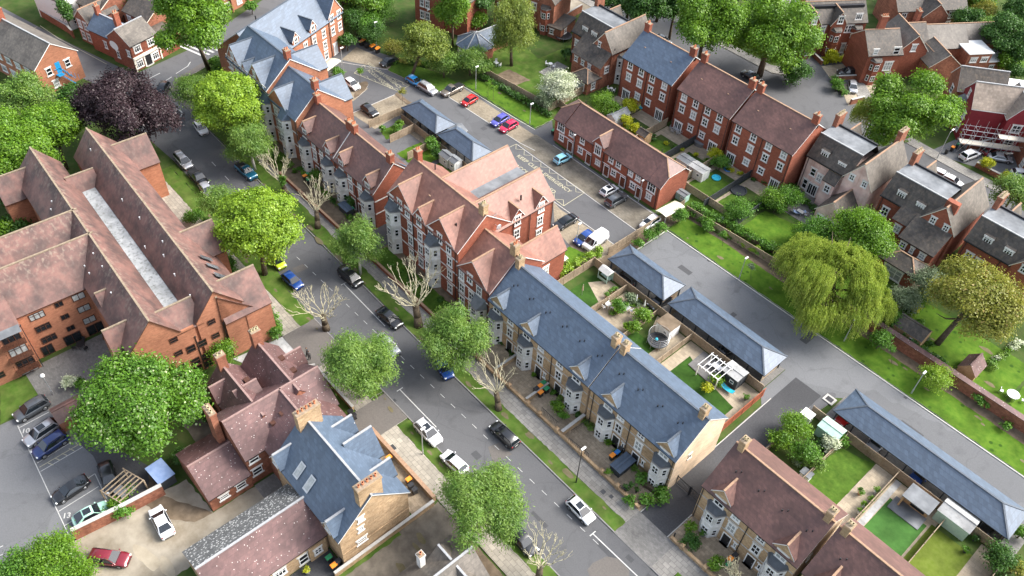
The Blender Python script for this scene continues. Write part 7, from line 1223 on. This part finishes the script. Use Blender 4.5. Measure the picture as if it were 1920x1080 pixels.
shed('long pale grey shed in the first town house garden', 1160, 214, 4.2, 2.2, 1.9, 2.5, 'shed_w', 'lead', R(90), ax='x'); shed('dark roofed summer house in the third town house garden', 1208, 250, 2.2, 2.0, 1.9, 2.6, 'wood', 'slate_o'); shed('grey shed behind the middle town house lawn', 1286, 298, 2.6, 2.2, 2.0, 2.2, 'shed_w', 'lead'); shed('long grey green shed by the trellis fence', 1312, 314, 3.2, 2.2, 2.0, 2.2, 'shed_w', 'felt'); shed('small green box shed at the end of the mews row', 1281, 362, 2.0, 1.4, 1.4, 1.6, 'shed_g', 'lead')
shed('white summer house with gravelled brown flat roof', 1254, 605, 2.6, 2.4, 2.2, 2.2, 'white', 'dirt', 0, 'summer_house'); shed('sage green flat roofed shed beside the pergola', 1378, 696, 2.9, 2.4, 2.1, 2.3, 'fence_d', 'felt'); shed('sage green summer house under the climbing shrubs', 1560, 803, 3.0, 2.2, 2.0, 2.3, 'shed_g', 'shed_g', 0, 'summer_house'); shed('small white box at the corner of the first garden', 1515, 776, 1.4, 1.2, 1.3, 1.3, 'white', 'white', 0, 'garden_store', win=False); shed('small pale store by the planted end garden', 1513, 887, 1.3, 1.0, 1.1, 1.1, 'white', 'lead', 0, 'garden_store', win=False)
shed('long pale green garden building with a row of small windows', *[float(v) for v in (1798, 966)], 4.2, 2.7, 2.1, 2.6, 'shed_g', 'felt', 0, 'garden_building', win=False)
for i in range(5): pass
t = thing('garden_studio', 'grey flat roofed garden studio with open timber front and pale deck', 'studio', (-3.7, 77.9, 0)); m = MB(); m.box(-1.7, 1.7, -.2, 1.25, 0, 2.3); m.box(-1.7, -1.5, -1.3, -.2, 0, 2.3); m.build('wall', K['wood'], t)
m = MB(); m.box(-1.85, 1.85, -1.4, 1.35, 2.3, 2.45); m.build('roof', K['lead'], t); m = MB(); m.box(-2.4, 1.9, -2.5, -.2, 0, .2); m.build('deck', K['lead'], t); m = MB(); m.box(-.6, 1.3, -.24, -.2, .4, 1.9); m.build('window', K['glass'], t)
shed('old tiled barn like shed below the bronze oak', 1712, 615, 4.6, 3.2, 1.8, 3.0, 'wood', 'slate_o', 0, 'old_shed'); shed('reddish barrel shaped shed by the brick boundary wall', 1823, 686, 2.6, 3.4, 1.4, 2.8, 'wood', 'tile_m', 0, 'hut', ax='y', win=False); shed('brick bin store with hipped tile roof at the walled car park', 128, 768, 3.0, 3.6, 2.0, 3.0, 'brick_o', 'tile_a', R(0), 'bin_store', ax='y', win=False); shed('bluish sheet covered lean-to by the gravel yard wall', 300, 884, 3.0, 2.0, 1.8, 1.8, 'fence_d', 'sheet', R(5), 'lean_to', win=False)
shed('rusty roofed little store beside the brick house end', 353, 852, 2.0, 1.6, 1.2, 1.2, 'wood', 'patio', 0, 'garden_store', win=False); shed('green felt shed beyond the octagonal sun room', 878, 30, 2.4, 2.6, 2.0, 2.4, 'shed_w', 'lead'); shed('dark slate store box on the stone forecourt', 1168, 868, 1.6, 3.0, 1.2, 1.25, 'fence_d', 'slate', 0, 'bin_store', ax='y', win=False); shed('dark bin store box before the red terrace', 648, 388, 2.6, 1.2, 1.2, 1.25, 'fence_d', 'slate', 0, 'bin_store', win=False)
# small tall playhouse shelters
def shelter(label, u, v, w, d, m, rot=0):
    x, y = at(u, v, 1.8); t = thing('garden_arbour', label, 'arbour', (x, y, 0), rot); f = MB()
    for sx in (-w/2, w/2):
        for sy in (-d/2, d/2): f.box(sx-.05, sx+.05, sy-.05, sy+.05, 0, 1.9)
    f.box(-w/2, w/2, d/2-.04, d/2, .1, 1.8); f.box(-w/2, w/2, -.1, d/2, .4, .48); f.box(-w/2, w/2, -d/2, -d/2+.04, .1, .6); f.build('frame', K[m], t); b = MB(); b.mesh([(-w/2-.1, -d/2-.1, 1.85), (w/2+.1, -d/2-.1, 1.85), (w/2+.1, 0, 2.4), (-w/2-.1, 0, 2.4), (w/2+.1, d/2+.1, 1.85), (-w/2-.1, d/2+.1, 1.85)], [(0,1,2,3), (3,2,4,5), (0,3,5), (1,4,2)]); b.build('roof', K['shed_w'], t)
shelter('sage timber arbour with pale roof on the artificial lawn patio', 1137, 508, 1.9, 1.4, 'shed_g'); shelter('timber play tower at the top right lawn', 1868, 82, 1.2, 1.4, 'wood')
def shell(label, u, v, w, d, rot=0, h=2.0):
    x, y = at(u, v, h); t = thing('cycle_shelter', label, 'shelter', (x, y, 0), rot); m = MB(); n = 6
    P = [(-w/2+w*i/n, h+.5*math.sin(math.pi*(i/n*.6+.1))-.2) for i in range(n+1)]
    for i in range(n): (x0, z0), (x1, z1) = P[i], P[i+1]; m.mesh([(x0,-d/2,z0),(x1,-d/2,z1),(x1,d/2,z1),(x0,d/2,z0),(x0,-d/2,z0-.05),(x1,-d/2,z1-.05),(x1,d/2,z1-.05),(x0,d/2,z0-.05)], [(0,1,2,3),(7,6,5,4),(0,4,5,1),(2,6,7,3)])
    m.build('roof', K['poly'], t); f = MB()
    for sx in (-w/2+.1, w/2-.1):
        for sy in np.linspace(-d/2+.1, d/2-.1, 3): f.box(sx-.04, sx+.04, sy-.04, sy+.04, 0, h-.2)
    f.build('frame', K['metal'], t)
shell('translucent cycle shelter at the end of the mews row', 1257, 392, 2.4, 4.6, R(-4)); shell('translucent cycle shelter beside the lower mansion annexe', 1036, 492, 2.2, 5.0, R(0)); shell('pale flat shelter with planting at the orange apartment wing', 617, 122, 2.6, 4.8, R(20), 2.4)
# trampolines
def tramp(label, u, v, r, net=False, tilt=0):
    x, y = at(u, v, .8); t = thing('trampoline', label, 'trampoline', (x, y, 0)); m = MB(); n = 24
    ring = lambda rr, z: [(rr*math.cos(2*math.pi*i/n), rr*math.sin(2*math.pi*i/n), z) for i in range(n)]
    m.mesh(ring(r*.84, .8), [tuple(range(n))], 0); a, b2 = ring(r*.84, .82), ring(r, .8); m.mesh(a+b2, [(i, (i+1) % n, n+(i+1) % n, n+i)[::-1] for i in range(n)], 1); m.build('mat', [K['black'], K['fence_d']], t)
    f = MB()
    for i in range(8):
        c_, s_ = math.cos(i*math.pi/4), math.sin(i*math.pi/4); f.tube((r*c_, r*s_, 0), (r*c_, r*s_, 2.4 if net else .8), .035, n=5)
    if net:
        q = ring(r, 2.4)
        for i in range(n): f.tube(q[i], q[(i+1) % n], .025, n=4)
        for z in (1.2, 1.6, 2.0):
            q = ring(r, z)
            for i in range(n): f.tube(q[i], q[(i+1) % n], .01, n=3)
    f.build('frame', K['metal' if net else 'fence_d'], t)
tramp('netted black trampoline on the grass behind the stone terrace', 1234, 638, 1.6, True); tramp('dark green trampoline beside the garden room at the top', 1057, 66, 1.9)
# garden furniture
def chair(label, x, y, rot, m='white', group='garden chairs'):
    if ('ch', m) not in _cache:
        a = MB(); a.box(-.24, .24, -.24, .24, .42, .47); b2 = MB(); b2.box(-.24, .24, .2, .25, .47, .95); l_ = MB(); l_.box(-.02, .02, -.02, .02, 0, .42); _cache[('ch', m)] = (a.data('seat', K[m]), b2.data('backrest', K[m]), l_.data('leg', K[m]))
    s, bk, lg = _cache[('ch', m)]; t = thing('garden_chair', label, 'chair', (x, y, .06), rot, group); inst('seat', s, t); inst('backrest', bk, t)
    for sx in (-.2, .2):
        for sy in (-.2, .2): inst('leg', lg, t, (sx, sy, 0))
def table(label, x, y, w, d, m='white', rnd=False, rot=0, h=.74):
    t = thing('garden_table', label, 'table', (x, y, .06), rot); a = MB(); a.tube((0, 0, h-.04), (0, 0, h), w/2, n=20) if rnd else a.box(-w/2, w/2, -d/2, d/2, h-.04, h); a.build('tabletop', K[m], t)
    for sx, sy in ((-1,-1), (1,-1), (1,1), (-1,1)): l_ = MB(); l_.box(-.03, .03, -.03, .03, 0, h-.04); l_.build('leg', K[m], t).location = (sx*w*.33, sy*d*.33, 0)
def setg(lb, u, v, n, m='white', w=1.4, d=.9, rnd=False, rad=.95):
    x, y = at(u, v, .4); table('table '+lb, x, y, w, d, m, rnd)
    for i in range(n):
        a = 2*math.pi*i/n+.3; chair(('first', 'second', 'third', 'fourth', 'fifth', 'sixth')[i]+' chair clockwise at the table '+lb, x+math.cos(a)*(rad+(w-1)*.3), y+math.sin(a)*rad, a-math.pi/2, m)
setg('on the third town house patio', 1268, 244, 6, 'metal', 1.6, 1.0); setg('on the slate roofed house patio', 1146, 168, 2, 'white', .7, .7, True, .7); setg('in the planted terrace garden', 1172, 577, 2, 'metal', 1.6, 1.0); setg('by the planted garden end', 1140, 573, 3, 'white', .9, .9, True, .8); setg('on the grey paving near the blossom tree', 1032, 122, 2, 'white', .9, .9, True, .9); setg('on the last town house patio', 1434, 328, 3, 'metal', 1.4, .9); setg('below the pergola', 1343, 690, 4, 'metal', 1.5, .9); setg('on the pink villa patio', 1500, 399, 2, 'metal', 1.2, .8); setg('by the hedge garden fence', 1352, 412, 2, 'white', 1.0, 1.0, True); setg('under the brown tree at the top', 930, 120, 3, 'white', 1.0, .8)
setg('on the courtyard terrace of the flats', 152, 648, 3, 'black', 1.2, 1.2, True); setg('beyond the brick boundary wall', 1898, 742, 2, 'metal', 1.8, 1.8, True, 1.3)
x, y = at(1340, 690, 2.2); t = thing('pergola', 'white open pergola over the grey deck', 'pergola', (x, y, .2)); m = MB()
for sx in (-1.7, 1.7):
    for sy in (-1.5, 1.5): m.box(sx-.06, sx+.06, sy-.06, sy+.06, 0, 2.2)
m.build('posts', K['white'], t); m = MB()
for sy in (-1.5, 1.5): m.box(-1.9, 1.9, sy-.05, sy+.05, 2.2, 2.35)
for i in range(6): m.box(-1.75+i*.7-.03, -1.75+i*.7+.03, -1.8, 1.8, 2.35, 2.45)
m.build('rafters', K['white'], t)
def ballx(label, name, cat, u, v, z, r, m, rz=None):
    x, y = at(u, v, z); t = MB(); t.ball((0, 0, 0), r, r, rz or r, n=10, jit=.05); o = t.build(name, K[m], None, True); o.location = (x, y, z); tag(o, label, cat)
def parasol(label, u, v, m='white', closed=True):
    x, y = at(u, v); t = thing('parasol', label, 'parasol', (x, y, 0)); p = MB(); p.tube((0, 0, 0), (0, 0, 2.4), .03, n=6); p.build('pole', K['metal'], t); c_ = MB(); c_.tube((0, 0, 1.1), (0, 0, 2.35), .16 if closed else 1.4, .05, 8); c_.build('canopy', K[m], t)
parasol('closed white parasol in the planted terrace garden, left one', 1191, 572); parasol('closed white parasol in the planted terrace garden, right one', 1206, 582); parasol('closed parasol on the artificial lawn by a round base', 1091, 553, 'patio')
x, y = at(1312, 268, .4); t = thing('hot_tub', 'grey covered round hot tub on the middle patio', 'hot tub', (x, y, 0)); m = MB(); m.prism([(1.1*math.cos(a), 1.0*math.sin(a)) for a in np.arange(0, 6.2, .4)], 0, .75); m.build('tub', K['deck'], t); m = MB(); m.prism([(1.15*math.cos(a), 1.05*math.sin(a)) for a in np.arange(0, 6.2, .4)], .75, .85); m.build('cover', K['lead'], t)
def swing(label, u, v, m='white', rot=0):
    x, y = at(u, v); t = thing('garden_hammock', label, 'hammock', (x, y, .06), rot); f = MB(); P = [(-1.3+2.6*i/8, 0, .1+.55*(2*i/8-1)**2) for i in range(9)]
    for i in range(8): f.tube(P[i], P[i+1], .05, n=6)
    f.build('frame', K['white'], t); q = MB(); Q = [(-1.1+2.2*i/6, .45+.3*(2*i/6-1)**2) for i in range(7)]
    for i in range(6): (x0, z0), (x1, z1) = Q[i], Q[i+1]; q.mesh([(x0,-.35,z0),(x1,-.35,z1),(x1,.35,z1),(x0,.35,z0),(x0,-.35,z0-.03),(x1,-.35,z1-.03),(x1,.35,z1-.03),(x0,.35,z0-.03)], [(0,1,2,3),(7,6,5,4)])
    q.build('sling', K[m], t)
swing('turquoise hammock on a white frame on the turf', 1362, 733, 'cyan_p'); swing('blue grey sun lounger by the pink villa lawn', 1497, 402, 'sheet', .8)
def pool(label, u, v, r, m, rim='blue_p'):
    x, y = at(u, v, .2); t = thing('paddling_pool', label, 'toy', (x, y, .05)); a = MB(); n = 20
    for i in range(n):
        a0, a1 = 2*math.pi*i/n, 2*math.pi*(i+1)/n; a.tube((r*math.cos(a0), r*math.sin(a0), .15), (r*math.cos(a1), r*math.sin(a1), .15), .13, n=6, cap=False)
    a.build('rim', K[rim], t); b2 = MB(); b2.tube((0, 0, .06), (0, 0, .12), r, n=20); b2.build('water', K[m], t)
pool('round blue ring pool in the toy garden', 1365, 317, .7, 'grass', 'blue_p'); pool('turquoise sand pit shell in the toy garden', 1343, 333, .75, 'cyan_p', 'cyan_p'); pool('dark sunken round pond in the small green garden', 1385, 357, 1.4, 'fence_d', 'fence_d')
ballx('turquoise ball on the netted trampoline', 'ball', 'ball', 1231, 636, 1.0, .25, 'cyan_p'); ballx('blue play seat in the slate house garden', 'play_seat', 'toy', 1203, 200, .5, .6, 'cyan_p', .5); ballx('green plastic toy on the second patio', 'toy_slide', 'toy', 1239, 232, .4, .5, 'green_p', .4)
# alley gates, posts, bollards, planters, post and items
a_, b_ = at(1266, 905), at(1317, 950); t = thing('double_gate', 'black double gate across the alley', 'gate', (a_[0], a_[1], 0)); L = b_[0]-a_[0], b_[1]-a_[1]
for k, (s, e) in enumerate(((0.02, .49), (.51, .98))):
    m = MB(); m.bar((L[0]*s, L[1]*s, 1.7), (L[0]*e, L[1]*e, 1.7), .08, .1); m.bar((L[0]*s, L[1]*s, .25), (L[0]*e, L[1]*e, .25), .08, .1)
    for i in range(13): q = s+(e-s)*i/12; m.bar((L[0]*q, L[1]*q, .2), (L[0]*q, L[1]*q, 1.75), .035)
    m.build('gate_leaf', K['black'], t)
for q in (0, .5, 1): m = MB(); m.box(-.12, .12, -.12, .12, 0, 2.0); m.build('gate_post', K['black'], t).location = (L[0]*q, L[1]*q, 0)
G_ = 'forecourt railings'
for i, (p, q) in enumerate((((1065, 832), (1102, 862)), ((1160, 920), (1172, 930)), ((1015, 775), (1045, 803)), ((1070, 818), (1105, 795)))):
    P, Q = at(*p), at(*q); t = thing('railing', ('long black railing on the forecourt wall opposite the dark lamp post', 'short black railing by the round hedge', 'black railing before the front garden shrubs', 'black railing between two forecourts')[i], 'railing', (P[0], P[1], .6), 0, G_); m = MB(); D_ = (Q[0]-P[0], Q[1]-P[1]); m.bar((0, 0, .8), (D_[0], D_[1], .8), .05)
    for k in range(12): m.bar((D_[0]*k/11, D_[1]*k/11, 0), (D_[0]*k/11, D_[1]*k/11, .8), .03)
    m.build('bars', K['black'], t)
def pots(items):
    for lb, u, v, r, m, kd in items:
        x, y = at(u, v, .3); t = thing('plant_pot', lb, 'plant pot', (x, y, .06), 0, 'plant pots'); a = MB(); a.tube((0, 0, 0), (0, 0, .45), r*.7, r, 10); a.build('pot', K[m], t); inst('plant', leaf_mesh('plant', [(0, 0, .75)], [(r*1.3, r*1.3, r*1.3)], 220, .1, int(u), LF[kd], clump=.12), t)
pots([('stone urn with light green plant on the forecourt wall', 1141, 890, .35, 'pot', 'green'), ('dark pot by the round hedge railing', 1174, 917, .3, 'fence_d', 'dark'), ('topiary pot on the white paved strip, the first from the top', 1642, 922, .25, 'white', 'green'), ('topiary pot on the white paved strip, the second from the top', 1631, 937, .25, 'white', 'green'), ('topiary pot on the white paved strip, the third from the top', 1619, 949, .25, 'white', 'green'), ('topiary pot on the white paved strip, the last', 1611, 961, .25, 'white', 'green'), ('dark pot at the last patio corner', 1810, 1033, .3, 'fence_d', 'hedge'), ('dark pot in the corner of the studio patio', 1827, 1011, .3, 'fence_d', 'dark'), ('pot plant beside the alley bollard', 1318, 1003, .3, 'deck', 'hedge'), ('square planter at the far end of the turf', 1398, 747, .3, 'deck', 'hedge'), ('small conifer pot by the planted garden fence, left', 1137, 556, .25, 'wood', 'hedge'), ('small conifer pot by the planted garden fence, middle', 1145, 549, .25, 'wood', 'hedge'), ('small conifer pot by the planted garden fence, right', 1152, 545, .25, 'wood', 'hedge'), ('black pot on the third forecourt', 1183, 912, .16, 'black', 'dark'), ('black pot nearer the round hedge', 1193, 922, .16, 'black', 'dark'), ('yellow flower pot in the villa side yard', 577, 1073, .3, 'deck', 'yellow'), ('trough with plants on the sandstone strip', 1612, 925, .3, 'wood', 'hedge')])
for lb, u, v in (('black bollard at the left of the alley mouth', 1263, 1008), ('black post by the alley gate on the right', 1306, 958)):
    x, y = at(u, v); m = MB(); m.tube((0, 0, 0), (0, 0, 1.0), .09, n=8); m.ball((0, 0, 1.05), .13, n=8); o = m.build('bollard', K['black']); o.location = (x, y, 0); tag(o, lb, 'bollard')
x, y = at(233, 918, 1); t = thing('timber_store', 'open timber log store with pale beams and a grey frame beside the black estate', 'store', (x, y, 0), R(20)); m = MB()
for i in range(6): m.bar((-1.6+i*.6, -1.8, 2.0), (-1.6+i*.6+.3, 1.8, 2.0), .12)
for sx in (-1.7, 1.7):
    for sy in (-1.8, 1.8): m.box(sx-.08, sx+.08, sy-.08, sy+.08, 0, 2.0)
m.bar((-1.8, -1.8, 1.95), (1.8, -1.8, 1.95), .12); m.bar((-1.8, 1.8, 1.95), (1.8, 1.8, 1.95), .12); m.build('frame', K['fence'], t); m = MB(); m.box(-.7, .6, -1.0, .2, .5, 1.3); m.box(-.3, .9, -.2, .9, .5, 1.0); m.build('stacked_boxes', K['lead'], t)
x, y = at(1556, 748, .3); t = thing('drain_cabinet', 'square concrete surround with dark cover on the parking island', 'cabinet', (x, y, .1)); m = MB(); m.box(-.8, .8, -.7, .7, 0, .12); m.build('surround', K['kerb'], t); m = MB(); m.box(-.5, .5, -.4, .4, .12, .15); m.build('cover', K['black'], t)
for i, (u, v, r) in enumerate(((735, 840, .9), (882, 1069, .6), (1131, 922, .6), (1146, 931, .5), (1300, 1043, .4), (772, 1074, .8), (610, 700, .6))):
    x, y = at(u, v, .13); m = MB(); m.box(-r/2, r/2, -r/2, r/2, 0, .012); o = m.build('manhole_cover', K['asph_d']); o.location = (x, y, .125 if i != 5 else .04); o.rotation_euler[2] = 0; tag(o, ('metal cover in the pale pavement by the slate villa', 'metal cover in the pale pavement at the bottom', 'metal cover in the grey pavement by the alley', 'small metal cover near the alley paving', 'small dark cover by the drive crossing', 'rusty square cover on the earth track', 'metal cover on the pale pavement near the mauve house')[i], 'cover')
# people by the wall of the mauve house drive
def person(label, u, v, rot, top, legs, hair):
    x, y = at(u, v); t = thing('person', label, 'person', (x, y, .1), rot); me = bpy.data.meshes.new('body')
    V = [(0,0,.95), (0,0,1.2), (0,.0,1.42), (0,0,1.52), (0,0,1.68), (0,.11,.86), (.06,.12,.48), (0,.12,.08), (.12,.12,.04), (0,-.11,.86), (-.1,-.12,.48), (-.16,-.12,.1), (-.04,-.12,.05), (0,.2,1.4), (.05,.27,1.12), (.14,.24,.88), (0,-.2,1.4), (-.03,-.27,1.12), (.06,-.26,.86)]
    E_ = [(0,1),(1,2),(2,3),(3,4),(0,5),(5,6),(6,7),(7,8),(0,9),(9,10),(10,11),(11,12),(2,13),(13,14),(14,15),(2,16),(16,17),(17,18)]; rad = [.15,.14,.13,.055,.1,.1,.07,.05,.04,.1,.07,.05,.04,.07,.05,.035,.07,.05,.035]
    me.from_pydata(V, E_, []); o = bpy.data.objects.new('body', me); C.objects.link(o); o.parent = t; sk = o.modifiers.new('s', 'SKIN'); o.modifiers.new('ss', 'SUBSURF').levels = 1
    for i, r in enumerate(rad): me.skin_vertices[0].data[i].radius = (r*.8 if i < 2 else r, r)
    me.skin_vertices[0].data[0].use_root = True; me.materials.append(K[top]); h = MB(); h.ball((0, 0, 1.68), .1, .1, .13, n=10); h.build('head', K['skin'], t, True); h = MB(); h.ball((-.02, 0, 1.73), .11, .11, .11, n=10); h.build('hair', K[hair], t, True)
    tr = MB(); 
    for s, z0 in ((.11, (.06, .48)), (-.11, (-.1, .48))): tr.tube((0, s, .95), (z0[0], s, .5), .12, .09, 8); tr.tube((z0[0], s, .5), (z0[0]-.04, s, .1), .09, .06, 8)
    tr.build('trousers', K[legs], t, True)
K['skin'] = mat('skin', (.45,.27,.19), None, .6, 1, .4); K['blue_l'] = K['cyan_p']
person('person in dark clothes by the low wall at the concrete drive', 577, 668, 1.0, 'black_p', 'black', 'brownf'); person('second person with pale top just below the dark dressed one', 581, 674, 2.6, 'deck', 'black', 'brownf')
